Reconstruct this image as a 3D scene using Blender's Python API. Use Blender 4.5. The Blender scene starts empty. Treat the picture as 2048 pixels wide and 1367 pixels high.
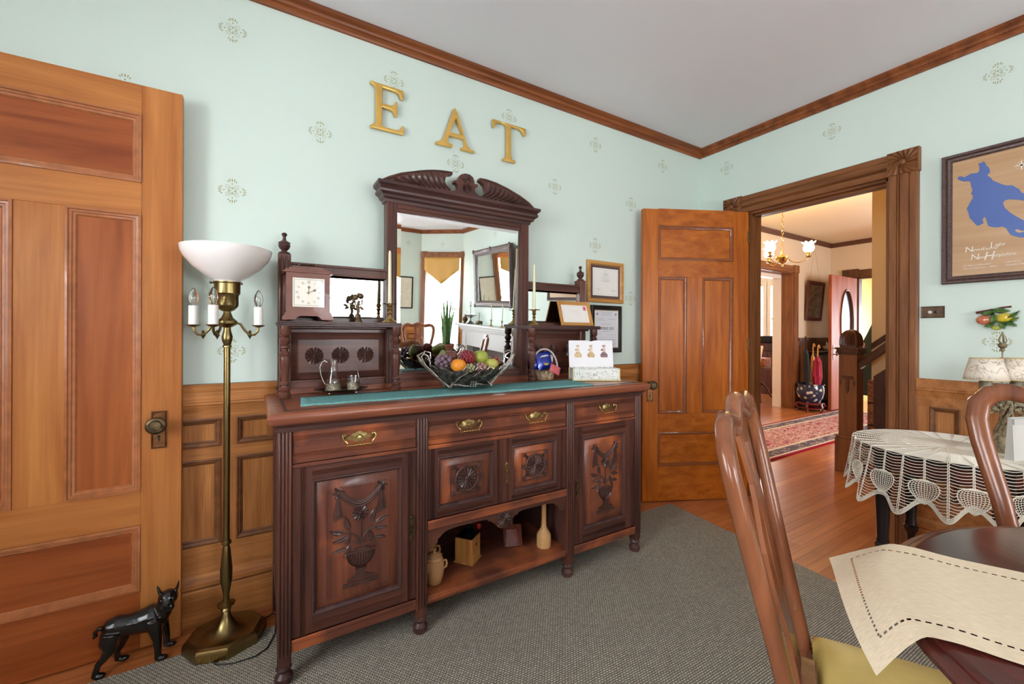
import bpy, bmesh, math, random
from mathutils import Vector, Matrix
random.seed(7)
PI = math.pi
SC = bpy.context.scene
COL = SC.collection
def srgb(*c):
    def f(v):
        v /= 255.0
        return v/12.92 if v <= .04045 else ((v+.055)/1.055)**2.4
    return (f(c[0]), f(c[1]), f(c[2]), 1.0)

# ---------------------------------------------------------------- camera
YAW, ROLL, FPX, PPY = math.radians(31.34433), math.radians(.21875), 839.656, 667.49
CAM = Vector((-3.17958, -2.19649, 1.22))
cam = bpy.data.cameras.new('camera'); camo = bpy.data.objects.new('camera', cam); COL.objects.link(camo)
cw = Vector((math.sin(YAW), math.cos(YAW), 0)); cr = Vector((math.cos(YAW), -math.sin(YAW), 0)); cu = Vector((0, 0, 1))
r2_, u2_ = cr*math.cos(ROLL)+cu*math.sin(ROLL), cu*math.cos(ROLL)-cr*math.sin(ROLL)
mw = Matrix((r2_, u2_, -cw)).transposed().to_4x4(); mw.translation = CAM
camo.matrix_world = mw
cam.sensor_fit = 'HORIZONTAL'; cam.sensor_width = 36; cam.lens = FPX/2048*36
cam.shift_y = (PPY-683.5)/2048
cam.clip_start = .02; cam.clip_end = 100
SC.camera = camo

# ---------------------------------------------------------------- light
vs = SC.view_settings
SC.display_settings.display_device = 'sRGB'
vs.view_transform = 'Standard'; vs.look = 'None'; vs.gamma = 1; vs.use_curve_mapping = False
vs.exposure = .84
w = bpy.data.worlds.new('sky'); SC.world = w; w.use_nodes = True
bg = w.node_tree.nodes['Background']; bg.inputs[0].default_value = (.80, .90, 1.0, 1); bg.inputs[1].default_value = 3.0
SC.cycles.max_bounces = 10; SC.cycles.diffuse_bounces = 5; SC.cycles.glossy_bounces = 5
SC.cycles.transparent_max_bounces = 12; SC.cycles.transmission_bounces = 8
SC.cycles.sample_clamp_indirect = 8; SC.cycles.caustics_reflective = False; SC.cycles.caustics_refractive = False
def area(name, loc, direction, sx, sy, power, color=(1, 1, 1)):
    l = bpy.data.lights.new(name, 'AREA'); l.shape = 'RECTANGLE'; l.size = sx; l.size_y = sy
    l.energy = power; l.color = color
    o = bpy.data.objects.new(name, l); COL.objects.link(o); o.location = loc
    o.rotation_euler = Vector(direction).to_track_quat('-Z', 'Z').to_euler()
    return o
def point(name, loc, power, color, size=.03):
    l = bpy.data.lights.new(name, 'POINT'); l.energy = power; l.color = color; l.shadow_soft_size = size
    o = bpy.data.objects.new(name, l); COL.objects.link(o); o.location = loc
    return o
DAY = (.93, .97, 1.0)
area('daylight_far_window', (-1.78, -5.76, 1.45), (0, 1, -.22), 1.25, 1.8, 130, DAY)
area('daylight_bay_window', (-.20, -5.50, 1.35), (-.6, .8, -.2), .70, 1.9, 65, DAY)
area('daylight_left_window', (-5.19, -1.75, 1.45), (1, 0, -.22), 1.2, 1.8, 95, DAY)
area('daylight_left_window', (-5.19, -3.9, 1.45), (1, 0, -.22), 1.2, 1.8, 120, DAY)
area('daylight_parlour_window', (7.3, 3.6, 1.55), (-1, -.1, 0), 1.3, 1.6, 110, DAY)
area('daylight_front_door', (7.6, .2, 1.25), (-1, 0, 0), 1.0, 2.1, 55, DAY)
area('added_hall_daylight', (3.4, -3.9, 1.6), (-.1, 1, -.1), 1.6, 1.5, 80, DAY)  # unseen source, added to brighten the hall from the side

# ---------------------------------------------------------------- materials
MATS = {}
def mat(name):
    m = bpy.data.materials.new(name); m.use_nodes = True
    return m, m.node_tree.nodes, m.node_tree.links, m.node_tree.nodes['Principled BSDF']
def plain(name, col, rough=.5, metal=0.0, coat=0.0, spec=.5, trans=0.0, emit=None, es=1.0, noise=0.0, ns=20, bump=0.0, ior=1.45, alpha=1):
    if name in MATS: return MATS[name]
    m, N, L, b = mat(name)
    b.inputs['Base Color'].default_value = col; b.inputs['Roughness'].default_value = rough
    b.inputs['Metallic'].default_value = metal; b.inputs['Coat Weight'].default_value = coat
    b.inputs['Specular IOR Level'].default_value = spec; b.inputs['Transmission Weight'].default_value = trans
    b.inputs['IOR'].default_value = ior; b.inputs['Alpha'].default_value = alpha
    if emit: b.inputs['Emission Color'].default_value = emit; b.inputs['Emission Strength'].default_value = es
    if noise or bump:
        tc = N.new('ShaderNodeTexCoord'); n = N.new('ShaderNodeTexNoise'); n.inputs['Scale'].default_value = ns; n.inputs['Detail'].default_value = 5
        L.new(tc.outputs['Object'], n.inputs['Vector'])
        if noise:
            r = N.new('ShaderNodeValToRGB'); r.color_ramp.elements[0].position = .3; r.color_ramp.elements[1].position = .7
            r.color_ramp.elements[0].color = tuple(c*(1-noise) for c in col[:3])+(1,)
            r.color_ramp.elements[1].color = tuple(min(1, c*(1+noise*.7)) for c in col[:3])+(1,)
            L.new(n.outputs['Fac'], r.inputs['Fac']); L.new(r.outputs['Color'], b.inputs['Base Color'])
        if bump:
            bp = N.new('ShaderNodeBump'); bp.inputs['Strength'].default_value = bump; bp.inputs['Distance'].default_value = .01
            L.new(n.outputs['Fac'], bp.inputs['Height']); L.new(bp.outputs['Normal'], b.inputs['Normal'])
    MATS[name] = m
    return m
def wood(name, light, dark, axis='z', scale=1.0, rough=.35, coat=.25, figure=.5, pores=.5, wear=None):
    """grain runs along the given local axis"""
    if name in MATS: return MATS[name]
    m, N, L, b = mat(name)
    tc = N.new('ShaderNodeTexCoord'); mp = N.new('ShaderNodeMapping')
    sc = {'x': (1.2, 14, 14), 'y': (14, 1.2, 14), 'z': (14, 14, 1.2)}[axis]
    mp.inputs['Scale'].default_value = tuple(s*scale for s in sc)
    L.new(tc.outputs['Object'], mp.inputs['Vector'])
    n = N.new('ShaderNodeTexNoise'); n.inputs['Scale'].default_value = 1; n.inputs['Detail'].default_value = 6; n.inputs['Distortion'].default_value = figure
    L.new(mp.outputs['Vector'], n.inputs['Vector'])
    mp2 = N.new('ShaderNodeMapping'); mp2.inputs['Scale'].default_value = tuple(s*scale*(9 if s > 5 else 3) for s in sc)
    L.new(tc.outputs['Object'], mp2.inputs['Vector'])
    n2 = N.new('ShaderNodeTexNoise'); n2.inputs['Scale'].default_value = 1; n2.inputs['Detail'].default_value = 3
    L.new(mp2.outputs['Vector'], n2.inputs['Vector'])
    r = N.new('ShaderNodeValToRGB'); e = r.color_ramp.elements
    e[0].position = .32; e[0].color = dark; e[1].position = .68; e[1].color = light
    L.new(n.outputs['Fac'], r.inputs['Fac'])
    r2 = N.new('ShaderNodeValToRGB'); r2.color_ramp.elements[0].position = .35; r2.color_ramp.elements[1].position = .6
    r2.color_ramp.elements[0].color = (1-.55*pores,)*3+(1,); r2.color_ramp.elements[1].color = (1, 1, 1, 1)
    L.new(n2.outputs['Fac'], r2.inputs['Fac'])
    mx = N.new('ShaderNodeMix'); mx.data_type = 'RGBA'; mx.blend_type = 'MULTIPLY'; mx.inputs['Factor'].default_value = 1
    L.new(r.outputs['Color'], mx.inputs[6]); L.new(r2.outputs['Color'], mx.inputs[7])
    out = mx.outputs[2]
    if wear:
        n3 = N.new('ShaderNodeTexNoise'); n3.inputs['Scale'].default_value = 5; n3.inputs['Detail'].default_value = 8
        L.new(tc.outputs['Object'], n3.inputs['Vector'])
        r3 = N.new('ShaderNodeValToRGB'); r3.color_ramp.elements[0].position = .5; r3.color_ramp.elements[1].position = .68
        r3.color_ramp.elements[0].color = (0, 0, 0, 1); r3.color_ramp.elements[1].color = (.75, .75, .75, 1)
        L.new(n3.outputs['Fac'], r3.inputs['Fac'])
        m3 = N.new('ShaderNodeMix'); m3.data_type = 'RGBA'; L.new(r3.outputs['Color'], m3.inputs['Factor'])
        L.new(out, m3.inputs[6]); m3.inputs[7].default_value = wear; out = m3.outputs[2]
    L.new(out, b.inputs['Base Color'])
    b.inputs['Roughness'].default_value = rough; b.inputs['Coat Weight'].default_value = coat*.55; b.inputs['Coat Roughness'].default_value = .18; b.inputs['Specular IOR Level'].default_value = .3
    bp = N.new('ShaderNodeBump'); bp.inputs['Strength'].default_value = .05; bp.inputs['Distance'].default_value = .002
    L.new(n2.outputs['Fac'], bp.inputs['Height']); L.new(bp.outputs['Normal'], b.inputs['Normal'])
    MATS[name] = m
    return m
def W(kind, axis='z'):
    k = {'pine': (srgb(200, 130, 68), srgb(170, 100, 46), 1.0, .42, .12, .8, .22),
         'pinered': (srgb(176, 96, 46), srgb(136, 64, 28), .8, .4, .15, 1.2, .25),
         'oak': (srgb(198, 132, 74), srgb(162, 100, 50), 1.6, .42, .15, .4, .5),
         'oakdoor': (srgb(198, 110, 28), srgb(160, 78, 10), 1.6, .38, .12, .4, .35),
         'walnuttop': (srgb(178, 104, 70), srgb(112, 62, 48), .7, .34, .3, 1.0, .4),
         'darkcasing': (srgb(150, 96, 56), srgb(116, 70, 38), 1.6, .42, .1, .4, .5),
         'crown': (srgb(160, 92, 50), srgb(110, 58, 28), 1.2, .4, .1, .4, .4),
         'walnut': (srgb(106, 62, 48), srgb(66, 40, 36), .9, .36, .3, .9, .4),
         'walnutred': (srgb(134, 76, 54), srgb(88, 50, 42), .7, .32, .35, 1.0, .4),
         'walnutdark': (srgb(92, 60, 54), srgb(64, 42, 40), 1.0, .4, .2, .8, .4),
         'mahogany': (srgb(104, 44, 36), srgb(60, 26, 24), .5, .16, .7, 1.6, .2),
         'cherry': (srgb(150, 92, 60), srgb(102, 58, 38), .6, .22, .5, 1.0, .15),
         'darkoak': (srgb(104, 62, 34), srgb(70, 38, 20), 1.4, .4, .25, .5, .4),
         'ebony': (srgb(34, 24, 24), srgb(18, 12, 14), 1.2, .28, .4, .5, .3),
         'honey': (srgb(214, 160, 92), srgb(184, 126, 64), 1.2, .45, .1, .5, .3)}[kind]
    return wood(kind+'_'+axis, k[0], k[1], axis, k[2], k[3], k[4], k[5], k[6], {'walnutred': srgb(184, 100, 56)}.get(kind))
BRASS = plain('aged_brass', srgb(150, 128, 84), .32, 1.0, noise=.25, ns=30)
BRIGHT = plain('bright_brass', srgb(190, 160, 96), .22, 1.0, noise=.15, ns=40)
BRONZE = plain('dark_bronze', srgb(104, 88, 66), .42, 1.0, noise=.35, ns=60, bump=.3)
SILVER = plain('tarnished_silver', srgb(170, 166, 160), .24, 1.0, noise=.45, ns=45)
BLACK = plain('black_gloss', srgb(14, 13, 14), .22, 0, .5, noise=.3, ns=30, bump=.25)
MIRROR = plain('mirror_glass', (.90, .92, .91, 1), .0, 1.0)
WAX = plain('ivory_wax', srgb(232, 226, 190), .4)
WHITEG = plain('milk_glass', srgb(244, 238, 234), .18, 0, .5, noise=.02)
PAPER = plain('paper', srgb(236, 232, 226), .6)

# ---------------------------------------------------------------- mesh helpers
class MB:
    def __init__(s): s.v = []; s.f = []; s.m = []; s.uv = None
    def add(s, vs, fs, mi=0, M=None):
        o = len(s.v)
        for p in vs:
            p = Vector(p)
            s.v.append(M @ p if M else p)
        for f in fs: s.f.append([i+o for i in f]); s.m.append(mi)
        return s
    def box(s, x0, x1, y0, y1, z0, z1, mi=0, M=None):
        return s.add([(x0,y0,z0),(x1,y0,z0),(x1,y1,z0),(x0,y1,z0),(x0,y0,z1),(x1,y0,z1),(x1,y1,z1),(x0,y1,z1)],
                     [(0,3,2,1),(4,5,6,7),(0,1,5,4),(1,2,6,5),(2,3,7,6),(3,0,4,7)], mi, M)
    def lathe(s, prof, c=(0,0,0), n=24, mi=0, M=None, sx=1, sy=1, cap=True, ph=0):
        vs = []; fs = []
        for r, z in prof:
            for k in range(n):
                a = 2*PI*k/n+ph
                vs.append((c[0]+r*math.cos(a)*sx, c[1]+r*math.sin(a)*sy, c[2]+z))
        for i in range(len(prof)-1):
            for k in range(n):
                a, b = i*n+k, i*n+(k+1) % n
                fs.append((a, b, b+n, a+n))
        if cap:
            fs.append(tuple(reversed(range(n)))); o = (len(prof)-1)*n; fs.append(tuple(range(o, o+n)))
        return s.add(vs, fs, mi, M)
    def tube(s, pts, r, n=8, mi=0, M=None, closed=False, flat=1.0, cap=True):
        pts = [Vector(p) for p in pts]; K = len(pts)
        rs = r if isinstance(r, (list, tuple)) else [r]*K
        vs = []; fs = []; up = None
        for i, p in enumerate(pts):
            t = (pts[(i+1) % K]-pts[i-1]) if closed else (pts[min(i+1, K-1)]-pts[max(i-1, 0)])
            if t.length < 1e-9: t = Vector((0, 0, 1))
            t.normalize()
            if up is None:
                up = Vector((0, 0, 1)) if abs(t.z) < .9 else Vector((1, 0, 0))
            up = (up-t*up.dot(t))
            if up.length < 1e-6: up = t.orthogonal()
            up.normalize(); sd = t.cross(up)
            for k in range(n):
                a = 2*PI*k/n
                vs.append(p+sd*math.cos(a)*rs[i]+up*math.sin(a)*rs[i]*flat)
        R = K if closed else K-1
        for i in range(R):
            for k in range(n):
                a, b = i*n+k, i*n+(k+1) % n; c2 = ((i+1) % K)*n
                fs.append((a, b, c2+(k+1) % n, c2+k))
        if not closed and cap:
            fs.append(tuple(reversed(range(n)))); fs.append(tuple(range((K-1)*n, K*n)))
        return s.add(vs, fs, mi, M)
    def prism(s, poly, d0, d1, plane='xz', mi=0, M=None):
        """polygon in a plane extruded between d0 and d1 on the other axis"""
        def P(a, b, d):
            return (a, d, b) if plane == 'xz' else ((d, a, b) if plane == 'yz' else (a, b, d))
        n = len(poly); vs = [P(a, b, d0) for a, b in poly]+[P(a, b, d1) for a, b in poly]
        fs = [tuple(range(n)), tuple(reversed(range(n, 2*n)))]+[(i, (i+1) % n, (i+1) % n+n, i+n) for i in range(n)]
        return s.add(vs, fs, mi, M)
    def frame(s, x0, x1, z0, z1, prof, y=0.0, mi=0, M=None, plane='xz'):
        """mitred frame: prof = list of (inset, y) from outside to inside"""
        vs = []; fs = []; n = len(prof)
        for i, d in prof:
            for (a, b) in ((x0+i, z0+i), (x1-i, z0+i), (x1-i, z1-i), (x0+i, z1-i)):
                vs.append((a, y+d, b) if plane == 'xz' else (y+d, a, b))
        for j in range(n-1):
            for k in range(4):
                a, b = j*4+k, j*4+(k+1) % 4
                fs.append((a, b, b+4, a+4))
        return s.add(vs, fs, mi, M)
    def sphere(s, c, r, n=16, m=10, mi=0, M=None, sx=1, sy=1, sz=1):
        prof = [(max(1e-4, r*math.sin(PI*i/m)), -r*math.cos(PI*i/m)*sz) for i in range(m+1)]
        return s.lathe(prof, c, n, mi, M, sx, sy)
    def grid(s, fn, nu, nv, mi=0, wrap=False, M=None):
        vs = [fn(i/nu, j/nv) for j in range(nv+1) for i in range(nu+(0 if wrap else 1))]
        w_ = nu if wrap else nu+1; fs = []
        for j in range(nv):
            for i in range(nu):
                a = j*w_+i; b = j*w_+(i+1) % w_
                fs.append((a, b, b+w_, a+w_))
        return s.add(vs, fs, mi, M)
    def sweep(s, prof, path, closed=False, mi=0):
        """prof (offset sideways, z) swept along a horizontal polyline path with mitres"""
        K = len(path); vs = []; fs = []; n = len(prof)
        for i in range(K):
            p = Vector(path[i])
            d0 = (Vector(path[i])-Vector(path[i-1])) if (i > 0 or closed) else None
            d1 = (Vector(path[(i+1) % K])-Vector(path[i])) if (i < K-1 or closed) else None
            d0 = d0 or d1; d1 = d1 or d0
            d0 = d0.normalized(); d1 = d1.normalized()
            n0 = Vector((-d0.y, d0.x)); n1 = Vector((-d1.y, d1.x)); nn = (n0+n1).normalized()
            k = 1/max(.3, nn.dot(n0))
            for o, z in prof: vs.append((p.x+nn.x*o*k, p.y+nn.y*o*k, z))
        for i in range(K if closed else K-1):
            for j in range(n-1):
                a = i*n+j; b = ((i+1) % K)*n+j
                fs.append((a, b, b+1, a+1))
        if not closed: fs.append(tuple(range(n))); fs.append(tuple(reversed(range((K-1)*n, K*n))))
        return s.add(vs, fs, mi)
def build(name, mb, mats, parent=None, bevel=0, smooth=True, angle=35, sub=0, solid=0, local=True):
    me = bpy.data.meshes.new(name)
    off = Vector((0, 0, 0))
    me.from_pydata([tuple(v) for v in mb.v], [], mb.f)
    bm = bmesh.new(); bm.from_mesh(me); bmesh.ops.recalc_face_normals(bm, faces=bm.faces); bm.to_mesh(me); bm.free()
    if not isinstance(mats, (list, tuple)): mats = [mats]
    for m in mats: me.materials.append(m)
    if len(mats) > 1 and len(me.polygons) == len(mb.m): me.polygons.foreach_set('material_index', mb.m)
    if mb.uv:
        ul = me.uv_layers.new(name='UVMap')
        for p in me.polygons:
            for li in p.loop_indices: ul.data[li].uv = mb.uv[me.loops[li].vertex_index]
    if smooth:
        me.polygons.foreach_set('use_smooth', [True]*len(me.polygons)); me.set_sharp_from_angle(angle=math.radians(angle))
    me.update()
    o = bpy.data.objects.new(name, me); COL.objects.link(o)
    if parent: o.parent = parent
    if solid:
        d = o.modifiers.new('solid', 'SOLIDIFY'); d.thickness = solid; d.offset = 0
    if sub:
        d = o.modifiers.new('sub', 'SUBSURF'); d.levels = sub; d.render_levels = sub
    if bevel:
        d = o.modifiers.new('bevel', 'BEVEL'); d.width = bevel; d.segments = 2; d.limit_method = 'ANGLE'; d.angle_limit = math.radians(40)
        d.harden_normals = False
    return o
def thing(name, label, cat, loc=(0, 0, 0), rz=0.0, group=None):
    o = bpy.data.objects.new(name, None); COL.objects.link(o); o.location = loc; o.rotation_euler = (0, 0, rz)
    o.empty_display_size = .05
    return tag(o, label, cat, group)
def tag(o, label, cat, group=None):
    o['label'] = label; o['category'] = cat
    if group: o['group'] = group
    return o
def struct(o): o['kind'] = 'structure'; return o
def copy_tree(o, parent=None):
    c = o.copy(); COL.objects.link(c)
    if parent: c.parent = parent
    for ch in list(o.children): copy_tree(ch, c)
    return c
def arc(cx, cy, r, a0, a1, n, ry=None):
    ry = r if ry is None else ry
    return [(cx+r*math.cos(math.radians(a0+(a1-a0)*i/n)), cy+ry*math.sin(math.radians(a0+(a1-a0)*i/n))) for i in range(n+1)]
def text(name, body, size, M, m, parent, ext=.0004, align='LEFT', shear=0.0, font_x=1.0):
    c = bpy.data.curves.new(name, 'FONT'); c.body = body; c.size = size; c.extrude = ext; c.align_x = align; c.shear = shear
    o = bpy.data.objects.new(name, c); COL.objects.link(o)
    dg = bpy.context.evaluated_depsgraph_get()
    me = bpy.data.meshes.new_from_object(o.evaluated_get(dg)); bpy.data.objects.remove(o)
    me.transform(M @ Matrix.Diagonal((font_x, 1, 1, 1)))
    me.materials.clear(); me.materials.append(m)
    o = bpy.data.objects.new(name, me); COL.objects.link(o)
    if parent: o.parent = parent
    return o
FACE_Y = Matrix(((1,0,0,0),(0,0,-1,0),(0,1,0,0),(0,0,0,1)))   # text plane facing -y, reading along +x
FACE_X = Matrix(((0,0,-1,0),(-1,0,0,0),(0,1,0,0),(0,0,0,1)))  # text plane facing -x, reading along -y
def at(x, y, z, R): return Matrix.Translation((x, y, z)) @ R
# ---------------------------------------------------------------- room shell
CROWN_B, CEIL = 2.692, 2.757
def wallmat(name, col, ns=2.0):
    m, N, L, b = mat(name)
    tc = N.new('ShaderNodeTexCoord'); n = N.new('ShaderNodeTexNoise'); n.inputs['Scale'].default_value = ns; n.inputs['Detail'].default_value = 6
    L.new(tc.outputs['Object'], n.inputs['Vector'])
    r = N.new('ShaderNodeValToRGB'); r.color_ramp.elements[0].color = tuple(c*.97 for c in col[:3])+(1,); r.color_ramp.elements[1].color = col
    L.new(n.outputs['Fac'], r.inputs['Fac']); L.new(r.outputs['Color'], b.inputs['Base Color']); b.inputs['Roughness'].default_value = .55
    n2 = N.new('ShaderNodeTexNoise'); n2.inputs['Scale'].default_value = 14; n2.inputs['Detail'].default_value = 8
    L.new(tc.outputs['Object'], n2.inputs['Vector'])
    bp = N.new('ShaderNodeBump'); bp.inputs['Strength'].default_value = .06; bp.inputs['Distance'].default_value = .02
    L.new(n2.outputs['Fac'], bp.inputs['Height']); L.new(bp.outputs['Normal'], b.inputs['Normal'])
    return m
MINT = wallmat('mint_plaster', srgb(213, 228, 218))
CEILM = wallmat('ceiling_plaster', srgb(234, 233, 238), 1.2)
HALLW = wallmat('beige_plaster', srgb(212, 192, 166))
HALLC = wallmat('hall_ceiling_plaster', srgb(228, 214, 184), 1.2)
YELL = wallmat('yellow_plaster', srgb(214, 186, 110))
CREAM = wallmat('cream_paint', srgb(228, 222, 210))
STEN = plain('stencil_gold', srgb(166, 164, 124), .6)
# floor: strip boards running along x
def floor_mat():
    m, N, L, b = mat('strip_floor')
    tc = N.new('ShaderNodeTexCoord')
    br = N.new('ShaderNodeTexBrick'); br.offset = .37; br.offset_frequency = 2
    br.inputs['Scale'].default_value = 1; br.inputs['Brick Width'].default_value = 1.3; br.inputs['Row Height'].default_value = .062
    br.inputs['Mortar Size'].default_value = .0012; br.inputs['Mortar Smooth'].default_value = .1; br.inputs['Bias'].default_value = 0
    br.inputs['Color1'].default_value = srgb(206, 132, 76); br.inputs['Color2'].default_value = srgb(180, 106, 56); br.inputs['Mortar'].default_value = srgb(110, 58, 28)
    L.new(tc.outputs['Object'], br.inputs['Vector'])
    mp = N.new('ShaderNodeMapping'); mp.inputs['Scale'].default_value = (1.5, 45, 45); L.new(tc.outputs['Object'], mp.inputs['Vector'])
    n = N.new('ShaderNodeTexNoise'); n.inputs['Scale'].default_value = 1; n.inputs['Detail'].default_value = 5; L.new(mp.outputs['Vector'], n.inputs['Vector'])
    r = N.new('ShaderNodeValToRGB'); r.color_ramp.elements[0].position = .3; r.color_ramp.elements[0].color = (.78, .74, .7, 1)
    r.color_ramp.elements[1].position = .65; r.color_ramp.elements[1].color = (1.06, 1.05, 1.04, 1); L.new(n.outputs['Fac'], r.inputs['Fac'])
    mx = N.new('ShaderNodeMix'); mx.data_type = 'RGBA'; mx.blend_type = 'MULTIPLY'; mx.inputs['Factor'].default_value = 1
    L.new(br.outputs['Color'], mx.inputs[6]); L.new(r.outputs['Color'], mx.inputs[7]); L.new(mx.outputs[2], b.inputs['Base Color'])
    b.inputs['Roughness'].default_value = .28; b.inputs['Coat Weight'].default_value = .5; b.inputs['Coat Roughness'].default_value = .16
    return m
struct(build('floor', MB().box(-5.2, 8, -5.9, 6, -.1, 0), floor_mat(), smooth=False))
struct(build('ceiling', MB().box(-5.2, .15, -5.9, .15, CEIL, CEIL+.1), CEILM, smooth=False))
def flower_stencil(mb, cx, cz, put):
    """fan flower stencil .105 wide; put(a,b) -> 3d point on wall"""
    def leaf(r0, r1, ang, w_, n=6):
        a = math.radians(ang); d = (math.cos(a), math.sin(a)); q = (-d[1], d[0]); pts = []
        for sgn in (1, -1):
            rng = range(n+1) if sgn == 1 else range(n-1, 0, -1)
            for i in rng:
                t = i/n; k = math.sin(PI*t)**.8*w_*sgn; rr = r0+(r1-r0)*t
                pts.append((cx+d[0]*rr+q[0]*k, cz+d[1]*rr+q[1]*k))
        mb.add([put(*p) for p in pts], [tuple(range(len(pts)))], 1)
    for q in range(4):
        A_ = 90*q
        leaf(.004, .0175, A_, .0026); leaf(.026, .034, A_, .0028)
        for da, r0, r1 in ((0, .038, .054), (12, .039, .053), (-12, .039, .053), (23, .037, .047), (-23, .037, .047)):
            leaf(r0, r1, A_+da*.9, .0024)
        leaf(.010, .024, A_+24, .0012); leaf(.010, .024, A_-24, .0012)
        D = A_+45
        leaf(.010, .022, D, .0013); leaf(.022, .031, D+15, .0011); leaf(.022, .031, D-15, .0011); leaf(.024, .036, D, .0011)
def wall(name, axis, c0, c1, a0, a1, z0, z1, holes, m, stencils=(), face=None, lz=1.0):
    """slab between c0,c1 on its normal axis, a0..a1 along, with rectangular holes (a0,a1,z0,z1)"""
    mb = MB(); xs = sorted({a0, a1} | {h for q in holes for h in q[:2]}); zs = sorted({z0, z1} | {h for q in holes for h in q[2:]})
    for i in range(len(xs)-1):
        for j in range(len(zs)-1):
            mx, mz = (xs[i]+xs[i+1])/2, (zs[j]+zs[j+1])/2
            if any(h[0] < mx < h[1] and h[2] < mz < h[3] for h in holes): continue
            if axis == 'y': mb.box(xs[i], xs[i+1], c0, c1, zs[j], zs[j+1])
            else: mb.box(c0, c1, xs[i], xs[i+1], zs[j], zs[j+1])
    for s_, z in stencils:
        flower_stencil(mb, s_, z, (lambda a, b: (a, face, b)) if axis == 'y' else (lambda a, b: (face, a, b)))
    return struct(build(name, mb, [m, STEN], smooth=False))
sa = []
for k in range(-3, 6):
    x = -3.271+.7012*k
    sa += [(x, 2.537), (x, 1.838), (x, 1.142)]
    sa += [(x+.35, 2.181), (x+.35, 1.485)]
sa = [(x, z) for x, z in sa if -4.9 < x < -.05]
wall('wall_back', 'y', 0, .15, -5.15, 0.15, 0, CEIL, [], MINT, sa, -.0008)
sb = [(-.236-.713*k, z) for k in range(3) for z in (2.539, 1.19)]+[(-.236-.713*k-.356, 1.85) for k in range(2, 3)]+[(-1.662-.713*k, z) for k in range(1, 4) for z in (2.539,)]
sb = [(y, z) for y, z in sb if not (-1.39 < y < -.2 and z < 2.3)]
wall('wall_right', 'x', 0, .15, -5.15, 0.0, 0, CEIL, [(-1.241, -.404, 0, 2.147)], MINT, sb, -.0008)
wall('wall_front', 'y', -5.72, -5.57, -5.15, -.55, 0, CEIL, [(-2.35, -1.2, .62, 2.25)], MINT, [(-.82, 2.5), (-.82, 1.35), (-3.0, 2.2), (-2.6, 2.5)], -5.5692)
wall('wall_left', 'x', -5.15, -5.0, -5.72, .15, 0, CEIL, [(-2.3, -1.2, .62, 2.25), (-4.45, -3.35, .62, 2.25)], MINT)
# bay wall at an angle
BAY = Matrix.Translation((-.57, -5.57, 0)) @ Matrix.Rotation(math.atan2(.60, .57), 4, 'Z')
BL = math.hypot(.57, .60)
mb = MB()
for (x0, x1, z0, z1) in ((-.1, .12, 0, CEIL), (.80, BL+.1, 0, CEIL), (.12, .80, 0, .42), (.12, .80, 2.25, CEIL)): mb.box(x0, x1, -.15, 0, z0, z1, M=BAY)
flower_stencil(mb, .42, 2.5, lambda a, b: BAY @ Vector((a, .0008, b)))
struct(build('wall_bay', mb, [MINT, STEN], smooth=False))
# crown moulding
cprof = [(0, CROWN_B), (.012, CROWN_B), (.016, CROWN_B+.008), (.016, CROWN_B+.024), (.026, CROWN_B+.028), (.030, CROWN_B+.036), (.030, CROWN_B+.044), (.044, CROWN_B+.052), (.05, CEIL-.004), (.05, CEIL), (0, CEIL)]
ROOM = [(-5.0, 0), (-5.0, -5.57), (-.57, -5.57), (0, -4.97), (0, 0)]
struct(build('trim_1', MB().sweep(cprof, ROOM, True), W('crown', 'x'), smooth=False))
# wainscot with stiles, rails, panels, cap and base
def wainscot(name, M, L, top, spans, m1=None, base=True):
    """local x along the wall, -y into the room; spans = panel (x0,x1) columns"""
    st, rl, pn = MB(), MB(), MB()
    b = MB(); b.box(0, L, -.014, 0, 0, top, M=M)
    rows = [(.33, .69), (.74, .86)] if name != 'trim_3' else [(.33, .832)]
    zr = [(.205, .33), (.69, .74), (.86, .93)] if name != 'trim_3' else [(.205, .33), (.832, .93)]
    for z0, z1 in zr: b.box(0, L, -.024, -.012, z0, z1, 0, M)
    xs = [0]+[v for s_ in spans for v in s_]+[L]
    for i in range(0, len(xs), 2):
        if xs[i+1]-xs[i] > .002:
            for z0, z1 in rows: b.box(xs[i], xs[i+1], -.0235, -.012, z0, z1, 1, M)
    for x0, x1 in spans:
        for z0, z1 in rows:
            b.frame(x0, x1, z0, z1, [(0, -.0235), (0, -.028), (.006, -.030), (.010, -.026), (.016, -.024), (.020, -.0175), (.026, -.0155)], 0, 2, M)
            b.box(x0+.02, x1-.02, -.0155, -.013, z0+.02, z1-.02, 1 if z1-z0 > .2 else 1, M)
    # cap
    cap = [(0, .885), (-.026, .885), (-.028, .893), (-.032, .915), (-.036, .920), (-.034, .927), (-.036, .932), (-.036, .972), (-.04, .985), (-.04, top-.006), (-.034, top), (0, top)]
    def ext(prof, mi):
        n = len(prof); b.add([(0, y, z) for y, z in prof]+[(L, y, z) for y, z in prof], [(i, i+1, i+1+n, i+n) for i in range(n-1)]+[tuple(range(n)), tuple(reversed(range(n, 2*n)))], mi, M)
    ext(cap, 0)
    ext([(0, 0), (-.036, 0), (-.036, .145), (-.033, .152), (-.036, .158), (-.046, .166), (-.046, .180), (-.036, .190), (-.030, .200), (-.026, .212), (0, .212)], 0)
    return struct(build(name, b, [W('oak', 'x'), W('oak', 'z'), plain('oak_bead', srgb(122, 76, 42), .4, 0, .2, noise=.25, ns=30)], smooth=False))
def MX(x, y, deg): return Matrix.Translation((x, y, 0)) @ Matrix.Rotation(math.radians(deg), 4, 'Z')
spA = [(.01, .125)]
x = .178
spans = []
while x < 5.0:
    spans.append((x, x+.178)); x += .23
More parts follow.
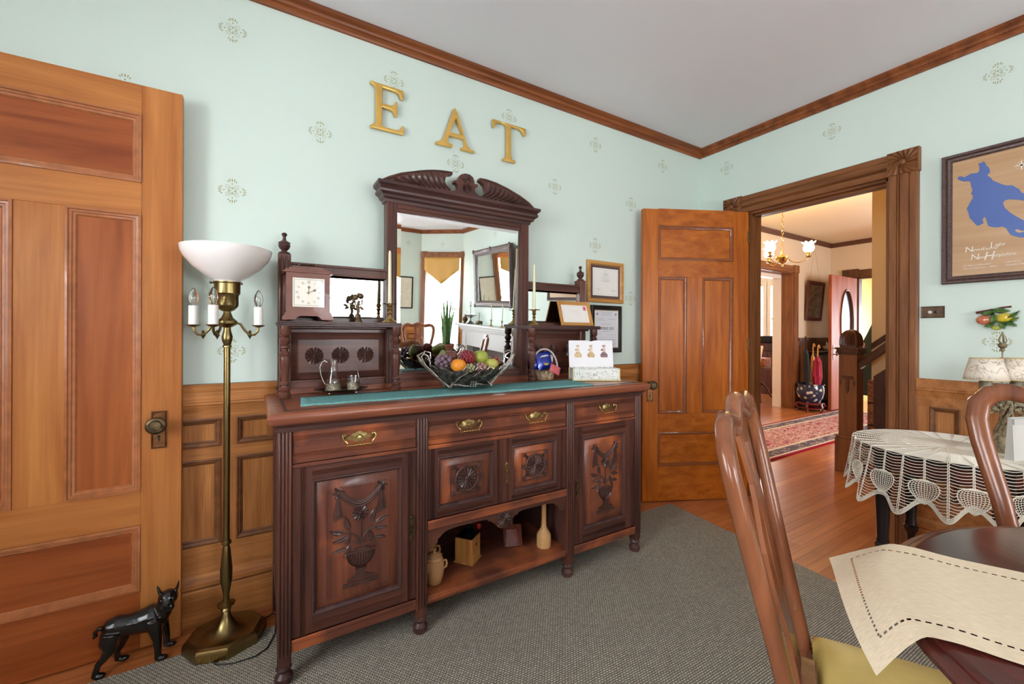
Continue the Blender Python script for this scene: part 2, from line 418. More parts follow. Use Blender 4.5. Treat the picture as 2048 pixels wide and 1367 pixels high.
# shift so that panel edges fall at x=-3.305 / -3.253
sp = [(a, b_) for a, b_ in [(1.695-.231*k-.178, 1.695-.231*k) for k in range(7)][::-1]+[(1.747+.231*k, 1.747+.231*k+.178) for k in range(14)] if a > 0 and b_ < 5.0]
wainscot('trim_2', MX(-5.0, 0, 0), 5.0, 1.004, sp)
def rot_wain(name, x, y, deg, L, top, col, spans):
    return wainscot(name, MX(x, y, deg), L, top, spans)
rot_wain('trim_3', 0, -1.370, -90, 3.6, .972, None, [(.051+.32*k, .171+.32*k) for k in range(11)])
rot_wain('trim_4', 0, 0, -90, .21, 1.004, None, [(.04, .17)])
rot_wain('trim_5', -.57, -5.57, 180, 4.4, 1.0, None, [(.06+.24*k, .06+.24*k+.18) for k in range(2)]+[(1.9+.24*k, 1.9+.24*k+.18) for k in range(9)])
rot_wain('trim_6', -5.0, -5.57, 90, 5.57, 1.0, None, [(.1+.24*k, .1+.24*k+.18) for k in range(22)])

# door casing round the opening to the hall
DC = MB()
g = [(0, -.0), (0, -.026), (.008, -.030), (.036, -.030), (.040, -.024), (.044, -.030), (.050, -.022), (.056, -.030), (.088, -.030), (.092, -.025), (.098, -.030), (.124, -.030), (.132, -.024), (.132, 0)]
def casing_vert(mb, y0, z0, z1, sgn=-1, x=0, mi=0, k=1.0):
    n = len(g); vs = [(x+d, y0+a*sgn*k, z) for z in (z0, z1) for a, d in g]
    mb.add(vs, [(i, i+1, i+1+n, i+n) for i in range(n-1)]+[tuple(range(n)), tuple(range(n, 2*n))], mi)
casing_vert(DC, -1.241, 0, 2.147, -1); casing_vert(DC, -.236, 0, 2.147, -1, k=1.27)
n = len(g); DC.add([(d, y, 2.145+a*.96) for y in (-1.241, -.368) for a, d in g], [(i, i+1, i+1+n, i+n) for i in range(n-1)], 1)
def corner_block(mb, y0, y1, z0, z1, x=0, mi=2):
    mb.box(x-.036, x, y0, y1, z0, z1, mi); cy, cz = (y0+y1)/2, (z0+z1)/2; rr = (y1-y0)/2*.92
    for k in range(16):
        a = 2*PI*k/16; b_ = a+.30; a2 = a-.02
        def edge(t):
            c, s_ = math.cos(t), math.sin(t); m_ = rr/max(abs(c), abs(s_)); return (cy+c*m_, cz+s_*m_)
        p0 = (cy+.014*math.cos(a+.6), cz+.014*math.sin(a+.6)); e0, e1 = edge(a2), edge(b_)
        mb.add([(x-.037, *p0), (x-.037, *e0), (x-.0375, *e1), (x-.046, (e0[0]*.55+e1[0]*.45), (e0[1]*.55+e1[1]*.45)), (x-.046, cy+.02*math.cos(a+.75), cz+.02*math.sin(a+.75))],
               [(0, 1, 3, 4), (0, 4, 3, 2), (1, 3, 2)], mi)
    mb.lathe([(.016, 0), (.014, .006), (.006, .009), (.001, .010)], n=14, mi=mi, M=Matrix.Translation((x-.036, cy, cz)) @ Matrix.Rotation(-PI/2, 4, 'Y'))
corner_block(DC, -1.379, -1.238, 2.143, 2.276); corner_block(DC, -.372, -.232, 2.143, 2.276)
# jamb lining
DC.box(0, .16, -1.2415, -1.225, 0, 2.147, 0); DC.box(0, .16, -.42, -.4035, 0, 2.147, 0); DC.box(0, .16, -1.241, -.404, 2.13, 2.147, 1)
DC.box(.045, .06, -1.225, -1.213, 0, 2.13, 0); DC.box(.045, .06, -.432, -.42, 0, 2.13, 0); DC.box(.045, .06, -1.225, -.42, 2.118, 2.13, 1)
struct(build('trim_7', DC, [W('darkcasing', 'z'), W('darkcasing', 'y'), W('darkcasing', 'z')], smooth=False))

# ---------------------------------------------------------------- panelled doors
def door_panel_mesh(par, Wd, H, th, panels, stile_mat, rail_mat, panel_mats, molds, stiles, rails, mull):
    b = MB()
    for x0, x1 in stiles: b.box(x0, x1, -th, 0, 0, H, 0)
    for z0, z1 in rails: b.box(stiles[0][1], stiles[1][0], -th, 0, z0, z1, 1)
    for x0, x1, z0, z1 in mull: b.box(x0, x1, -th, 0, z0, z1, 0)
    return b
def make_door(name, M, Wd, H, th, stiles, rails, mull, panels, ms, mr, mpv, mph, mm, mw_=.022):
    root = thing(name, '', 'door'); del root['label']; del root['category']; root['kind'] = 'structure'
    b = MB()
    for x0, x1 in stiles: b.box(x0, x1, -th, 0, 0, H, 0, M)
    for q, (z0, z1) in enumerate(rails): b.box(stiles[0][1], stiles[-1][0], -th, 0, z0, z1, 2 if (q == 0 and name == 'door_1') else 1, M)
    for x0, x1, z0, z1 in mull: b.box(x0, x1, -th, 0, z0, z1, 0, M)
    build('door_frame', b, [ms, mr, W('pinered', 'x')], root, bevel=.0012)
    for x0, x1, z0, z1 in panels:
        vert = (z1-z0) > (x1-x0)
        p = MB(); p.box(x0, x1, -th+.012, -.012, z0, z1, 0, M)
        build('door_panel', p, mpv if vert else mph, root)
        f = MB()
        for (y, s_) in ((-th, 1), (0, -1)):
            f.frame(x0, x1, z0, z1, [(0, y), (0, y-s_*.004), (mw_*.25, y-s_*.006), (mw_*.32, y-s_*.001), (mw_*.55, y+s_*.0), (mw_*.62, y+s_*.004), (mw_*.85, y+s_*.006), (mw_, y+s_*.012)], 0, 0, M)
        build('panel_moulding', f, mm, root)
    return root
def knobset(root, M, x, z, y, m, pm, h=.146, w_=.049, knob_dx=-.0, kz=.02):
    b = MB(); b.box(x-w_/2, x+w_/2, y-.004, y, z-h/2, z+h/2, 0, M)
    b.frame(x-w_/2+.002, x+w_/2-.002, z-h/2+.002, z+h/2-.002, [(0, y-.004), (.002, y-.0065), (.004, y-.0045)], 0, 0, M)
    for dx in (-1, 1):
        for dz in (-1, 1): b.sphere((x+dx*w_*.33, y-.005, z+dz*h*.42), .003, 8, 6, M=M)
    pl_ = build('door_plate', b, pm, root)
    k = MB(); R = M @ Matrix.Translation((x+knob_dx, y-.004, z+kz)) @ Matrix.Rotation(PI/2, 4, 'X')
    k.lathe([(.014, 0), (.013, .006), (.009, .012), (.009, .026), (.018, .032), (.030, .040), (.033, .048), (.030, .056), (.022, .060), (.020, .059), (.018, .062), (.001, .064)], n=24, M=R)
    build('door_knob', k, m, root)
    q = MB(); q.lathe([(.0045, 0), (.0045, .0015)], n=12, M=M @ Matrix.Translation((x, y-.0045, z-.026)) @ Matrix.Rotation(PI/2, 4, 'X')); q.box(x-.0018, x+.0018, y-.006, y-.0045, z-.043, z-.027, 0, M)
    build('keyhole', q, plain('keyhole_black', (.004, .004, .004, 1), .8), pl_)
# left door, standing open flat before the back wall
x0 = -4.30
make = make_door('door_1', Matrix.Translation((x0, -.037, .006)), .866, 2.165, .038,
    [(0, .128), (.742, .866)], [(0, .222), (.474, .604), (1.669, 1.79), (2.052, 2.165)], [(.405, .533, .604, 1.669)],
    [(.128, .742, .222, .474), (.533, .742, .604, 1.669), (.128, .405, .604, 1.669), (.128, .742, 1.79, 2.052)],
    W('pine', 'z'), W('pine', 'x'), wood('pine_figured', srgb(186, 106, 54), srgb(140, 70, 30), 'z', .45, .4, .15, 2.5, .15), W('pinered', 'x'), plain('door_moulding_brown', srgb(172, 106, 64), .35, 0, .3, noise=.2, ns=30), .03)
make['label'] = 'tall reddish pine door standing open flat against the mint wall at far left'
knobset(make, Matrix.Translation((0, -.037, .006)), -3.503, .835, -.038, BRONZE, plain('copper_plate', srgb(150, 106, 72), .38, 1.0, noise=.3, ns=60), knob_dx=-.002, kz=.024)
# right door, hinged on the hall casing and swung against the corner
hd = Vector((-.741, .352)).normalized()
ang = math.atan2(hd.y, hd.x)
M2 = Matrix.Translation((-.026, -.402, .006)) @ Matrix.Rotation(ang, 4, 'Z') @ Matrix.Diagonal((1, -1, 1, 1))
d2 = make_door('door_2', M2, .82, 2.13, .038,
    [(0, .122), (.70, .818)], [(0, .252), (.50, .636), (1.636, 1.758), (2.01, 2.134)], [(.36, .483, .636, 1.636)],
    [(.122, .70, .252, .50), (.122, .36, .636, 1.636), (.483, .70, .636, 1.636), (.122, .70, 1.758, 2.01)],
    W('oakdoor', 'z'), W('oakdoor', 'x'), W('oakdoor', 'z'), W('oakdoor', 'x'), plain('oak_moulding_dark', srgb(140, 76, 36), .35, 0, .3, noise=.2, ns=30))
d2['label'] = 'golden oak panelled door swung open into the room corner beside the hall opening'
knobset(d2, M2, .762, .80, -.038, BRONZE, plain('copper_plate', srgb(150, 106, 72), .38, 1.0), kz=.05)
h = MB()
for z in (.25, 1.1, 1.9): h.lathe([(.006, 0), (.006, .09)], (.002, -.04, z), 10, M=M2)
build('hinge', h, BRONZE, d2)

# ---------------------------------------------------------------- windows seen in the mirror
def window(name, M, w_, z0, z1, cols=W('darkcasing', 'z')):
    """opening from local x 0..w_, room side is +y"""
    root = thing(name, '', ''); del root['label']; del root['category']; root['kind'] = 'structure'
    c = MB(); t = .11
    for a, b_ in ((-t, 0), (w_, w_+t)): c.box(a, b_, 0, .03, z0-.12, z1, 0, M); c.box(a+.03, a+.04, .03, .034, z0, z1, 0, M); c.box(a+.07, a+.08, .03, .034, z0, z1, 0, M)
    c.box(0, w_, 0, .03, z1, z1+t, 1, M)
    for a, b_ in ((-t-.006, .006), (w_-.006, w_+t+.006)): c.box(a, b_, 0, .036, z1, z1+t+.01, 0, M); c.lathe([(.04, 0), (.03, .008), (.001, .01)], n=12, M=M @ Matrix.Translation(((a+b_)/2, .036, z1+t/2)) @ Matrix.Rotation(-PI/2, 4, 'X'))
    c.box(-t-.02, w_+t+.02, 0, .06, z0-.03, z0, 1, M); c.box(-t, w_+t, 0, .02, z0-.12, z0-.03, 1, M)
    build('window_casing', c, [cols, W('darkcasing', 'x')], root)
    s_ = MB(); zm = (z0+z1)/2
    for (a, b_, y) in ((z0, zm+.02, -.06), (zm-.02, z1, -.09)):
        s_.box(0, .045, y-.03, y, a, b_, 0, M); s_.box(w_-.045, w_, y-.03, y, a, b_, 0, M); s_.box(0, w_, y-.03, y, a, a+.05, 0, M); s_.box(0, w_, y-.03, y, b_-.045, b_, 0, M)
    build('window_sash', s_, W('oak', 'z'), root)
    gl = MB(); gl.box(.04, w_-.04, -.078, -.074, z0+.04, zm, 0, M); gl.box(.04, w_-.04, -.108, -.104, zm, z1-.04, 0, M)
    build('window_glass', gl, GLASSW, root)
    return root
def thin_glass():
    m, N, L, b = mat('window_pane'); out = N['Material Output']
    t = N.new('ShaderNodeBsdfTransparent'); gls = N.new('ShaderNodeBsdfGlossy'); gls.inputs['Roughness'].default_value = .02
    fr = N.new('ShaderNodeFresnel'); fr.inputs['IOR'].default_value = 1.3
    mx = N.new('ShaderNodeMixShader'); L.new(fr.outputs[0], mx.inputs[0]); L.new(t.outputs[0], mx.inputs[1]); L.new(gls.outputs[0], mx.inputs[2]); L.new(mx.outputs[0], out.inputs[0])
    return m
GLASSW = thin_glass()
def sheer_mat(name='sheer_voile', op=.45, pattern=False):
    m, N, L, b = mat(name); out = N['Material Output']
    tr = N.new('ShaderNodeBsdfTransparent'); tl = N.new('ShaderNodeBsdfTranslucent'); df = N.new('ShaderNodeBsdfDiffuse')
    tl.inputs[0].default_value = (.95, .95, .96, 1); df.inputs[0].default_value = (.9, .9, .9, 1)
    a = N.new('ShaderNodeMixShader'); a.inputs[0].default_value = .4; L.new(tl.outputs[0], a.inputs[1]); L.new(df.outputs[0], a.inputs[2])
    mx = N.new('ShaderNodeMixShader'); mx.inputs[0].default_value = op; L.new(tr.outputs[0], mx.inputs[1]); L.new(a.outputs[0], mx.inputs[2]); L.new(mx.outputs[0], out.inputs[0])
    return m
SHEER = sheer_mat()
GOLDC = plain('gold_satin', srgb(206, 156, 72), .45, bump=.2, ns=40)
def curtain(M, w_, z0, z1, label, group='sheer window curtains'):
    o = build('sheer_curtain', MB().grid(lambda u, v: M @ Vector((w_*u, .05+.014*math.sin(u*w_*70)+.006*math.sin(u*w_*29+1), z0+(z1-z0)*v)), int(w_*90), 2), SHEER)
    tag(o, label, 'curtain', group); return o
def valance(M, w_, z1, label):
    nu = 30
    def f(u, v):
        d = .22+.26*(1-abs(2*u-1))
        return M @ Vector((w_*u, .105+.008*math.sin(u*18)*v, z1-d*v))
    o = build('window_valance', MB().grid(f, nu, 8), GOLDC, solid=.003)
    tag(o, label, 'valance')
WFAR = Matrix.Translation((-1.2, -5.57, 0)) @ Matrix.Rotation(PI, 4, 'Z') @ Matrix.Diagonal((1, -1, 1, 1))
WFAR = Matrix.Translation((-2.35, -5.57, 0))
window('window_1', WFAR, 1.15, .62, 2.25)
curtain(WFAR, 1.15, .6, 2.25, 'sheer white curtain on the far window reflected in the small left mirror')
valance(WFAR, 1.15, 2.25, 'gold pointed valance over the far window reflected in the sideboard mirror')
WB = BAY @ Matrix.Translation((.12, 0, 0))
window('window_2', WB, .68, .42, 2.25)
curtain(WB, .68, .4, 2.25, 'sheer white curtain on the angled bay window seen in the tall mirror')
valance(WB, .68, 2.25, 'gold pointed satin valance on the angled bay window seen in the tall mirror')
for i, (ya, nm) in enumerate(((-1.2, 'window_3'), (-3.35, 'window_4'))):
    Mw = Matrix.Translation((-5.0, ya, 0)) @ Matrix.Rotation(-PI/2, 4, 'Z')
    window(nm, Mw, 1.1, .62, 2.25)
    curtain(Mw, 1.1, .6, 2.25, ['sheer white curtain on the left wall window nearer the pine door', 'sheer white curtain on the left wall window nearer the far corner'][i])
# ---------------------------------------------------------------- carved sideboard
WN, WR, WD = W('walnut', 'z'), W('walnutred', 'x'), W('walnutdark', 'z')
WX, WDX, WC = W('walnut', 'x'), W('walnutdark', 'x'), plain('carved_walnut', srgb(74, 46, 40), .4, 0, .25, noise=.3, ns=25)
SB = thing('sideboard', 'large dark carved walnut sideboard with mirrored back against the mint wall', 'sideboard', (-2.225, -.3, 0))
SBI = Matrix.Translation((2.225, .3, 0))
def part(name, mb, m, parent=None, **k):
    """part of the sideboard, coordinates given in the room"""
    mb.v = [SBI @ Vector(v) for v in mb.v]
    return build(name, mb, m, parent or SB, **k)
def sub(name, mb, m, parent, **k):
    mb.v = [SBI @ Vector(v) for v in mb.v]
    return build(name, mb, m, parent, **k)
# top slab with moulded edge
b = MB()
X0, X1, YF, YB = -3.148, -1.302, -.600, -.038
mo = [(0, .908), (.012, .908), (.020, .914), (.024, .921), (.026, .929), (.026, .938), (.022, .946), (.014, .950), (0, .950)]
ring = [(X0+.026, YB), (X0+.026, YF+.026), (X1-.026, YF+.026), (X1-.026, YB)]
b.sweep([(-o, z) for o, z in mo], ring); b.box(X0+.026, X1-.026, YF+.026, YB, .908, .9499)
part('top', b, W('walnuttop', 'x'))
b = MB(); b.sweep([(0, .9502), (0, .9515), (.012, .9515), (.012, .9502)], [(X0+.05, YB), (X0+.05, YF+.05), (X1-.05, YF+.05), (X1-.05, YB)])
part('top_inlay_line', b, WD)
b = MB(); b.sweep([(0, .88), (-.004, .88), (-.006, .895), (-.018, .908), (0, .908)], [(-3.118, YB), (-3.118, -.563), (-1.332, -.563), (-1.332, YB)])
part('top_moulding', b, WDX)
# carcass
b = MB()
for x0, x1 in ((-3.108, -3.085), (-1.363, -1.34), (-2.61, -2.59), (-1.85, -1.83)): b.box(x0, x1, -.545, -.045, .115, .905)
b.box(-3.09, -1.36, -.06, -.045, .115, .905); b.box(-3.09, -2.6, -.54, -.05, .115, .135); b.box(-1.84, -1.36, -.54, -.05, .115, .135)
b.box(-2.6, -1.84, -.54, -.05, .425, .445)
part('carcass', b, [WD])
# stiles that run down into turned feet
def foot_prof(h): return [(.020, .0055), (.026, .0085), (.030, .018), (.029, .032), (.022, .040), (.018, .046), (.023, .052), (.026, .060), (.023, .068), (.020, h)]
for x0, x1 in ((-3.116, -3.072), (-2.628, -2.581), (-1.862, -1.814), (-1.378, -1.334)):
    b = MB(); b.box(x0, x1, -.560, -.515, .08, .905)
    k = 4; w_ = (x1-x0)
    for i in range(k):
        xc = x0+w_*(i+.5)/k; b.lathe([(.0046, .11), (.0046, .88)], (xc, -.561, 0), 8)
    b.prism([(x0, .08), (x0+.008, .062), (x1-.008, .062), (x1, .08)], -.558, -.518)
    lg = part('front_post', b, WN, bevel=.0015)
    f = MB().lathe(foot_prof(.075), ((x0+x1)/2, -.5375, 0), 20); sub('turned_foot', f, WD, lg)
for x0, x1 in ((-3.114, -3.07), (-1.38, -1.336)):
    b = MB(); b.box(x0, x1, -.085, -.045, .0, .905); part('back_post', b, WN)
# side panelling
for x, s_ in ((-3.108, -1), (-1.34, 1)):
    b = MB(); b.frame(-.50, -.10, .2, .84, [(0, x), (0, x+s_*.006), (.02, x+s_*.007), (.03, x+s_*.001)], plane='yz'); part('side_moulding', b, WD)
# rails
b = MB()
for x0, x1 in ((-3.072, -2.628), (-1.814, -1.378)):
    b.box(x0, x1, -.556, -.53, .890, .906); b.box(x0, x1, -.560, -.53, .750, .763); b.box(x0, x1, -.560, -.53, .112, .155); b.box(x0, x1, -.563, -.53, .142, .155)
b.box(-2.581, -1.862, -.556, -.53, .886, .906); b.box(-2.581, -1.862, -.562, -.53, .748, .763); b.box(-2.581, -1.862, -.560, -.53, .418, .456); b.box(-2.581, -1.862, -.564, -.53, .444, .456)
part('rails', b, W('walnutred', 'x'), bevel=.002)
# shaped apron above the open shelf
ap = [(-2.581, .42), (-2.581, .350), (-2.545, .350), (-2.537, .356), (-2.535, .372), (-2.527, .376), (-2.519, .384), (-2.5, .396), (-2.46, .402), (-2.33, .402), (-2.305, .398), (-2.292, .386), (-2.284, .388), (-2.276, .378), (-2.262, .374),
      (-2.262, .37)]+[(x, z) for x, z in arc(-2.2215, .384, .042, 200, 340, 14)]+[(-2.181, .37)]+[(-4.443-x, z) for x, z in [(-2.262, .374), (-2.276, .378), (-2.284, .388), (-2.292, .386), (-2.305, .398), (-2.33, .402), (-2.46, .402), (-2.5, .396), (-2.519, .384), (-2.527, .376), (-2.535, .372), (-2.537, .356), (-2.545, .350), (-2.581, .350)]]+[(-1.862, .42)]
b = MB().prism(ap, -.556, -.538); apn = part('apron', b, WX, bevel=.0015)
def rosette(mb, cx, cz, y, r, n=12, dish=.006, mi=0):
    """carved daisy paterae facing -y"""
    ctr = (cx, y-.004, cz)
    for k in range(n):
        a0, a1, am = 2*PI*k/n, 2*PI*(k+1)/n, 2*PI*(k+.5)/n
        P = lambda a, rr, yy: (cx+rr*math.cos(a), yy, cz+rr*math.sin(a))
        mb.add([P(a0, r*.16, y-.002), P(am, r*.16, y-.004), P(a1, r*.16, y-.002), P(a0, r*.92, y-.001), P(am, r, y-dish*.75), P(a1, r*.92, y-.001), P(am, r*.6, y-dish)],
               [(0, 3, 6), (0, 6, 1), (1, 6, 2), (2, 6, 5), (3, 4, 6), (4, 5, 6)], mi)
    mb.lathe([(r*.18, 0), (r*.17, .004), (r*.1, .007), (.0005, .008)], n=12, mi=mi, M=Matrix.Translation((cx, y, cz)) @ Matrix.Rotation(PI/2, 4, 'X'))
b = MB(); b.lathe([(.038, -.001), (.038, .003), (.034, .005)], n=28, M=Matrix.Translation((-2.2215, -.556, .384)) @ Matrix.Rotation(PI/2, 4, 'X')); rosette(b, -2.2215, .384, -.5605, .033)
sub('apron_rosette', b, WC, apn)
# open shelf
b = MB(); b.box(-2.6, -1.84, -.535, -.05, .118, .148); b.box(-2.581, -1.862, -.560, -.53, .118, .148); b.box(-2.581, -1.862, -.565, -.53, .128, .142)
part('open_shelf', b, W('walnutred', 'x'), bevel=.002)
# drawers
def pull(x, z, parent, k=1.0):
    b = MB(); y = -.5605
    n = 18; vs = []; fs = []
    rows = 5
    for j in range(rows+1):
        t = j/rows
        for i in range(n+1):
            a = PI*i/n; rx, rz = .036*t, .026*t
            sc_ = 1+.05*math.cos(8*a)*(t > .8)
            vs.append((x+rx*math.cos(a)*sc_, y-.006*(1-t*t)-.0015, z+.000+rz*math.sin(a)*sc_))
    for j in range(rows):
        for i in range(n): a_ = j*(n+1)+i; fs.append((a_, a_+1, a_+n+2, a_+n+1))
    b.add(vs, fs)
    b.prism([(x-.048, z+.006), (x-.036, z-.002), (x-.022, z-.006), (x-.010, z-.013), (x, z-.009), (x+.010, z-.013), (x+.022, z-.006), (x+.036, z-.002), (x+.048, z+.006), (x+.036, z+.010), (x-.036, z+.010)], y-.0035, y)
    for k_ in range(5):
        a = math.radians(30+30*k_); b.sphere((x+.012*math.cos(a), y-.008, z+.002+.012*math.sin(a)), .0035, 8, 6)
    for s_ in (-1, 1):
        X = x+s_*.052
        b.lathe([(.009, 0), (.009, .003), (.004, .006), (.001, .0065)], n=14, M=Matrix.Translation((X, y, z+.012)) @ Matrix.Rotation(PI/2, 4, 'X'))
    pl_ = sub('handle_plate', b, BRASS, parent, solid=0)
    b = MB()
    for s_ in (-1, 1):
        X = x+s_*.052
        b.tube([(X, y-.006, z+.016), (X+s_*.006, y-.010, z+.013), (X+s_*.007, y-.013, z+.005), (X, y-.016, z-.002), (X-s_*.008, y-.018, z-.010), (X-s_*.009, y-.018, z-.018), (X-s_*.006, y-.018, z-.022)], [.004, .0035, .003, .0028, .0028, .0026, .0035], 8)
    b.tube([(x-.044, y-.018, z-.020), (x+.044, y-.018, z-.020)], .0024, 8)
    for dx in (-.026, -.014, 0, .014, .026): b.sphere((x+dx, y-.018, z-.020), .0048 if dx == 0 else .0038, 10, 8, sx=.8)
    sub('bail', b, BRIGHT, parent)
def drawer(x0, x1, z0, z1, pulls):
    b = MB(); b.box(x0, x1, -.554, -.5, z0, z1)
    zz = z0+(z1-z0)*.22, z0+(z1-z0)*.72
    for z in (zz[0], zz[1]):
        for d in (-.006, 0, .006): b.add([(x0, -.553, z+d-.0026), (x0, -.5595, z+d), (x0, -.553, z+d+.0026), (x1, -.553, z+d-.0026), (x1, -.5595, z+d), (x1, -.553, z+d+.0026)], [(0, 1, 4, 3), (1, 2, 5, 4)])
    b.box(x0+.002, x1-.002, -.5575, -.552, zz[0]+.009, zz[1]-.009)
    d = part('drawer', b, W('walnutred', 'x'), bevel=.001)
    for p in pulls: pull(p, (zz[0]+zz[1])/2+.006, d)
drawer(-3.070, -2.630, .765, .889, [-2.850]); drawer(-2.579, -1.864, .765, .885, [-2.401, -2.052]); drawer(-1.812, -1.380, .765, .889, [-1.594])
# doors
def reeds(b, x0, x1, z0, z1, y, vert, pos, mi=0):
    for p in pos:
        for d in (-.006, 0, .006):
            if vert: b.add([(p+d-.0026, y+.001, z0), (p+d, y-.005, z0), (p+d+.0026, y+.001, z0), (p+d-.0026, y+.001, z1), (p+d, y-.005, z1), (p+d+.0026, y+.001, z1)], [(0, 1, 4, 3), (1, 2, 5, 4)], mi)
            else: b.add([(x0, y+.001, p+d-.0026), (x0, y-.005, p+d), (x0, y+.001, p+d+.0026), (x1, y+.001, p+d-.0026), (x1, y-.005, p+d), (x1, y+.001, p+d+.0026)], [(0, 1, 4, 3), (1, 2, 5, 4)], mi)
def cab_door(x0, x1, z0, z1, px0, px1, pz0, pz1, bev):
    b = MB(); y = -.554
    b.box(x0, px0, y, -.53, z0, z1); b.box(px1, x1, y, -.53, z0, z1); b.box(px0, px1, y, -.53, z0, pz0, 1); b.box(px0, px1, y, -.53, pz1, z1, 1)
    reeds(b, 0, 0, z0, z1, y, True, [(x0+px0)/2, (x1+px1)/2]); reeds(b, px0, px1, 0, 0, y, False, [(z0+pz0)/2, (z1+pz1)/2], 1)
    d = part('cabinet_door', b, [WN, WX])
    f = MB(); f.frame(px0, px1, pz0, pz1, [(0, y), (.001, y-.003), (.005, y-.004), (.010, y-.001), (.014, y+.006), (.016, y+.012)])
    sub('door_moulding', f, WD, d)
    p = MB(); p.frame(px0+.014, px1-.014, pz0+.014, pz1-.014, [(0, y+.012), (.002, y+.010), (bev, y+.002), (bev, y+.001), (bev+.001, y)])
    i = bev+.015; p.add([(px0+i, y, pz0+i), (px1-i, y, pz0+i), (px1-i, y, pz1-i), (px0+i, y, pz1-i)], [(0, 1, 2, 3)])
    sub('raised_panel', p, W('walnutred', 'z'), d)
    return d, y
def escutcheon(x, z, d, h=.105, m=BRONZE, ring=True):
    b = MB(); y = -.5545; w_ = .011
    pl_ = [(x-w_*.5, z-h*.42), (x-w_, z-h*.46), (x-w_*.8, z-h*.5), (x-w_*.2, z-h*.46), (x+w_*.2, z-h*.46), (x+w_*.8, z-h*.5), (x+w_, z-h*.46), (x+w_*.5, z-h*.42), (x+w_*.7, z-h*.2), (x+w_*.5, z), (x+w_*.8, z+h*.2), (x+w_, z+h*.34), (x+w_*.5, z+h*.42), (x+w_*.4, z+h*.5), (x-w_*.4, z+h*.5), (x-w_*.5, z+h*.42), (x-w_, z+h*.34), (x-w_*.8, z+h*.2), (x-w_*.5, z), (x-w_*.7, z-h*.2)]
    b.prism(pl_, y-.003, y)
    for dz, r in ((.40, .006), (.1, .004), (-.12, .004), (-.36, .005)): b.sphere((x, y-.003, z+h*dz), r, 8, 6)
    if ring: b.tube([(x+.006*math.sin(t), y-.010-.002*math.sin(t), z+.02-.022+.022*math.cos(t)) for t in [i*PI/6 for i in range(12)]], .0022, 6, closed=True)
    sub('lock_plate', b, m, d, bevel=.0006)
def leaf(b, cx, cz, L_, w_, deg, y, n=8, h=.004):
    a = math.radians(deg); d = (math.cos(a), math.sin(a)); q = (-d[1], d[0]); vs = []; fs = []
    for i in range(n+1):
        t = i/n; k = math.sin(PI*t**.8)*w_/2; s_ = (t-.5)*L_; cv = .12*L_*math.sin(PI*t)
        for o, yy in ((-k, y), (-k*.5, y-h*.8), (0, y-h*.35), (k*.5, y-h*.8), (k, y)):
            vs.append((cx+d[0]*s_+q[0]*(o+cv*.5), yy, cz+d[1]*s_+q[1]*(o+cv*.5)))
    for i in range(n):
        for j in range(4): fs.append((i*5+j, i*5+j+1, i*5+j+6, i*5+j+5))
    b.add(vs, fs)
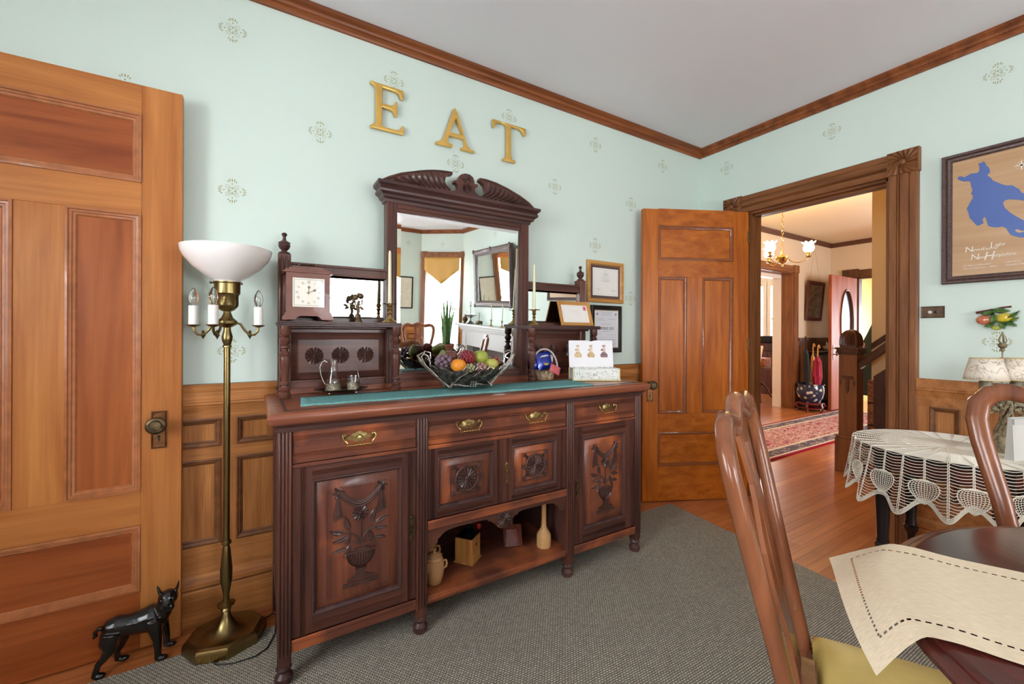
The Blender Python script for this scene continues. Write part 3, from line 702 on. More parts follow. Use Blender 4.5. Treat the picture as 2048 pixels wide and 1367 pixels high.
def carving(d, x0, x1, z0, z1, y):
    b = MB(); Wd, H = x1-x0, z1-z0
    P = lambda u, v: (x0+u*Wd, z0+v*H)
    def stem(pts, r=.003): b.tube([(P(u, v)[0], y-.002, P(u, v)[1]) for u, v in pts], r, 6)
    for u in (.27, .75):
        c = P(u, .868)
        for k in range(6): leaf(b, c[0]+.014*math.cos(k*PI/3), c[1]+.014*math.sin(k*PI/3), .022, .013, 60*k, y, 5)
        b.sphere((c[0], y, c[1]), .006, 8, 6)
        # tassel drop
        s_ = [(u-.012, .84), (u-.055, .70), (u-.045, .655), (u+.0, .672), (u+.055, .68), (u+.045, .73), (u+.012, .84)]
        b.prism([P(*p) for p in s_], y-.005, y); b.tube([(P(u, .84)[0], y-.006, P(u, .84)[1]), (P(u+.01, .70)[0], y-.006, P(u, .70)[1])], [.002, .005], 6)
    for dz, r in ((0, .006), (.018, .0045), (-.02, .004)):
        stem([(.28+.46*t, .865+dz-.105*math.sin(PI*t)) for t in [i/14 for i in range(15)]], r)
    c = P(.51, .69); rosette(b, c[0], c[1], y, .030, 12, .007)
    stem([(.51, .65), (.515, .55), (.51, .44)], .0035)
    for s_ in (-1, 1):
        stem([(.51, .45), (.51+s_*.05, .52), (.51+s_*.12, .555), (.51+s_*.19, .56)], .003)
        stem([(.51, .44), (.51+s_*.05, .475), (.51+s_*.12, .47)], .0025)
    for u, v, L_, w_, a in ((.37, .625, .058, .026, 105), (.66, .645, .062, .026, 72), (.255, .575, .055, .022, 160), (.76, .60, .055, .022, 22), (.29, .515, .055, .020, 192), (.745, .535, .05, .020, -6),
                            (.27, .435, .050, .018, 188), (.735, .465, .045, .018, -12), (.38, .50, .042, .020, 70), (.635, .50, .042, .020, 110), (.36, .415, .048, .020, 240), (.655, .435, .040, .022, -60)):
        c = P(u, v); leaf(b, c[0], c[1], L_, w_, a, y)
    # urn
    def ring(u0, u1, v0, v1, t): 
        p0, p1 = P(u0, v0), P(u1, v1); b.box(p0[0], p1[0], y-t, y, p0[1], p1[1])
    ring(.43, .60, .405, .425, .008); ring(.36, .67, .385, .405, .009)
    prof = [(.155, .385), (.155, .36), (.14, .33), (.11, .30), (.06, .278), (.05, .262)]
    n = 16
    for i in range(len(prof)-1):
        (r0, v0), (r1, v1) = prof[i], prof[i+1]
        for k in range(n):
            a0, a1 = PI*k/n, PI*(k+1)/n
            def Q(r, v, a, g=0): p = P(.515-r*math.cos(a), v); return (p[0], y-.002-.010*math.sin(a)*(r/.155)+g, p[1])
            am = (a0+a1)/2
            b.add([Q(r0, v0, a0, .003), Q(r0, v0, am, 0), Q(r0, v0, a1, .003), Q(r1, v1, a0, .003), Q(r1, v1, am, 0), Q(r1, v1, a1, .003)], [(0, 1, 4, 3), (1, 2, 5, 4)])
    ring(.455, .575, .25, .265, .009)
    b.prism([P(*p) for p in [(.46, .25), (.47, .225), (.43, .205), (.36, .192), (.36, .182), (.67, .182), (.67, .192), (.60, .205), (.56, .225), (.57, .25)]], y-.007, y)
    ring(.32, .71, .135, .165, .005)
    for k in range(7):
        c = P(.345+.056*k, .15); b.sphere((c[0], y-.005, c[1]), .0028, 8, 6)
    sub('carved_urn_of_flowers', b, WC, d)
d, y = cab_door(-3.070, -2.630, .157, .749, -3.008, -2.685, .215, .699, .034); escutcheon(-2.647, .445, d); carving(d, -3.008, -2.685, .215, .699, y)
d, y = cab_door(-1.812, -1.380, .157, .749, -1.754, -1.449, .220, .690, .034); escutcheon(-1.792, .440, d); carving(d, -1.754, -1.449, .22, .69, y)
for (x0, x1, p0, p1, ex) in ((-2.579, -2.228, -2.537, -2.273, None), (-2.226, -1.864, -2.178, -1.920, -2.205)):
    d, y = cab_door(x0, x1, .458, .747, p0, p1, .492, .708, .030)
    b = MB(); cx, cz = (p0+p1)/2, .600
    b.frame(cx-.075, cx+.075, cz-.066, cz+.066, [(0, y), (0, y-.002), (.003, y-.002), (.004, y+.001)])
    for sx in (-1, 1):
        for sz in (-1, 1):
            c = (cx+sx*.072, cz+sz*.063)
            for k in range(4): leaf(b, c[0]-sx*.020, c[1]-sz*.016, .036, .010, math.degrees(math.atan2(-sz, -sx))+(-36+24*k), y, 5, .004)
    b.lathe([(.057, 0), (.057, .006), (.053, .009), (.048, .006), (.047, .001)], n=36, cap=False, M=Matrix.Translation((cx, y, cz)) @ Matrix.Rotation(PI/2, 4, 'X'))
    for k in range(20):
        a = 2*PI*k/20; b.sphere((cx+.0525*math.cos(a), y-.008, cz+.0525*math.sin(a)), .0045, 6, 5)
    for s_ in (-1, 1): b.box(cx+s_*.0665-.010, cx+s_*.0665+.010, y-.006, y, cz-.010, cz+.010)
    rosette(b, cx, cz, y, .045, 16, .007)
    sub('carved_daisy', b, WC, d)
    if ex: escutcheon(ex, .590, d, .10, BRASS, False)
# ---- upper stage
b = MB(); b.box(-3.108, -1.334, -.114, -.040, .950, .976); part('upper_base_board', b, W('walnutred', 'x'), bevel=.003)
def shaft(x0, x1, z0, z1, nm='upper_post'):
    b = MB(); b.box(x0, x1, -.112, -.060, z0, z1)
    for i in range(3): b.lathe([(.005, z0), (.005, z1-.01)], (x0+(x1-x0)*(i+.5)/3, -.112, 0), 8)
    return part(nm, b, WN)
fin = [(.020, 0), (.024, .003), (.022, .008), (.012, .012), (.011, .016), (.020, .026), (.0245, .038), (.022, .046), (.025, .050), (.020, .054), (.008, .062), (.006, .076), (.008, .080), (.012, .086), (.008, .094), (.001, .096)]
for x0, x1 in ((-3.100, -3.050), (-1.400, -1.350)):
    p = shaft(x0, x1, .974, 1.568)
    sub('finial', MB().lathe(fin, ((x0+x1)/2, -.088, 1.568), 20), WD, p)
shaft(-2.634, -2.582, .974, 1.885, 'mirror_post'); shaft(-1.852, -1.797, .974, 1.885, 'mirror_post')
for x0, x1 in ((-3.050, -2.634), (-1.797, -1.400)):
    b = MB(); b.box(x0, x1, -.105, -.065, 1.486, 1.534); b.box(x0, x1, -.112, -.065, 1.522, 1.534); b.box(x0, x1, -.109, -.065, 1.486, 1.494); part('top_rail', b, WX, bevel=.002)
    b = MB(); b.box(x0, x1, -.105, -.065, 1.270, 1.290); part('lower_rail', b, WX)
    b = MB(); b.add([(x0+.012, -.0885, 1.300), (x1-.012, -.0885, 1.300), (x1-.012, -.0945, 1.476), (x0+.012, -.0945, 1.476), (x0, -.084, 1.288), (x1, -.084, 1.288), (x1, -.0912, 1.488), (x0, -.0912, 1.488)],
                    [(0, 1, 2, 3), (4, 5, 1, 0), (5, 6, 2, 1), (6, 7, 3, 2), (7, 4, 0, 3)]); part('side_mirror', b, MIRROR, smooth=False)
    b = MB(); b.box(x0, x1, -.070, -.050, .974, 1.534); part('back_board', b, WD)
    # panel with three carved daisies
    b = MB(); b.box(x0, x1, -.098, -.069, .974, 1.010); b.box(x0, x1, -.104, -.069, 1.0, 1.010); part('panel_rail', b, WX, bevel=.002); b = MB(); b.box(x0, x1, -.098, -.069, 1.222, 1.252); b.box(x0, x1, -.106, -.069, 1.238, 1.252); part('panel_rail', b, WX, bevel=.002)
    b = MB(); b.frame(x0, x1, 1.010, 1.222, [(0, -.080), (.004, -.082), (.030, -.094), (.030, -.0955), (.033, -.096)]); b.add([(x0+.033, -.096, 1.043), (x1-.033, -.096, 1.043), (x1-.033, -.096, 1.189), (x0+.033, -.096, 1.189)], [(0, 1, 2, 3)])
    q = part('lower_panel', b, WX)
    for k in (-1, 0, 1): b = MB(); rosette(b, (x0+x1)/2+k*.112, 1.118, -.0965, .040, 14, .007); sub('carved_daisy', b, WC, q)
# main mirror: glass leans slightly forward
b = MB(); b.box(-2.582, -1.852, -.108, -.06, .974, 1.020); b.box(-2.582, -1.852, -.114, -.06, .990, 1.006); part('mirror_bottom_rail', b, WX, bevel=.002)
b = MB(); b.box(-2.582, -1.852, -.108, -.06, 1.828, 1.885); b.box(-2.582, -1.852, -.114, -.06, 1.845, 1.855); b.box(-2.582, -1.852, -.114, -.06, 1.866, 1.876); part('mirror_top_rail', b, WX, bevel=.002)
TL = math.tan(math.radians(1.95)); zc = lambda z: -.088-(z-1.02)*TL*.55
gx0, gx1, gz0, gz1 = -2.580, -1.854, 1.018, 1.830; bv = .022
def gy(z): return -.072-(z-1.02)*TL
b = MB(); b.add([(gx0+bv, gy(gz0+bv)-.0018, gz0+bv), (gx1-bv, gy(gz0+bv)-.0018, gz0+bv), (gx1-bv, gy(gz1-bv)-.0018, gz1-bv), (gx0+bv, gy(gz1-bv)-.0018, gz1-bv), (gx0, gy(gz0), gz0), (gx1, gy(gz0), gz0), (gx1, gy(gz1), gz1), (gx0, gy(gz1), gz1)],
             [(0, 1, 2, 3), (4, 5, 1, 0), (5, 6, 2, 1), (6, 7, 3, 2), (7, 4, 0, 3)])
part('bevelled_mirror', b, MIRROR, smooth=False)
b = MB(); b.box(-2.60, -1.83, -.060, -.045, .974, 1.93); part('mirror_back_board', b, WD)
# shelves
for x0, x1 in ((-3.108, -2.594), (-1.858, -1.336)):
    b = MB(); pr = [(-.002, 1.250), (.006, 1.250), (.006, 1.256), (.010, 1.258), (.010, 1.263), (.006, 1.265), (.006, 1.270), (-.002, 1.270)]
    b.sweep([(-o, z) for o, z in pr], [(x0+.010, -.06), (x0+.010, -.232), (x1-.010, -.232), (x1-.010, -.06)]); b.box(x0+.010, x1-.010, -.232, -.06, 1.2505, 1.2695)
    part('bracket_shelf', b, WDX)
    b = MB(); b.box(x0+.02, x1-.02, -.15, -.06, 1.240, 1.2505); part('shelf_moulding', b, WX, bevel=.003)
colp = [(.021, 0), (.023, .004), (.023, .020), (.018, .026), (.022, .032), (.022, .038), (.014, .046), (.0135, .052), (.019, .056), (.019, .062), (.0125, .070), (.013, .078), (.016, .100), (.020, .130), (.0225, .158), (.0225, .168), (.020, .174), (.0225, .180), (.020, .186), (.012, .196), (.011, .203), (.019, .209), (.019, .214), (.012, .220), (.020, .232), (.022, .240), (.018, .248), (.013, .254), (.018, .260), (.022, .266), (.022, .3005)]
for x in (-3.078, -2.614, -1.838, -1.372):
    part('turned_column', MB().lathe(colp, (x, -.214, .9505), 22), WN)
# cornice and broken pediment
b = MB(); cp = [(0, 1.868), (.006, 1.868), (.010, 1.882), (.022, 1.888), (.026, 1.900), (.040, 1.910), (.042, 1.920), (.036, 1.930), (.052, 1.944), (.052, 1.958), (0, 1.958)]
b.sweep([(-o, z) for o, z in cp], [(-2.634, -.05), (-2.634, -.112), (-1.797, -.112), (-1.797, -.05)]); b.box(-2.634, -1.797, -.112, -.05, 1.87, 1.957); part('cornice', b, WDX)
PED = [(-2.654, 1.955), (-2.654, 1.977), (-2.621, 1.997), (-2.565, 2.024), (-2.501, 2.044), (-2.417, 2.065), (-2.354, 2.077), (-2.287, 2.085), (-2.287, 2.068), (-2.31, 2.062), (-2.326, 2.047), (-2.33, 2.028), (-2.326, 2.005), (-2.313, 1.986), (-2.296, 1.981), (-2.274, 1.987), (-2.257, 2.003), (-2.257, 2.018), (-2.264, 2.027), (-2.278, 2.029), (-2.278, 2.041), (-2.261, 2.043), (-2.254, 2.061), (-2.238, 2.08), (-2.214, 2.09), (-2.187, 2.09), (-2.166, 2.078), (-2.157, 2.055), (-2.157, 2.044), (-2.136, 2.045), (-2.138, 2.031), (-2.152, 2.022), (-2.156, 2.009), (-2.147, 1.995), (-2.128, 1.984), (-2.106, 1.986), (-2.091, 2.001), (-2.087, 2.021), (-2.096, 2.048), (-2.114, 2.063), (-2.129, 2.068), (-2.127, 2.083), (-2.085, 2.085), (-2.02, 2.078), (-1.938, 2.058), (-1.86, 2.032), (-1.796, 2.003), (-1.759, 1.975), (-1.759, 1.955)]
pd_ = part('broken_pediment', MB().prism([(x, z) for x, z in PED], -.118, -.082), WX, bevel=.002)
b = MB()
def ridge(pts, wd):
    vs = []; fs = []; n = len(pts)
    for i, (x, z) in enumerate(pts):
        t = i/(n-1); d = Vector(pts[min(i+1, n-1)])-Vector(pts[max(i-1, 0)]); d.normalize(); q = (-d.y, d.x); w_ = wd*(.35+.65*math.sin(PI*min(1, t*1.1+.05)))
        for o, yy in ((-w_, -.118), (0, -.127), (w_*.8, -.120), (w_, -.118)): vs.append((x+q[0]*o, yy, z+q[1]*o))
    for i in range(n-1):
        for j in range(3): fs.append((i*4+j, i*4+j+1, i*4+j+5, i*4+j+4))
    b.add(vs, fs)
for s_ in (-1, 1):
    mid = -2.2065
    for k in range(9):
        u = k/8
        tx_, tz = .135+.26*u, 2.066-.075*u**1.6-.004     # top of flute (distance from centre)
        bx_ = .125+.22*u+.0; bz = 1.982-.008*u
        if k == 8: bx_ += .03
        pts = []
        for i in range(9):
            t = i/8; x = tx_+(bx_-.03-tx_)*t+ .022*math.sin(PI*t)*(1-u*.6); z = tz+(bz-tz)*t
            pts.append((mid+s_*x, z))
        ridge(pts, .0125)
    b.tube([(mid+s_*(.085+.37*t), -.119, 2.078-.115*t**1.9) for t in [i/16 for i in range(17)]], .004, 6)
rosette(b, -2.205, 2.010, -.118, .026, 12, .009)
b.prism([(x, z) for x, z in arc(-2.2055, 2.052, .036, 0, 180, 14)], -.121, -.118); rosette(b, -2.2055, 2.056, -.121, .022, 10, .004)
sub('pediment_carving', b, WC, pd_)
# ---------------------------------------------------------------- hall beyond the doorway
HY, HX, HC = 1.33, 5.78, 2.88
wall('wall_hall', 'y', HY, HY+.17, .15, HX+.1, 0, HC, [(2.5, 4.42, 0, 2.25)], HALLW)
wall('wall_hall_far', 'x', HX, HX+.12, -3.7, HY, 0, HC, [(-.25, .92, 0, 2.22)], HALLW)
wall('wall_hall_near', 'x', .15, .17, -3.7, HY, 0, HC, [(-1.241, -.404, 0, 2.147)], HALLW)
wall('wall_hall_side', 'y', -3.72, -3.6, .15, HX+.1, 0, HC, [(2.6, 4.2, .8, 2.4)], HALLW)  # unseen opening added to let in the extra hall daylight
wall('wall_stair', 'x', 1.60, 1.70, -3.6, -.637, 0, HC, [], wallmat('lamplit_beige_plaster', srgb(226, 192, 140)))  # beige wall with the chandelier's warm light put into its colour
struct(build('ceiling_hall', MB().box(.1, HX+2.1, -3.7, 5.1, HC, HC+.1), HALLC, smooth=False))
# vestibule
wall('wall_vestibule', 'y', 1.05, 1.15, HX+.12, 7.6, 0, HC, [], YELL)
wall('wall_vestibule_side', 'y', -.95, -.85, HX+.12, 7.6, 0, HC, [], YELL)
wall('wall_vestibule_far', 'x', 7.25, 7.35, -.95, 1.15, 0, HC, [(-.3, .7, 0, 2.3)], YELL)
# parlour shell
wall('wall_parlour_far', 'x', 7.0, 7.12, 1.5, 5.0, 0, HC, [(3.16, 4.4, .82, 2.36), (2.86, 2.99, .82, 2.36)], CREAM)
wall('wall_parlour_back', 'y', 5.0, 5.1, 1.9, 7.1, 0, HC, [], CREAM)
wall('wall_parlour_side', 'x', 1.8, 1.9, 1.5, 5.1, 0, HC, [], CREAM)
DO = W('darkoak', 'z'); DOX = W('darkoak', 'x')
hb = plain('hall_crown_brown', srgb(92, 56, 40), .4, noise=.2)
cr = [(0, HC-.075), (-.014, HC-.075), (-.018, HC-.03), (-.032, HC-.02), (-.04, HC), (0, HC)]
struct(build('trim_8', MB().sweep(cr, [(.17, HY), (HX, HY), (HX, -3.6), (1.70, -3.6), ]), hb, smooth=False))
# parlour opening casing
b = MB()
def flat_case(b, x0, x1, z0, z1, y, d=.03, mi=0):
    b.box(x0, x1, y-d, y, z0, z1, mi)
    for k in (.18, .32, .68, .82): xc = x0+(x1-x0)*k; b.box(xc-.004, xc+.004, y-d-.005, y-d+.001, z0, z1, mi)
flat_case(b, 4.42, 4.55, 0, 2.255, HY); flat_case(b, 2.37, 2.5, 0, 2.255, HY)
b.box(2.5, 4.42, HY-.03, HY, 2.25, 2.36, 1); b.box(2.5, 4.42, HY-.036, HY, 2.29, 2.31, 1)
for x in (4.412, 2.362): b.box(x, x+.145, HY-.04, HY, 2.25, 2.375, 0)
b.box(4.405, 4.42, HY-.0, HY+.17, 0, 2.25, 0); b.box(2.5, 4.42, HY, HY+.17, 2.235, 2.25, 1)
struct(build('trim_9', b, [W('darkcasing', 'z'), W('darkcasing', 'x')], smooth=False, bevel=.002))
b = MB(); b.box(4.40, 4.50, 1.502, 1.64, 0, 2.24); b.box(2.4, 4.40, 1.502, 1.60, 2.17, 2.24)
struct(build('trim_10', b, plain('white_paint', srgb(236, 226, 214), .4), smooth=False))
# front doorway casing and hall dado
b = MB(); b.box(HX-.03, HX, .92, 1.05, 0, 2.24); b.box(HX-.035, HX, .905, 1.14, 2.24, 2.375); b.box(HX-.03, HX, -.25, .92, 2.22, 2.355); b.box(HX-.03, HX, -.38, -.25, 0, 2.24)
b.box(HX-.0, HX+.12, .905, .925, 0, 2.22); b.box(HX, HX+.12, -.25, .92, 2.20, 2.225)
struct(build('trim_11', b, DO, smooth=False, bevel=.002))
b = MB(); b.box(4.56, HX, HY-.012, HY, 0, 1.12); b.box(4.56, HX, HY-.04, HY, 1.12, 1.175); b.box(4.56, HX, HY-.03, HY, 0, .2)
for k in range(4): b.frame(4.62+.28*k, 4.84+.28*k, .28, 1.05, [(0, HY-.012), (0, HY-.02), (.02, HY-.014)])
struct(build('trim_12', b, DO, smooth=False))
# parlour windows with lace
def lace_mat():
    m, N, L, b = mat('net_lace'); out = N['Material Output']
    tc = N.new('ShaderNodeTexCoord'); v = N.new('ShaderNodeTexVoronoi'); v.inputs['Scale'].default_value = 14; L.new(tc.outputs['Object'], v.inputs['Vector'])
    r = N.new('ShaderNodeValToRGB'); r.color_ramp.elements[0].position = .25; r.color_ramp.elements[1].position = .6; r.color_ramp.elements[0].color = (.75,)*3+(1,); r.color_ramp.elements[1].color = (.3,)*3+(1,)
    L.new(v.outputs['Distance'], r.inputs['Fac'])
    tr = N.new('ShaderNodeBsdfTransparent'); tl = N.new('ShaderNodeBsdfTranslucent'); tl.inputs[0].default_value = (.9, .9, .92, 1)
    mx = N.new('ShaderNodeMixShader'); L.new(r.outputs['Color'], mx.inputs[0]); L.new(tr.outputs[0], mx.inputs[1]); L.new(tl.outputs[0], mx.inputs[2]); L.new(mx.outputs[0], out.inputs[0])
    return m
LACE = lace_mat()
for nm, y0, y1 in (('window_5', 3.16, 4.4), ('window_6', 2.86, 2.99)):
    b = MB(); b.box(6.98, 7.0, y0-.09, y0, .7, 2.46); b.box(6.98, 7.0, y1, y1+.09, .7, 2.46); b.box(6.98, 7.0, y0, y1, 2.36, 2.46); b.box(6.96, 7.0, y0-.1, y1+.1, .76, .82); b.box(7.02, 7.05, y0, y1, 1.57, 1.62)
    struct(build(nm, b, plain('white_paint', srgb(236, 226, 214), .4), smooth=False))
tag(build('lace_curtain', MB().grid(lambda u, v: Vector((6.93+.012*math.sin(u*60), 3.18+1.2*u, .70+1.6*v)), 90, 2), LACE), 'white lace curtain on the parlour window seen beyond the hall', 'curtain')

# oriental hall carpet
def carpet_mat():
    m, N, L, b = mat('oriental_carpet')
    tc = N.new('ShaderNodeTexCoord'); sp = N.new('ShaderNodeSeparateXYZ'); L.new(tc.outputs['Object'], sp.inputs[0])
    def math_(op, a, b2=None, c=None):
        n = N.new('ShaderNodeMath'); n.operation = op
        for i, v in enumerate((a, b2, c)):
            if v is None: continue
            if isinstance(v, (int, float)): n.inputs[i].default_value = v
            else: L.new(v, n.inputs[i])
        return n.outputs[0]
    ay = math_('ABSOLUTE', sp.outputs['Y']); ax = math_('ABSOLUTE', sp.outputs['X'])
    d = math_('MINIMUM', math_('SUBTRACT', .45, ay), math_('SUBTRACT', 2.2, ax))   # distance from edge
    vor = N.new('ShaderNodeTexVoronoi'); vor.inputs['Scale'].default_value = 16; vor.distance = 'MANHATTAN'; L.new(tc.outputs['Object'], vor.inputs['Vector'])
    ns = N.new('ShaderNodeTexNoise'); ns.inputs['Scale'].default_value = 11; ns.inputs['Detail'].default_value = 6; ns.inputs['Distortion'].default_value = 1.5; L.new(tc.outputs['Object'], ns.inputs['Vector'])
    wv = N.new('ShaderNodeTexWave'); wv.wave_type = 'RINGS'; wv.inputs['Scale'].default_value = 2.4; wv.inputs['Distortion'].default_value = 6; wv.inputs['Detail'].default_value = 3; L.new(tc.outputs['Object'], wv.inputs['Vector'])
    fieldr = N.new('ShaderNodeValToRGB'); fieldr.color_ramp.interpolation = 'CONSTANT'
    els = fieldr.color_ramp.elements; els[0].position = 0; els[0].color = srgb(150, 28, 62); els[1].position = .42; els[1].color = srgb(206, 192, 176)
    for p, c in ((.465, srgb(166, 52, 80)), (.50, srgb(150, 150, 148)), (.53, srgb(186, 96, 108)), (.57, srgb(210, 198, 184)), (.62, srgb(160, 36, 66)), (.68, srgb(120, 96, 98))):
        e = els.new(p); e.color = c
    mixf = math_('ADD', math_('MULTIPLY', ns.outputs['Fac'], .85), math_('MULTIPLY', wv.outputs['Fac'], .16)); L.new(mixf, fieldr.inputs['Fac'])
    bord = N.new('ShaderNodeValToRGB'); bord.color_ramp.interpolation = 'CONSTANT'; els = bord.color_ramp.elements
    els[0].position = 0; els[0].color = srgb(92, 86, 98); els[1].position = .36; els[1].color = srgb(150, 120, 122)
    e = els.new(.5); e.color = srgb(176, 168, 168); e = els.new(.62); e.color = srgb(96, 84, 96)
    L.new(vor.outputs['Distance'], bord.inputs['Fac'])
    cur = fieldr.outputs['Color']
    def sel(th, col, cur):
        g_ = math_('LESS_THAN', d, th); mx = N.new('ShaderNodeMix'); mx.data_type = 'RGBA'; L.new(g_, mx.inputs['Factor']); L.new(cur, mx.inputs[6])
        if isinstance(col, tuple): mx.inputs[7].default_value = col
        else: L.new(col, mx.inputs[7])
        return mx.outputs[2]
    cur = sel(.205, srgb(206, 198, 182), cur); cur = sel(.175, bord.outputs['Color'], cur); cur = sel(.055, srgb(206, 198, 182), cur); cur = sel(.03, srgb(140, 20, 48), cur)
    L.new(cur, b.inputs['Base Color']); b.inputs['Roughness'].default_value = .95; b.inputs['Specular IOR Level'].default_value = .1
    return m
b = MB().box(-2.2, 2.2, -.45, .45, 0, .012); o = build('oriental_rug', b, carpet_mat(), smooth=False); o.location = (2.75, .414, .001)
tag(o, 'long crimson oriental rug with cream and grey border on the hall floor', 'rug')

# newel post and stair
ST = thing('staircase', 'dark oak staircase with tall square domed newel post in the hall', 'staircase', (1.38, -.56, 0))
STI = Matrix.Translation((-1.38, .56, 0))
def sp_(name, mb, m, **k): mb.v = [STI @ Vector(v) for v in mb.v]; return build(name, mb, m, ST, **k)
b = MB(); b.box(1.285, 1.475, -.655, -.474, 0, .30); b.box(1.29, 1.47, -.65, -.479, .30, .325); b.box(1.31, 1.45, -.63, -.494, .32, 1.06); sp_('newel_post', b, W('darkcasing', 'z'), bevel=.004)
b = MB()
b.box(1.305, 1.455, -.635, -.489, 1.045, 1.06); b.box(1.285, 1.475, -.655, -.469, 1.095, 1.11)
for k in range(8): t = (k+.5)/8; b.box(1.295+.17*t-.005, 1.295+.17*t+.005, -.652, -.474, 1.06, 1.075); b.box(1.288, 1.472, -.645+.165*t-.005, -.645+.165*t+.005, 1.06, 1.075)
b.box(1.297, 1.463, -.643, -.481, 1.06, 1.096); sp_('newel_cap', b, DO, bevel=.002)
b = MB(); cx, cy = 1.38, -.562
def dome(u, v):
    a = 2*PI*u; z = 1.11+.165*v; s_ = 1/max(abs(math.cos(a)), abs(math.sin(a))); k = (1 if v < .35 else math.sqrt(max(0, 1-((v-.35)/.65)**2)))
    r = .068*(s_*.75+.25)*k*(1+.05*math.cos(a*24)*(v > .1)); return Vector((cx+r*math.cos(a), cy+r*math.sin(a), z))
b.grid(dome, 96, 14, wrap=True); sp_('newel_dome', b, DO)
b = MB()
for x in (1.340, 1.380, 1.420): pass
yc = -.562
b.prism([(yc-.035, .86), (yc-.045, .85), (yc-.03, .83), (yc-.012, .835), (yc-.012, .74), (yc, .70), (yc+.012, .74), (yc+.012, .835), (yc+.03, .83), (yc+.045, .85), (yc+.035, .86)], 1.302, 1.311, plane='yz')
for s_ in (-1, 1): b.prism([(yc+s_*.05, .83), (yc+s_*.056, .80), (yc+s_*.05, .77), (yc+s_*.044, .80)], 1.304, 1.311, plane='yz')
sp_('newel_carving', b, DO, bevel=.002)
b = MB()
def slab(y0, z0, y1, z1, x0, x1, h): b.add([(x0, y0, z0), (x1, y0, z0), (x1, y0, z0+h), (x0, y0, z0+h), (x0, y1, z1), (x1, y1, z1), (x1, y1, z1+h), (x0, y1, z1+h)], [(0, 1, 2, 3), (4, 7, 6, 5), (0, 4, 5, 1), (1, 5, 6, 2), (2, 6, 7, 3), (3, 7, 4, 0)])
slab(-.62, .91, -2.6, 2.75, 1.345, 1.415, .06); slab(-.62, .97, -2.6, 2.81, 1.355, 1.405, .018); sp_('handrail', b, DO, bevel=.004)
b = MB(); b.add([(1.45, -.70, 0), (1.45, -3.5, 0), (1.45, -3.5, 3.3), (1.45, -.70, .86), (1.60, -.70, 0), (1.60, -3.5, 0), (1.60, -3.5, 3.3), (1.60, -.70, .86)], [(0, 1, 2, 3), (7, 6, 5, 4), (0, 3, 7, 4), (1, 5, 6, 2), (3, 2, 6, 7), (0, 4, 5, 1)])
for k in range(3): y = -.76-.16*k; b.frame(y-.12, y, .15, .80+.1*k, [(0, 1.45), (0, 1.44), (.02, 1.444), (.022, 1.449)], plane='yz')
sp_('stair_panelling', b, plain('stair_panel_brown', srgb(74, 38, 24), .35, 0, .3, noise=.3, ns=6))
b = MB(); slab(-.64, 1.09, -2.0, 2.24, 1.575, 1.60, .055); sp_('wall_skirting', b, DO)
b = MB()
for k in range(4): b.box(1.46, 1.60, -.70+.0, -.655, .02+.2*k, .03+.2*k)
b.box(1.46, 1.59, -.70, -.655, 0, .82); sp_('stair_carpet_edge', b, plain('patterned_stair_carpet', srgb(170, 100, 60), .9, noise=.7, ns=45))

# front door standing open, with oval glass
FD = thing('front_door', 'reddish front door with tall oval glass standing open against the hall wall', 'door', (4.75, .93, 0))
b = MB(); n = 40; W_, H_ = .95, 2.2; ox, oz, ax_, az_ = .56, 1.42, .235, .56
ov = [(ox+ax_*math.cos(2*PI*k/n), oz+az_*math.sin(2*PI*k/n)) for k in range(n)]
for y in (-.022, .022):
    base = len(b.v); out = []
    for k in range(n):
        c_, s_ = math.cos(2*PI*k/n), math.sin(2*PI*k/n)
        m_ = min((W_-ox if c_ > 0 else ox)/max(abs(c_), 1e-6), (H_-oz if s_ > 0 else oz-.01)/max(abs(s_), 1e-6)); out.append((ox+c_*m_, oz+s_*m_))
    b.add([(x, y, z) for x, z in ov+out], [(k, (k+1) % n, (k+1) % n+n, k+n) for k in range(n)])
b.add([(x, y, z) for y in (-.022, .022) for x, z in ov], [(k, (k+1) % n, (k+1) % n+n, k+n) for k in range(n)])
for x0, x1, z0, z1 in ((0, .1, .01, H_), (W_-.1, W_, .01, H_), (.1, W_-.1, .01, .12), (.1, W_-.1, H_-.1, H_)): b.box(x0, x1, -.0225, .0225, z0, z1)
build('door_slab', b, wood('front_door_wood', srgb(176, 92, 54), srgb(128, 60, 34), 'z', 1.0, .5, .0, .8, .2), FD, angle=25)
b = MB(); b.tube([(x, -.024, z) for x, z in ov], .014, 8, closed=True); build('oval_moulding', b, plain('dark_red_wood', srgb(66, 30, 24), .3), FD)
def etched():
    m, N, L, b = mat('etched_glass'); out = N['Material Output']
    t = N.new('ShaderNodeBsdfTransparent'); t.inputs[0].default_value = (.8, .82, .86, 1); d_ = N.new('ShaderNodeBsdfGlossy'); d_.inputs['Roughness'].default_value = .25; d_.inputs[0].default_value = (.8, .82, .86, 1)
    tl = N.new('ShaderNodeBsdfTranslucent'); m0 = N.new('ShaderNodeMixShader'); m0.inputs[0].default_value = .5; L.new(d_.outputs[0], m0.inputs[1]); L.new(tl.outputs[0], m0.inputs[2])
    mx = N.new('ShaderNodeMixShader'); mx.inputs[0].default_value = .6; L.new(t.outputs[0], mx.inputs[1]); L.new(m0.outputs[0], mx.inputs[2]); L.new(mx.outputs[0], out.inputs[0]); return m
build('oval_glass', MB().prism(ov, -.004, .004), etched(), FD)
b = MB(); b.box(.055, .09, -.027, -.022, .82, 1.06); b.lathe([(.008, 0), (.008, .03), (.024, .04), (.026, .055), (.001, .064)], n=16, M=Matrix.Translation((.072, -.025, .91)) @ Matrix.Rotation(PI/2, 4, 'X')); b.tube([(.072, -.03, 1.0), (.072, -.05, 1.01), (.11, -.052, 1.01)], .007, 8)
build('door_handle', b, BRONZE, FD)

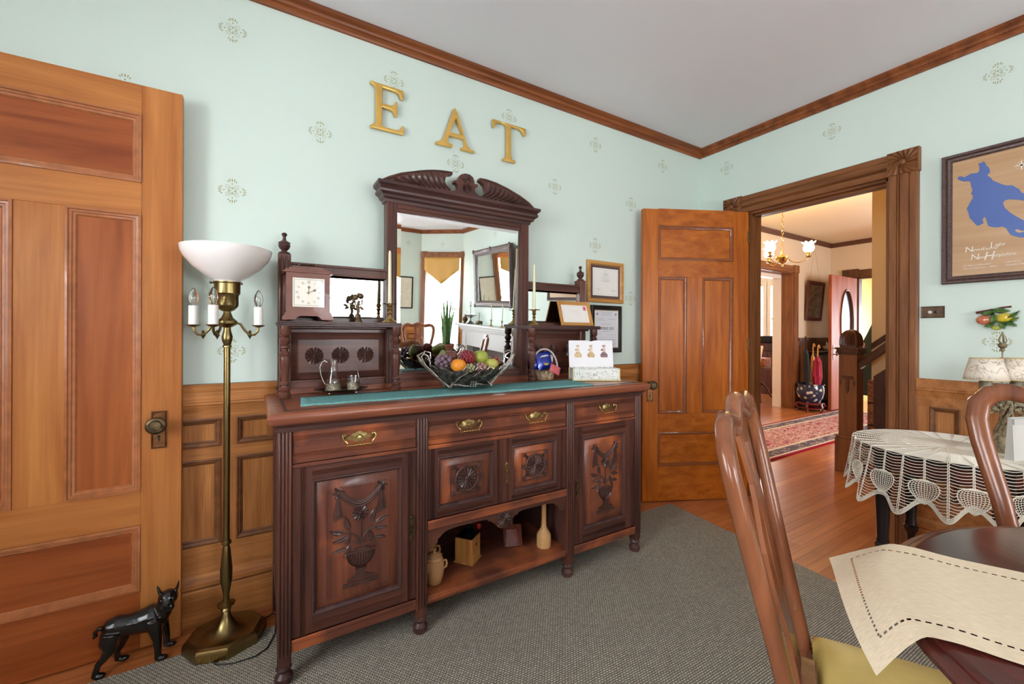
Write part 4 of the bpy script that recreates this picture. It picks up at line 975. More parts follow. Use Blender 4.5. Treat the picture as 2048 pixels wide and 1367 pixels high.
# chandelier
chn = thing('chandelier', 'small lit brass chandelier with three ruffled glass shades in the hall', 'chandelier', (2.0, .32, 0))
b = MB(); z = 2.30; k = 0
while z < 2.86:
    lk = [(math.sin(t)*.010*(1 if k % 2 else 0), math.sin(t)*.010*(0 if k % 2 else 1), z+.022+math.cos(t)*.024) for t in [i*PI/5 for i in range(10)]]
    b.tube(lk, .0028, 5, closed=True); z += .041; k += 1
for s_ in (-1, 1): b.tube([(0, s_*.008, 2.14), (s_*.014, s_*.016, 2.20), (s_*.010, s_*.010, 2.26), (0, 0, 2.30)], .0035, 6)
build('hanging_chain', b, BRIGHT, chn)
build('ceiling_canopy', MB().lathe([(.006, 2.845), (.05, 2.86), (.055, 2.88)], n=20), BRIGHT, chn)
build('centre_bowl', MB().lathe([(.001, 2.005), (.010, 2.01), (.012, 2.03), (.006, 2.035), (.020, 2.045), (.045, 2.06), (.062, 2.085), (.068, 2.11), (.060, 2.125), (.03, 2.135), (.014, 2.15), (.010, 2.19), (.001, 2.2)], n=28), BRIGHT, chn)
GLOW = plain('lit_glass_shade', srgb(255, 246, 226), .4, emit=srgb(255, 222, 168), es=16.0)
for k in range(3):
    a = math.atan2(math.cos(YAW), math.sin(YAW))+k*2*PI/3; c_, s_ = math.cos(a), math.sin(a)
    pts = [(.05, 2.11), (.075, 2.075), (.11, 2.05), (.16, 2.045), (.21, 2.06), (.24, 2.085), (.25, 2.10)]
    arm = build('chandelier_arm', MB().tube([(r*c_, r*s_, z) for r, z in pts], .005, 7), BRIGHT, chn)
    build('candle_cup', MB().lathe([(.008, 2.09), (.03, 2.10), (.034, 2.108), (.012, 2.112), (.012, 2.13), (.022, 2.14), (.024, 2.155), (.010, 2.16)], (.25*c_, .25*s_, 0), 18), BRIGHT, arm)
    def sh(u, v):
        A_ = 2*PI*u; prof = [(.020, 2.152), (.042, 2.165), (.054, 2.19), (.050, 2.22), (.044, 2.24), (.052, 2.255), (.064, 2.262)]
        i = min(int(v*6), 5); t = v*6-i; r = prof[i][0]*(1-t)+prof[i+1][0]*t; z = prof[i][1]*(1-t)+prof[i+1][1]*t
        fr = v**6; r *= 1+.13*fr*math.cos(8*A_); z += .008*fr*math.cos(8*A_); return Vector((.25*c_+r*math.cos(A_), .25*s_+r*math.sin(A_), z))
    build('glass_shade', MB().grid(sh, 48, 12, wrap=True), GLOW, arm)
    point('chandelier_bulb', (2.0+.25*c_, .32+.25*s_, 2.275), 11, (1, .76, .42), .03)

# radiator, bowl
rd = thing('radiator', 'grey cast iron radiator under a shelf on the hall wall', 'radiator', (5.18, 1.2, 0))
im = plain('silver_radiator_paint', srgb(146, 134, 118), .45, .3, noise=.2)
b = MB()
for k in range(8):
    x = -.30+.085*k
    for y in (-.04, .04): b.tube([(x, y, .12), (x, y, .86)], .020, 8)
    b.tube([(x, -.04, .86), (x, -.02, .90), (x, .02, .90), (x, .04, .86)], .022, 8); b.tube([(x, -.04, .12), (x, .04, .12)], .024, 8)
for z in (.13, .84): b.tube([(-.31, 0, z), (.31, 0, z)], .018, 8)
for x in (-.3, .295):
    for y in (-.045, .045): b.tube([(x, y, .12), (x, y*1.2, 0)], [.018, .012], 8)
build('radiator_sections', b, im, rd)
build('radiator_shelf', MB().box(-.36, .36, -.10, .085, .93, .955), DO, rd, bevel=.004)
bw = thing('pottery_bowl', 'small cream pottery bowl on the hall radiator shelf', 'bowl', (5.30, 1.17, .956))
build('bowl_body', MB().lathe([(.04, 0), (.06, .01), (.08, .04), (.085, .075), (.08, .075), (.07, .03), (.001, .015)], n=24, cap=False), plain('cream_glaze', srgb(206, 192, 170), .3), bw)
b = MB()
for k in range(7): a = k*.9; b.box(.04*math.cos(a)-.02, .04*math.cos(a)+.02, .03*math.sin(a)-.003, .03*math.sin(a)+.003, .04, .13+.01*(k % 3), M=Matrix.Rotation(a*.3, 4, 'Z'))
build('folded_papers', b, plain('printed_paper', srgb(206, 200, 196), .7, noise=.5, ns=60), bw)

# umbrella pot
pt = thing('umbrella_pot', 'blue and white painted fishbowl pot on red scrolled stand holding umbrellas', 'pot', (4.47, 1.09, 0))
def potmat():
    m, N, L, b = mat('blue_floral_glaze'); tc = N.new('ShaderNodeTexCoord'); v = N.new('ShaderNodeTexVoronoi'); v.feature = 'SMOOTH_F1'; v.inputs['Scale'].default_value = 16; L.new(tc.outputs['Object'], v.inputs['Vector'])
    r = N.new('ShaderNodeValToRGB'); r.color_ramp.elements[0].position = .2; r.color_ramp.elements[0].color = srgb(214, 208, 190); r.color_ramp.elements[1].position = .38; r.color_ramp.elements[1].color = srgb(40, 44, 70)
    L.new(v.outputs['Distance'], r.inputs['Fac']); L.new(r.outputs['Color'], b.inputs['Base Color']); b.inputs['Roughness'].default_value = .15; return m
build('pot_body', MB().lathe([(.10, .12), (.135, .15), (.175, .23), (.19, .31), (.185, .38), (.175, .415), (.195, .425), (.197, .44), (.18, .44), (.17, .41), (.18, .33), (.165, .24), (.10, .15), (.001, .145)], n=36, cap=False), potmat(), pt)
b = MB(); b.lathe([(.15, .11), (.17, .115), (.17, .14), (.15, .145)], n=28)
for k in range(6):
    a = k*PI/3+.2; c_, s_ = math.cos(a), math.sin(a)
    b.tube([(r*c_, r*s_, z) for r, z in ((.15, .13), (.19, .12), (.205, .085), (.17, .06), (.175, .02), (.21, .0), (.225, .02))], [.014, .018, .018, .014, .014, .016, .01], 8)
b.lathe([(.15, .045), (.17, .045), (.17, .06), (.15, .06)], n=28)
build('scrolled_stand', b, plain('red_lacquer', srgb(104, 28, 26), .25, 0, .4), pt)
def umbrella(name_label, x, y, lean, m, hm, ztop, hook=True, r=.035, z0=.18):
    u = thing('umbrella', name_label, 'umbrella', (x, y, z0), 0, None)
    d = Vector((lean[0], lean[1], 1)).normalized(); L_ = ztop-z0
    P = lambda t: d*(L_*t)
    nf = 10; vs = []
    prof = [(.05, .006), (.12, r*.5), (.45, r), (.72, r*.75), (.80, r*.35)]
    b = MB()
    up = d.orthogonal().normalized(); sd = d.cross(up)
    rings = []
    for t, rr in prof:
        for k in range(20):
            a = 2*PI*k/20; q = rr*(1+.22*math.cos(5*a+t*6)); vs.append(P(t)+up*math.cos(a)*q+sd*math.sin(a)*q)
    b.add(vs, [(i*20+k, i*20+(k+1) % 20, (i+1)*20+(k+1) % 20, (i+1)*20+k) for i in range(len(prof)-1) for k in range(20)])
    build('umbrella_canopy', b, m, u)
    build('umbrella_shaft', MB().tube([P(0), P(.98)], .005, 6), plain('steel_shaft', srgb(120, 120, 120), .3, 1), u)
    b = MB()
    if hook: b.tube([P(.80), P(.95), P(1.0)+Vector((.01, 0, .01)), P(1.0)+Vector((.035, 0, .02)), P(1.0)+Vector((.06, 0, .0)), P(1.0)+Vector((.062, 0, -.03))], .009, 8)
    else: b.tube([P(.80), P(1.0)], [.008, .012], 8)
    build('umbrella_handle', b, hm, u)
blk = plain('black_cloth', srgb(26, 28, 30), .7); crm = plain('crimson_cloth', srgb(150, 20, 56), .6); org = plain('tan_patterned_cloth', srgb(196, 140, 84), .7, noise=.5, ns=30)
umbrella('black umbrella leaning left in the blue pot', 4.36, 1.07, (-.05, .02), blk, W('ebony', 'z'), 1.20, False, .04)
umbrella('crimson umbrella in the middle of the blue pot', 4.47, 1.0, (.02, -.01), crm, W('honey', 'z'), 1.04, True, .062)
umbrella('tan patterned umbrella behind the crimson one in the blue pot', 4.565, 1.09, (.04, .02), org, W('honey', 'z'), 1.06, True, .04)

# hall picture with long wires
hp = thing('hanging_picture', 'narrow framed print hung from the hall crown rail by a long wire', 'picture', (5.1, 1.31, 1.81))
T = Matrix.Rotation(math.radians(5), 4, 'X')
b = MB(); b.frame(-.30, .29, -.34, .34, [(0, .0), (0, -.03), (.02, -.036), (.045, -.03), (.06, -.018), (.06, -.01)], M=T); b.box(-.30, .29, -.004, .0, -.34, .34, M=T); build('picture_frame', b, plain('chestnut_frame', srgb(86, 42, 30), .3, noise=.3), hp)
build('printed_sheet', MB().box(-.245, .235, -.012, -.008, -.285, .285, M=T), plain('aged_print', srgb(120, 108, 92), .25, 0, .6, noise=.6, ns=14), hp)
b = MB()
for s_ in (-1, 1): b.tube([(s_*.18, -.02, .33), (0, -.0, .99)], .0016, 5)
build('hanging_wire', b, plain('wire_gold', srgb(150, 124, 84), .5), hp)

# basket with orange flowers and dark coat seen past the newel
pl = thing('flower_basket', 'basket of orange artificial flowers beyond the newel post', 'basket', (2.05, -.335, 0))
build('plant_stand', MB().lathe([(.10, 0), (.10, .02), (.02, .05), (.02, .9), (.06, .95), (.065, .98)], n=16), DO, pl)
build('wicker_basket', MB().lathe([(.06, .98), (.09, 1.09), (.10, 1.14), (.095, 1.14), (.06, 1.10), (.001, 1.10)], n=20, cap=False), plain('brown_wicker', srgb(110, 62, 34), .7, noise=.5, ns=80), pl)
b = MB()
for k in range(26): a = k*2.4; r = .014*math.sqrt(k)+.005; b.sphere((r*math.cos(a), r*math.sin(a), 1.165+.02*math.sin(k)), .016, 6, 4, mi=k % 3)
build('flower_heads', b, [plain('orange_petals', srgb(230, 120, 30), .6), plain('yellow_petals', srgb(232, 190, 60), .6), plain('red_petals', srgb(190, 50, 40), .6)], pl)
b = MB()
def coat(u, v):
    a = 2*PI*u; z = 1.60-.9*v; r = (.04+.13*min(1, v*2.2))*(1+.08*math.cos(a*5+v*3)); return Vector((3.0+r*.8*math.cos(a), -.26+r*1.3*math.sin(a), z-.18))
b.grid(coat, 30, 14, wrap=True); cot = thing('draped_stand', 'dark green cloth draped over a stand beyond the newel post', 'stand', (3.0, -.26, 0))
for i in range(len(b.v)): b.v[i] = b.v[i]-Vector((3.0, -.26, 0))
build('draped_cloth', b, plain('dark_green_wool', srgb(34, 48, 44), .9), cot)
build('stand_pole', MB().lathe([(.12, 0), (.12, .02), (.02, .06), (.018, 1.40), (.03, 1.44), (.001, 1.46)], n=16), DO, cot)

# parlour furniture glimpsed through the far opening
tb = thing('pedestal_table', 'small dark pedestal table with splayed legs in the parlour', 'table', (4.78, 2.07, 0))
build('table_top', MB().box(-.30, .36, -.25, .25, .60, .64), W('mahogany', 'x'), tb, bevel=.006)
build('table_pillar', MB().lathe([(.03, .25), (.045, .3), (.03, .36), (.025, .5), (.04, .58), (.05, .60)], n=16), W('mahogany', 'z'), tb)
for k in range(4):
    a = k*PI/2+.6; build('leg', MB().tube([(r*math.cos(a), r*math.sin(a), z) for r, z in ((.02, .34), (.10, .28), (.18, .12), (.27, .03), (.31, .02))], [.022, .02, .017, .016, .012], 8), W('mahogany', 'z'), tb)
cb = thing('small_wooden_box', 'small reddish wooden chest on the parlour pedestal table', 'box', (4.93, 2.07, .641))
build('box_body', MB().box(-.12, .12, -.08, .08, 0, .15), W('oakdoor', 'x'), cb, bevel=.004); build('box_label', MB().box(-.07, .07, -.084, -.08, .03, .12), plain('red_label', srgb(150, 60, 40), .5), cb)
pc = thing('upright_cabinet', 'dark upright cabinet under a black cloth in the parlour', 'cabinet', (6.25, 2.62, 0))
build('cabinet_body', MB().box(-.42, .45, -.22, .25, .0, .88), W('mahogany', 'z'), pc, bevel=.006); build('upper_case', MB().box(-.20, .45, -.18, .25, .88, 1.05), W('mahogany', 'z'), pc, bevel=.006)
build('black_cover', MB().box(-.22, .47, -.20, .27, 1.05, 1.20), blk, pc, bevel=.02)
ac = thing('upholstered_chair', 'cream upholstered chair back at the parlour opening', 'chair', (4.15, 1.86, 0))
b = MB(); b.add([(-.22, .0, .42), (.22, -.0, .42), (.27, -.07, 1.03), (-.22, -.07, 1.03), (-.22, .07, .42), (.22, .07, .42), (.27, .02, 1.03), (-.22, .02, 1.03)], [(0, 1, 2, 3), (7, 6, 5, 4), (0, 4, 5, 1), (1, 5, 6, 2), (2, 6, 7, 3), (3, 7, 4, 0)])
build('chair_back', b, plain('cream_upholstery', srgb(222, 196, 160), .8), ac, bevel=.02)
build('chair_seat', MB().box(-.24, .24, .05, .5, .36, .46), plain('cream_upholstery', srgb(222, 196, 160), .8), ac, bevel=.03)
for x in (-.2, .2):
    for y in (.02, .45): build('leg', MB().tube([(x, y, .37), (x, y, 0)], [.022, .014], 8), DO, ac)
# ---------------------------------------------------------------- woven floor rug
def sisal_mat():
    m, N, L, b = mat('sisal_weave'); tc = N.new('ShaderNodeTexCoord'); mp = N.new('ShaderNodeMapping'); mp.inputs['Rotation'].default_value = (0, 0, .02); L.new(tc.outputs['Object'], mp.inputs['Vector'])
    br = N.new('ShaderNodeTexBrick'); br.offset = .5; br.inputs['Scale'].default_value = 1; br.inputs['Brick Width'].default_value = .013; br.inputs['Row Height'].default_value = .0085
    br.inputs['Mortar Size'].default_value = .0022; br.inputs['Mortar Smooth'].default_value = .7
    br.inputs['Color1'].default_value = srgb(206, 196, 174); br.inputs['Color2'].default_value = srgb(178, 170, 152); br.inputs['Mortar'].default_value = srgb(96, 98, 94)
    L.new(mp.outputs['Vector'], br.inputs['Vector'])
    n = N.new('ShaderNodeTexNoise'); n.inputs['Scale'].default_value = 160; n.inputs['Detail'].default_value = 2; L.new(tc.outputs['Object'], n.inputs['Vector'])
    mx = N.new('ShaderNodeMix'); mx.data_type = 'RGBA'; mx.blend_type = 'OVERLAY'; mx.inputs['Factor'].default_value = .5; L.new(br.outputs['Color'], mx.inputs[6]); L.new(n.outputs['Fac'], mx.inputs[7])
    L.new(mx.outputs[2], b.inputs['Base Color']); b.inputs['Roughness'].default_value = .95; b.inputs['Specular IOR Level'].default_value = .1
    bp = N.new('ShaderNodeBump'); bp.inputs['Strength'].default_value = .8; bp.inputs['Distance'].default_value = .003; bp.invert = True; L.new(br.outputs['Fac'], bp.inputs['Height']); L.new(bp.outputs['Normal'], b.inputs['Normal']); return m
o = build('sisal_rug', MB().prism([(-4.7, -.186), (-.628, -.208), (-.739, -1.284), (-.94, -3.2), (-1.05, -4.3), (-4.7, -4.3)], .0005, .005, plane='xy'), sisal_mat(), smooth=False)
tag(o, 'large grey green woven sisal rug under the sideboard and dining table', 'rug')

# ---------------------------------------------------------------- things on the sideboard
felt = plain('teal_felt', srgb(116, 168, 166), .95, noise=.25, ns=90, bump=.5, spec=.1)
b = MB().grid(lambda u, v: Vector(((-3.04+1.385*u)*(1-v)+(-3.02+1.42*u)*v, (-.475-.055*u)*(1-v)+(-.243)*v+.003*math.sin(u*50)*(1-v), .9520)), 60, 6)
tag(build('table_runner', b, felt, solid=.003), 'long teal green felt runner on the sideboard top', 'runner')
# mantel clock
ck = thing('mantel_clock', 'square wooden mantel clock with white roman dial on left upper shelf', 'clock', (-2.990, -.176, 1.2705))
cw_ = W('cherry', 'x'); cwd = plain('clock_wood', srgb(122, 78, 66), .4, 0, .15, noise=.2, ns=12)
b = MB(); b.box(-.084, .084, -.045, .05, .040, .204); build('clock_case', b, cwd, ck, bevel=.001)
b = MB(); b.frame(-.084, .084, .040, .204, [(0, -.045), (0, -.050), (.020, -.051), (.021, -.046), (.023, -.044)]); build('clock_bezel', b, cwd, ck)
b = MB(); b.box(-.096, .096, -.056, .058, .204, .212); b.box(-.088, .088, -.048, .052, .212, .219); b.box(-.074, .074, -.036, .042, .219, .228); b.box(-.062, .062, -.026, .032, .228, .235); build('clock_top', b, cwd, ck, bevel=.002)
b = MB(); b.prism([(-.098, .006), (-.052, .006), (-.040, .018), (-.032, .022), (.032, .022), (.040, .018), (.052, .006), (.098, .006), (.096, .022), (.090, .026), (.090, .032), (.084, .040), (-.084, .040), (-.090, .032), (-.090, .026), (-.096, .022)], -.058, .055); build('clock_plinth', b, cwd, ck)
for x in (-.086, .086):
    for y in (-.046, .044): build('bun_foot', MB().sphere((x, y, .0055), .0105, 12, 6, sz=.5), cw_, ck)
b = MB(); b.tube([(-.034, -.0, .2355), (-.034, -.0, .243), (-.026, 0, .2475), (.026, 0, .2475), (.034, 0, .243), (.034, 0, .2355)], .0032, 8); b.sphere((-.034, 0, .241), .005, 8, 6); b.sphere((.034, 0, .241), .005, 8, 6); build('carrying_handle', b, BRONZE, ck)
dl = build('clock_dial', MB().box(-.062, .062, -.0465, -.0455, .061, .183), plain('clock_dial_paper', srgb(236, 230, 216), .35, 0, .8), ck)
ink = plain('dial_grey_ink', srgb(112, 108, 100), .6); dk = plain('dark_ink', srgb(40, 36, 36), .5)
R12 = ['XII', 'I', 'II', 'III', 'IIII', 'V', 'VI', 'VII', 'VIII', 'IX', 'X', 'XI']
for k in range(12):
    a = PI/2-k*PI/6
    text('numeral', R12[k], .0155, Matrix.Translation((.044*math.cos(a), -.0470, .122+.044*math.sin(a))) @ Matrix.Rotation(-(a-PI/2), 4, 'Y') @ FACE_Y @ Matrix.Translation((0, -.005, 0)), ink, dl, .0001, 'CENTER', font_x=.62)
b = MB(); b.frame(-.055, .055, .067, .177, [(0, -.0466), (.0006, -.0468), (.0012, -.0466)]); build('dial_border', b, ink, dl)
b = MB()
def hand(ang, L_, w_): 
    c_, s_ = math.cos(ang), math.sin(ang); b.add([(-c_*.008+s_*w_, -.0485, .122-s_*.008-c_*w_), (c_*L_, -.0485, .122+s_*L_), (-c_*.008-s_*w_, -.0485, .122-s_*.008+c_*w_)], [(0, 1, 2)])
    b.tube([(c_*L_*.55+.004*math.cos(t), -.0486, .122+s_*L_*.55+.004*math.sin(t)) for t in [i*PI/4 for i in range(8)]], .0009, 4, closed=True)
hand(math.radians(24), .045, .0013); hand(math.radians(88), .040, .0012); build('clock_hands', b, dk, ck)
build('hand_boss', MB().lathe([(.004, 0), (.004, .002), (.001, .003)], n=12, M=Matrix.Translation((0, -.0465, .122)) @ Matrix.Rotation(PI/2, 4, 'X')), BRIGHT, ck)
# brass figure bell
fb = thing('figurine_bell', 'small antique brass bell with flower figure handle beside the clock', 'bell', (-2.778, -.165, 1.2705))
build('bell_skirt', MB().lathe([(.021, 0), (.021, .003), (.017, .012), (.014, .026), (.012, .036), (.005, .042)], n=24), BRONZE, fb)
b = MB(); b.tube([(0, 0, .038), (.002, 0, .055), (-.002, 0, .075), (.005, 0, .10)], [.006, .0075, .0085, .006], 10); b.sphere((.013, 0, .122), .0135, 12, 8); b.sphere((-.012, 0, .116), .014, 10, 7, sy=.6); b.tube([(.0, -.004, .08), (.016, -.006, .083), (.018, -.004, .105)], .0035, 6)
for (x, z, a) in ((-.020, .100, 120), (-.028, .082, 160), (-.022, .070, 200), (.016, .066, -40), (-.012, .112, 60), (.0, .128, 60)):
    Mx = Matrix.Translation((x, -.002, z)) @ Matrix.Rotation(-math.radians(a), 4, 'Y'); b.sphere((0, 0, 0), .012, 8, 6, M=Mx, sy=.45, sz=.55)
build('figure_handle', b, BRONZE, fb)
def candlestick(x, y, z, lab, L1, hc, top):
    c = thing('candlestick', lab, 'candlestick', (x, y, z), 0, 'brass candlesticks')
    build('stick_body', MB().lathe([(.034, 0), (.036, .002), (.033, .006), (.020, .014), (.010, .026), (.007, .040), (.011, .046), (.007, .052), (.008, .060), (.013, .068), (.008, .074), (.012, .082), (.0125, .094), (.009, .094), (.009, .080), (.001, .080)], n=24, cap=False), BRIGHT, c)
    build('glass_drip_pan', MB().lathe([(.0105, .088), (.030, .0865), (.036, .089), (.036, .0905), (.030, .0885), (.0105, .090)], n=28, cap=False), GLASS, c)
    cn = build('candle', MB().lathe([(.0088, 0), (.0088, .01), (.0095, .012), (.0062, hc-.012), (.0035, hc-.002), (.0005, hc)], n=14), WAX); cn.location = (x, y, z+.081)
    tag(cn, L1, 'candle', 'ivory taper candles')
GLASS = plain('clear_glass', (1, 1, 1, 1), .02, trans=1.0, ior=1.45)
candlestick(-2.640, -.195, 1.2705, 'brass candlestick with glass drip pan left of the tall mirror', 'tall ivory taper candle in the stick left of the tall mirror', .262, 0)
candlestick(-1.812, -.195, 1.2705, 'brass candlestick with glass drip pan right of the tall mirror', 'tall ivory taper candle in the stick right of the tall mirror', .270, 0)
# framed envelope
fe = thing('framed_envelope', 'oak framed old stamped envelope standing on the right upper shelf', 'picture', (-1.468, -.168, 1.2705))
T = Matrix.Rotation(math.radians(-17), 4, 'X')
b = MB(); b.frame(-.128, .128, 0, .160, [(0, .0), (0, -.012), (.004, -.015), (.014, -.012), (.022, -.008), (.024, -.004)], M=T); b.box(-.128, .128, -.003, .0, 0, .160, M=T); b.box(-.02, .02, .0, .003, .0, .13, M=T)
build('picture_frame', b, W('honey', 'x'), fe)
ev = build('envelope', MB().box(-.104, .104, -.0055, -.0045, .022, .138, M=T), PAPER, fe)
build('postage_stamp', MB().box(.072, .094, -.0062, -.0056, .104, .130, M=T), plain('rose_stamp', srgb(206, 90, 110), .6), ev)
b = MB(); b.frame(-.088, .088, .030, .130, [(0, -.0056), (.0006, -.0058), (.0012, -.0056)], M=T)
build('envelope_edge', b, plain('tan_line', srgb(212, 196, 170), .7), ev)
b = MB()
for z, x0, x1 in ((.098, -.045, .035), (.088, -.03, .05), (.074, .0, .05), (.062, .01, .045), (.040, -.08, -.03)):
    b.tube([(x0+(x1-x0)*i/12, -.0058, z+.0018*math.sin(i*2.1)) for i in range(13)], .0004, 4, M=T)
build('handwriting', b, plain('faded_ink', srgb(196, 176, 150), .7), ev)

# certificates on the wall
def wall_frame(name, lab, x0, x1, z0, z1, prof, fm, innerpad, pm, matm=None, pad=.0):
    t = thing(name, lab, 'picture', ((x0+x1)/2, 0, (z0+z1)/2)); w_, h_ = (x1-x0)/2, (z1-z0)/2
    b = MB(); b.frame(-w_, w_, -h_, h_, prof); b.box(-w_, w_, -.004, -.001, -h_, h_); build('picture_frame', b, fm, t)
    i = innerpad
    if matm: build('mount', MB().box(-w_+i, w_-i, -.010, -.006, -h_+i, h_-i), matm, t); i += pad
    s_ = build('certificate', MB().box(-w_+i, w_-i, -.0125, -.011, -h_+i, h_-i), pm, t)
    return t, s_, w_-i, h_-i
t, s_, iw, ih = wall_frame('framed_certificate', 'certificate in light oak frame with brown mount above the black frame', -1.248, -.908, 1.442, 1.732, [(0, -.001), (0, -.018), (.003, -.022), (.022, -.022), (.028, -.014), (.030, -.010)], W('honey', 'x'), .029, PAPER, plain('brown_mount', srgb(94, 74, 70), .8), .020)
lt = plain('grey_print', srgb(150, 146, 148), .8)
def lines(par, rows, y=-.0127):
    b = MB()
    for x0, x1, z, h in rows:
        x = x0; random.seed(int((z+2)*1e4))
        while x < x1:
            l = random.uniform(.004, .014); b.box(x, min(x+l, x1), y, y+.0003, z-h/2, z+h/2); x += l+.0025
    build('printed_lines', b, lt, par)
b = MB(); b.frame(-iw+.008, iw-.008, -ih+.010, ih-.010, [(0, -.0126), (.0008, -.0128), (.0016, -.0126)]); build('printed_border', b, plain('pale_print', srgb(200, 196, 196), .8), s_)
text('heading', 'Certificate', .012, at(0, -.0127, .052, FACE_Y), plain('mid_print', srgb(110, 106, 110), .8), s_, .0001, 'CENTER')
lines(s_, [(-.012, .012, .072, .002), (-.03, .03, .042, .0015), (-.012, .012, .036, .0015), (-.045, .045, .028, .0015), (-.035, .035, .016, .002), (-.045, .045, .008, .0015), (-.03, .03, .002, .0015), (-.09, -.05, -.050, .0015), (-.08, -.06, -.058, .0015), (.05, .095, -.055, .0025), (.06, .09, -.064, .0012)])
t, s_, iw, ih = wall_frame('framed_licence', 'black framed licence reading EXPIRES 2025 low on the wall beside the sideboard', -1.211, -.925, 1.091, 1.423, [(0, -.001), (0, -.020), (.006, -.024), (.020, -.019), (.028, -.016), (.033, -.010)], plain('black_frame', srgb(26, 22, 22), .35, 0, .2), .032, plain('licence_paper', srgb(222, 222, 228), .5))
build('gilt_slip', MB().frame(-iw-.001, iw+.001, -ih-.001, ih+.001, [(0, -.013), (.003, -.0145), (.006, -.0128)]), plain('champagne_gilt', srgb(190, 172, 136), .4, .6), t)
text('expiry_text', 'EXPIRES 2025', .0265, at(0, -.0128, -.0045, FACE_Y), plain('black_print', srgb(44, 42, 46), .7), s_, .0001, 'CENTER', font_x=.92)
lines(s_, [(-.06, .06, .118, .002), (-.04, .04, .108, .002), (-.05, .05, .100, .002), (-.095, -.03, .072, .002), (.01, .09, .070, .002), (-.08, .0, .062, .0015), (-.045, .045, .034, .002), (-.04, .035, -.017, .003), (-.09, -.05, -.036, .0015), (.0, .09, -.040, .002), (-.085, .09, -.058, .0015), (-.085, .09, -.074, .003), (-.085, .06, -.086, .0015), (-.085, .09, -.098, .0015), (-.06, .08, -.110, .003), (-.08, .09, -.122, .0015)])
b = MB()
for x in (-.088, .088): b.lathe([(.008, 0), (.008, .0004)], n=14, M=Matrix.Translation((x, -.0126, .105)) @ Matrix.Rotation(PI/2, 4, 'X'))
build('printed_seals', b, plain('seal_grey', srgb(130, 130, 140), .8), s_)

# tray with jug and cup
ty = thing('serving_tray', 'round footed pewter tray on the sideboard below the carved daisies', 'tray', (-2.852, -.190, .9515))
b = MB(); b.lathe([(.001, .012), (.080, .012), (.094, .016), (.112, .021), (.113, .0225), (.094, .019), (.080, .0145), (.001, .0145)], n=44, cap=False, sy=.66); build('tray_plate', b, plain('pewter', srgb(116, 106, 92), .3, 1, noise=.3), ty)
for x, y in ((-.055, -.04), (.055, -.04), (-.055, .04), (.055, .04)): build('ball_foot', MB().sphere((x, y, .0062), .006, 10, 8), SILVER, ty)
filig = plain('pierced_silver', srgb(170, 160, 140), .35, 1, noise=.7, ns=220, bump=.6)
jg = thing('glass_jug', 'small clear glass jug in pierced silver holder on the pewter tray', 'jug', (-2.886, -.186, .9665))
build('jug_glass', MB().lathe([(.001, .004), (.030, .004), (.031, .03), (.029, .05), (.020, .08), (.0165, .11), (.020, .135), (.0185, .135), (.015, .11), (.0185, .08), (.0275, .05), (.0295, .03), (.028, .006), (.001, .006)], n=28, cap=False), GLASS, jg)
build('silver_holder', MB().lathe([(.034, 0), (.0345, .004), (.033, .006), (.033, .030), (.0345, .033), (.033, .034), (.0315, .03), (.0315, .006), (.001, .003)], n=32, cap=False), filig, jg)
build('wire_handle', MB().tube([(-.033, 0, .028), (-.042, 0, .045), (-.052, 0, .075), (-.055, 0, .105), (-.048, 0, .125), (-.036, 0, .133), (-.025, 0, .125)], .002, 7), SILVER, jg)
for (xx, yy, lab) in ((-2.804, -.196, 'small clear glass cup in pierced silver holder on the pewter tray'),):
    cp_ = thing('glass_cup', lab, 'cup', (xx, yy, .9665))
    build('cup_glass', MB().lathe([(.001, .004), (.024, .004), (.027, .03), (.030, .062), (.0288, .062), (.0255, .03), (.0225, .006), (.001, .006)], n=28, cap=False), GLASS, cp_)
    build('silver_holder', MB().lathe([(.027, 0), (.0275, .004), (.0265, .006), (.029, .030), (.030, .033), (.0285, .034), (.028, .03), (.0255, .006), (.001, .003)], n=32, cap=False), filig, cp_)
    build('wire_handle', MB().tube([(.014, -.026, .03), (.022, -.034, .045), (.016, -.030, .07), (.016, -.026, .085), (.010, -.02, .092)], .0018, 7), SILVER, cp_)

# fruit bowl
FBX, FBY, FBZ = -2.300, -.345, .9610
fbw = thing('fruit_bowl', 'ornate silver scrolled oval bowl of artificial fruit on the sideboard', 'bowl', (FBX, FBY, FBZ), math.radians(-6))
def bowlf(u, v, off=0):
    a = 2*PI*u; z = .018+.078*v; rx = (.095+.085*v**.7)+off; ry = (.052+.042*v**.7)+off
    z += v**3*(.014*math.cos(2*a)+.006*math.cos(10*a))
    k = 1+.05*v*v*math.cos(10*a); return Vector((rx*k*math.cos(a), ry*k*math.sin(a), z))
b = MB(); b.grid(bowlf, 80, 12, wrap=True); b.grid(lambda u, v: Vector((bowlf(u, 0).x*v, bowlf(u, 0).y*v, .018)), 80, 2, wrap=True); build('bowl_shell', b, plain('blackened_silver', srgb(96, 88, 82), .38, .85, noise=.8, ns=60, bump=1.0), fbw, solid=.003)
b = MB()
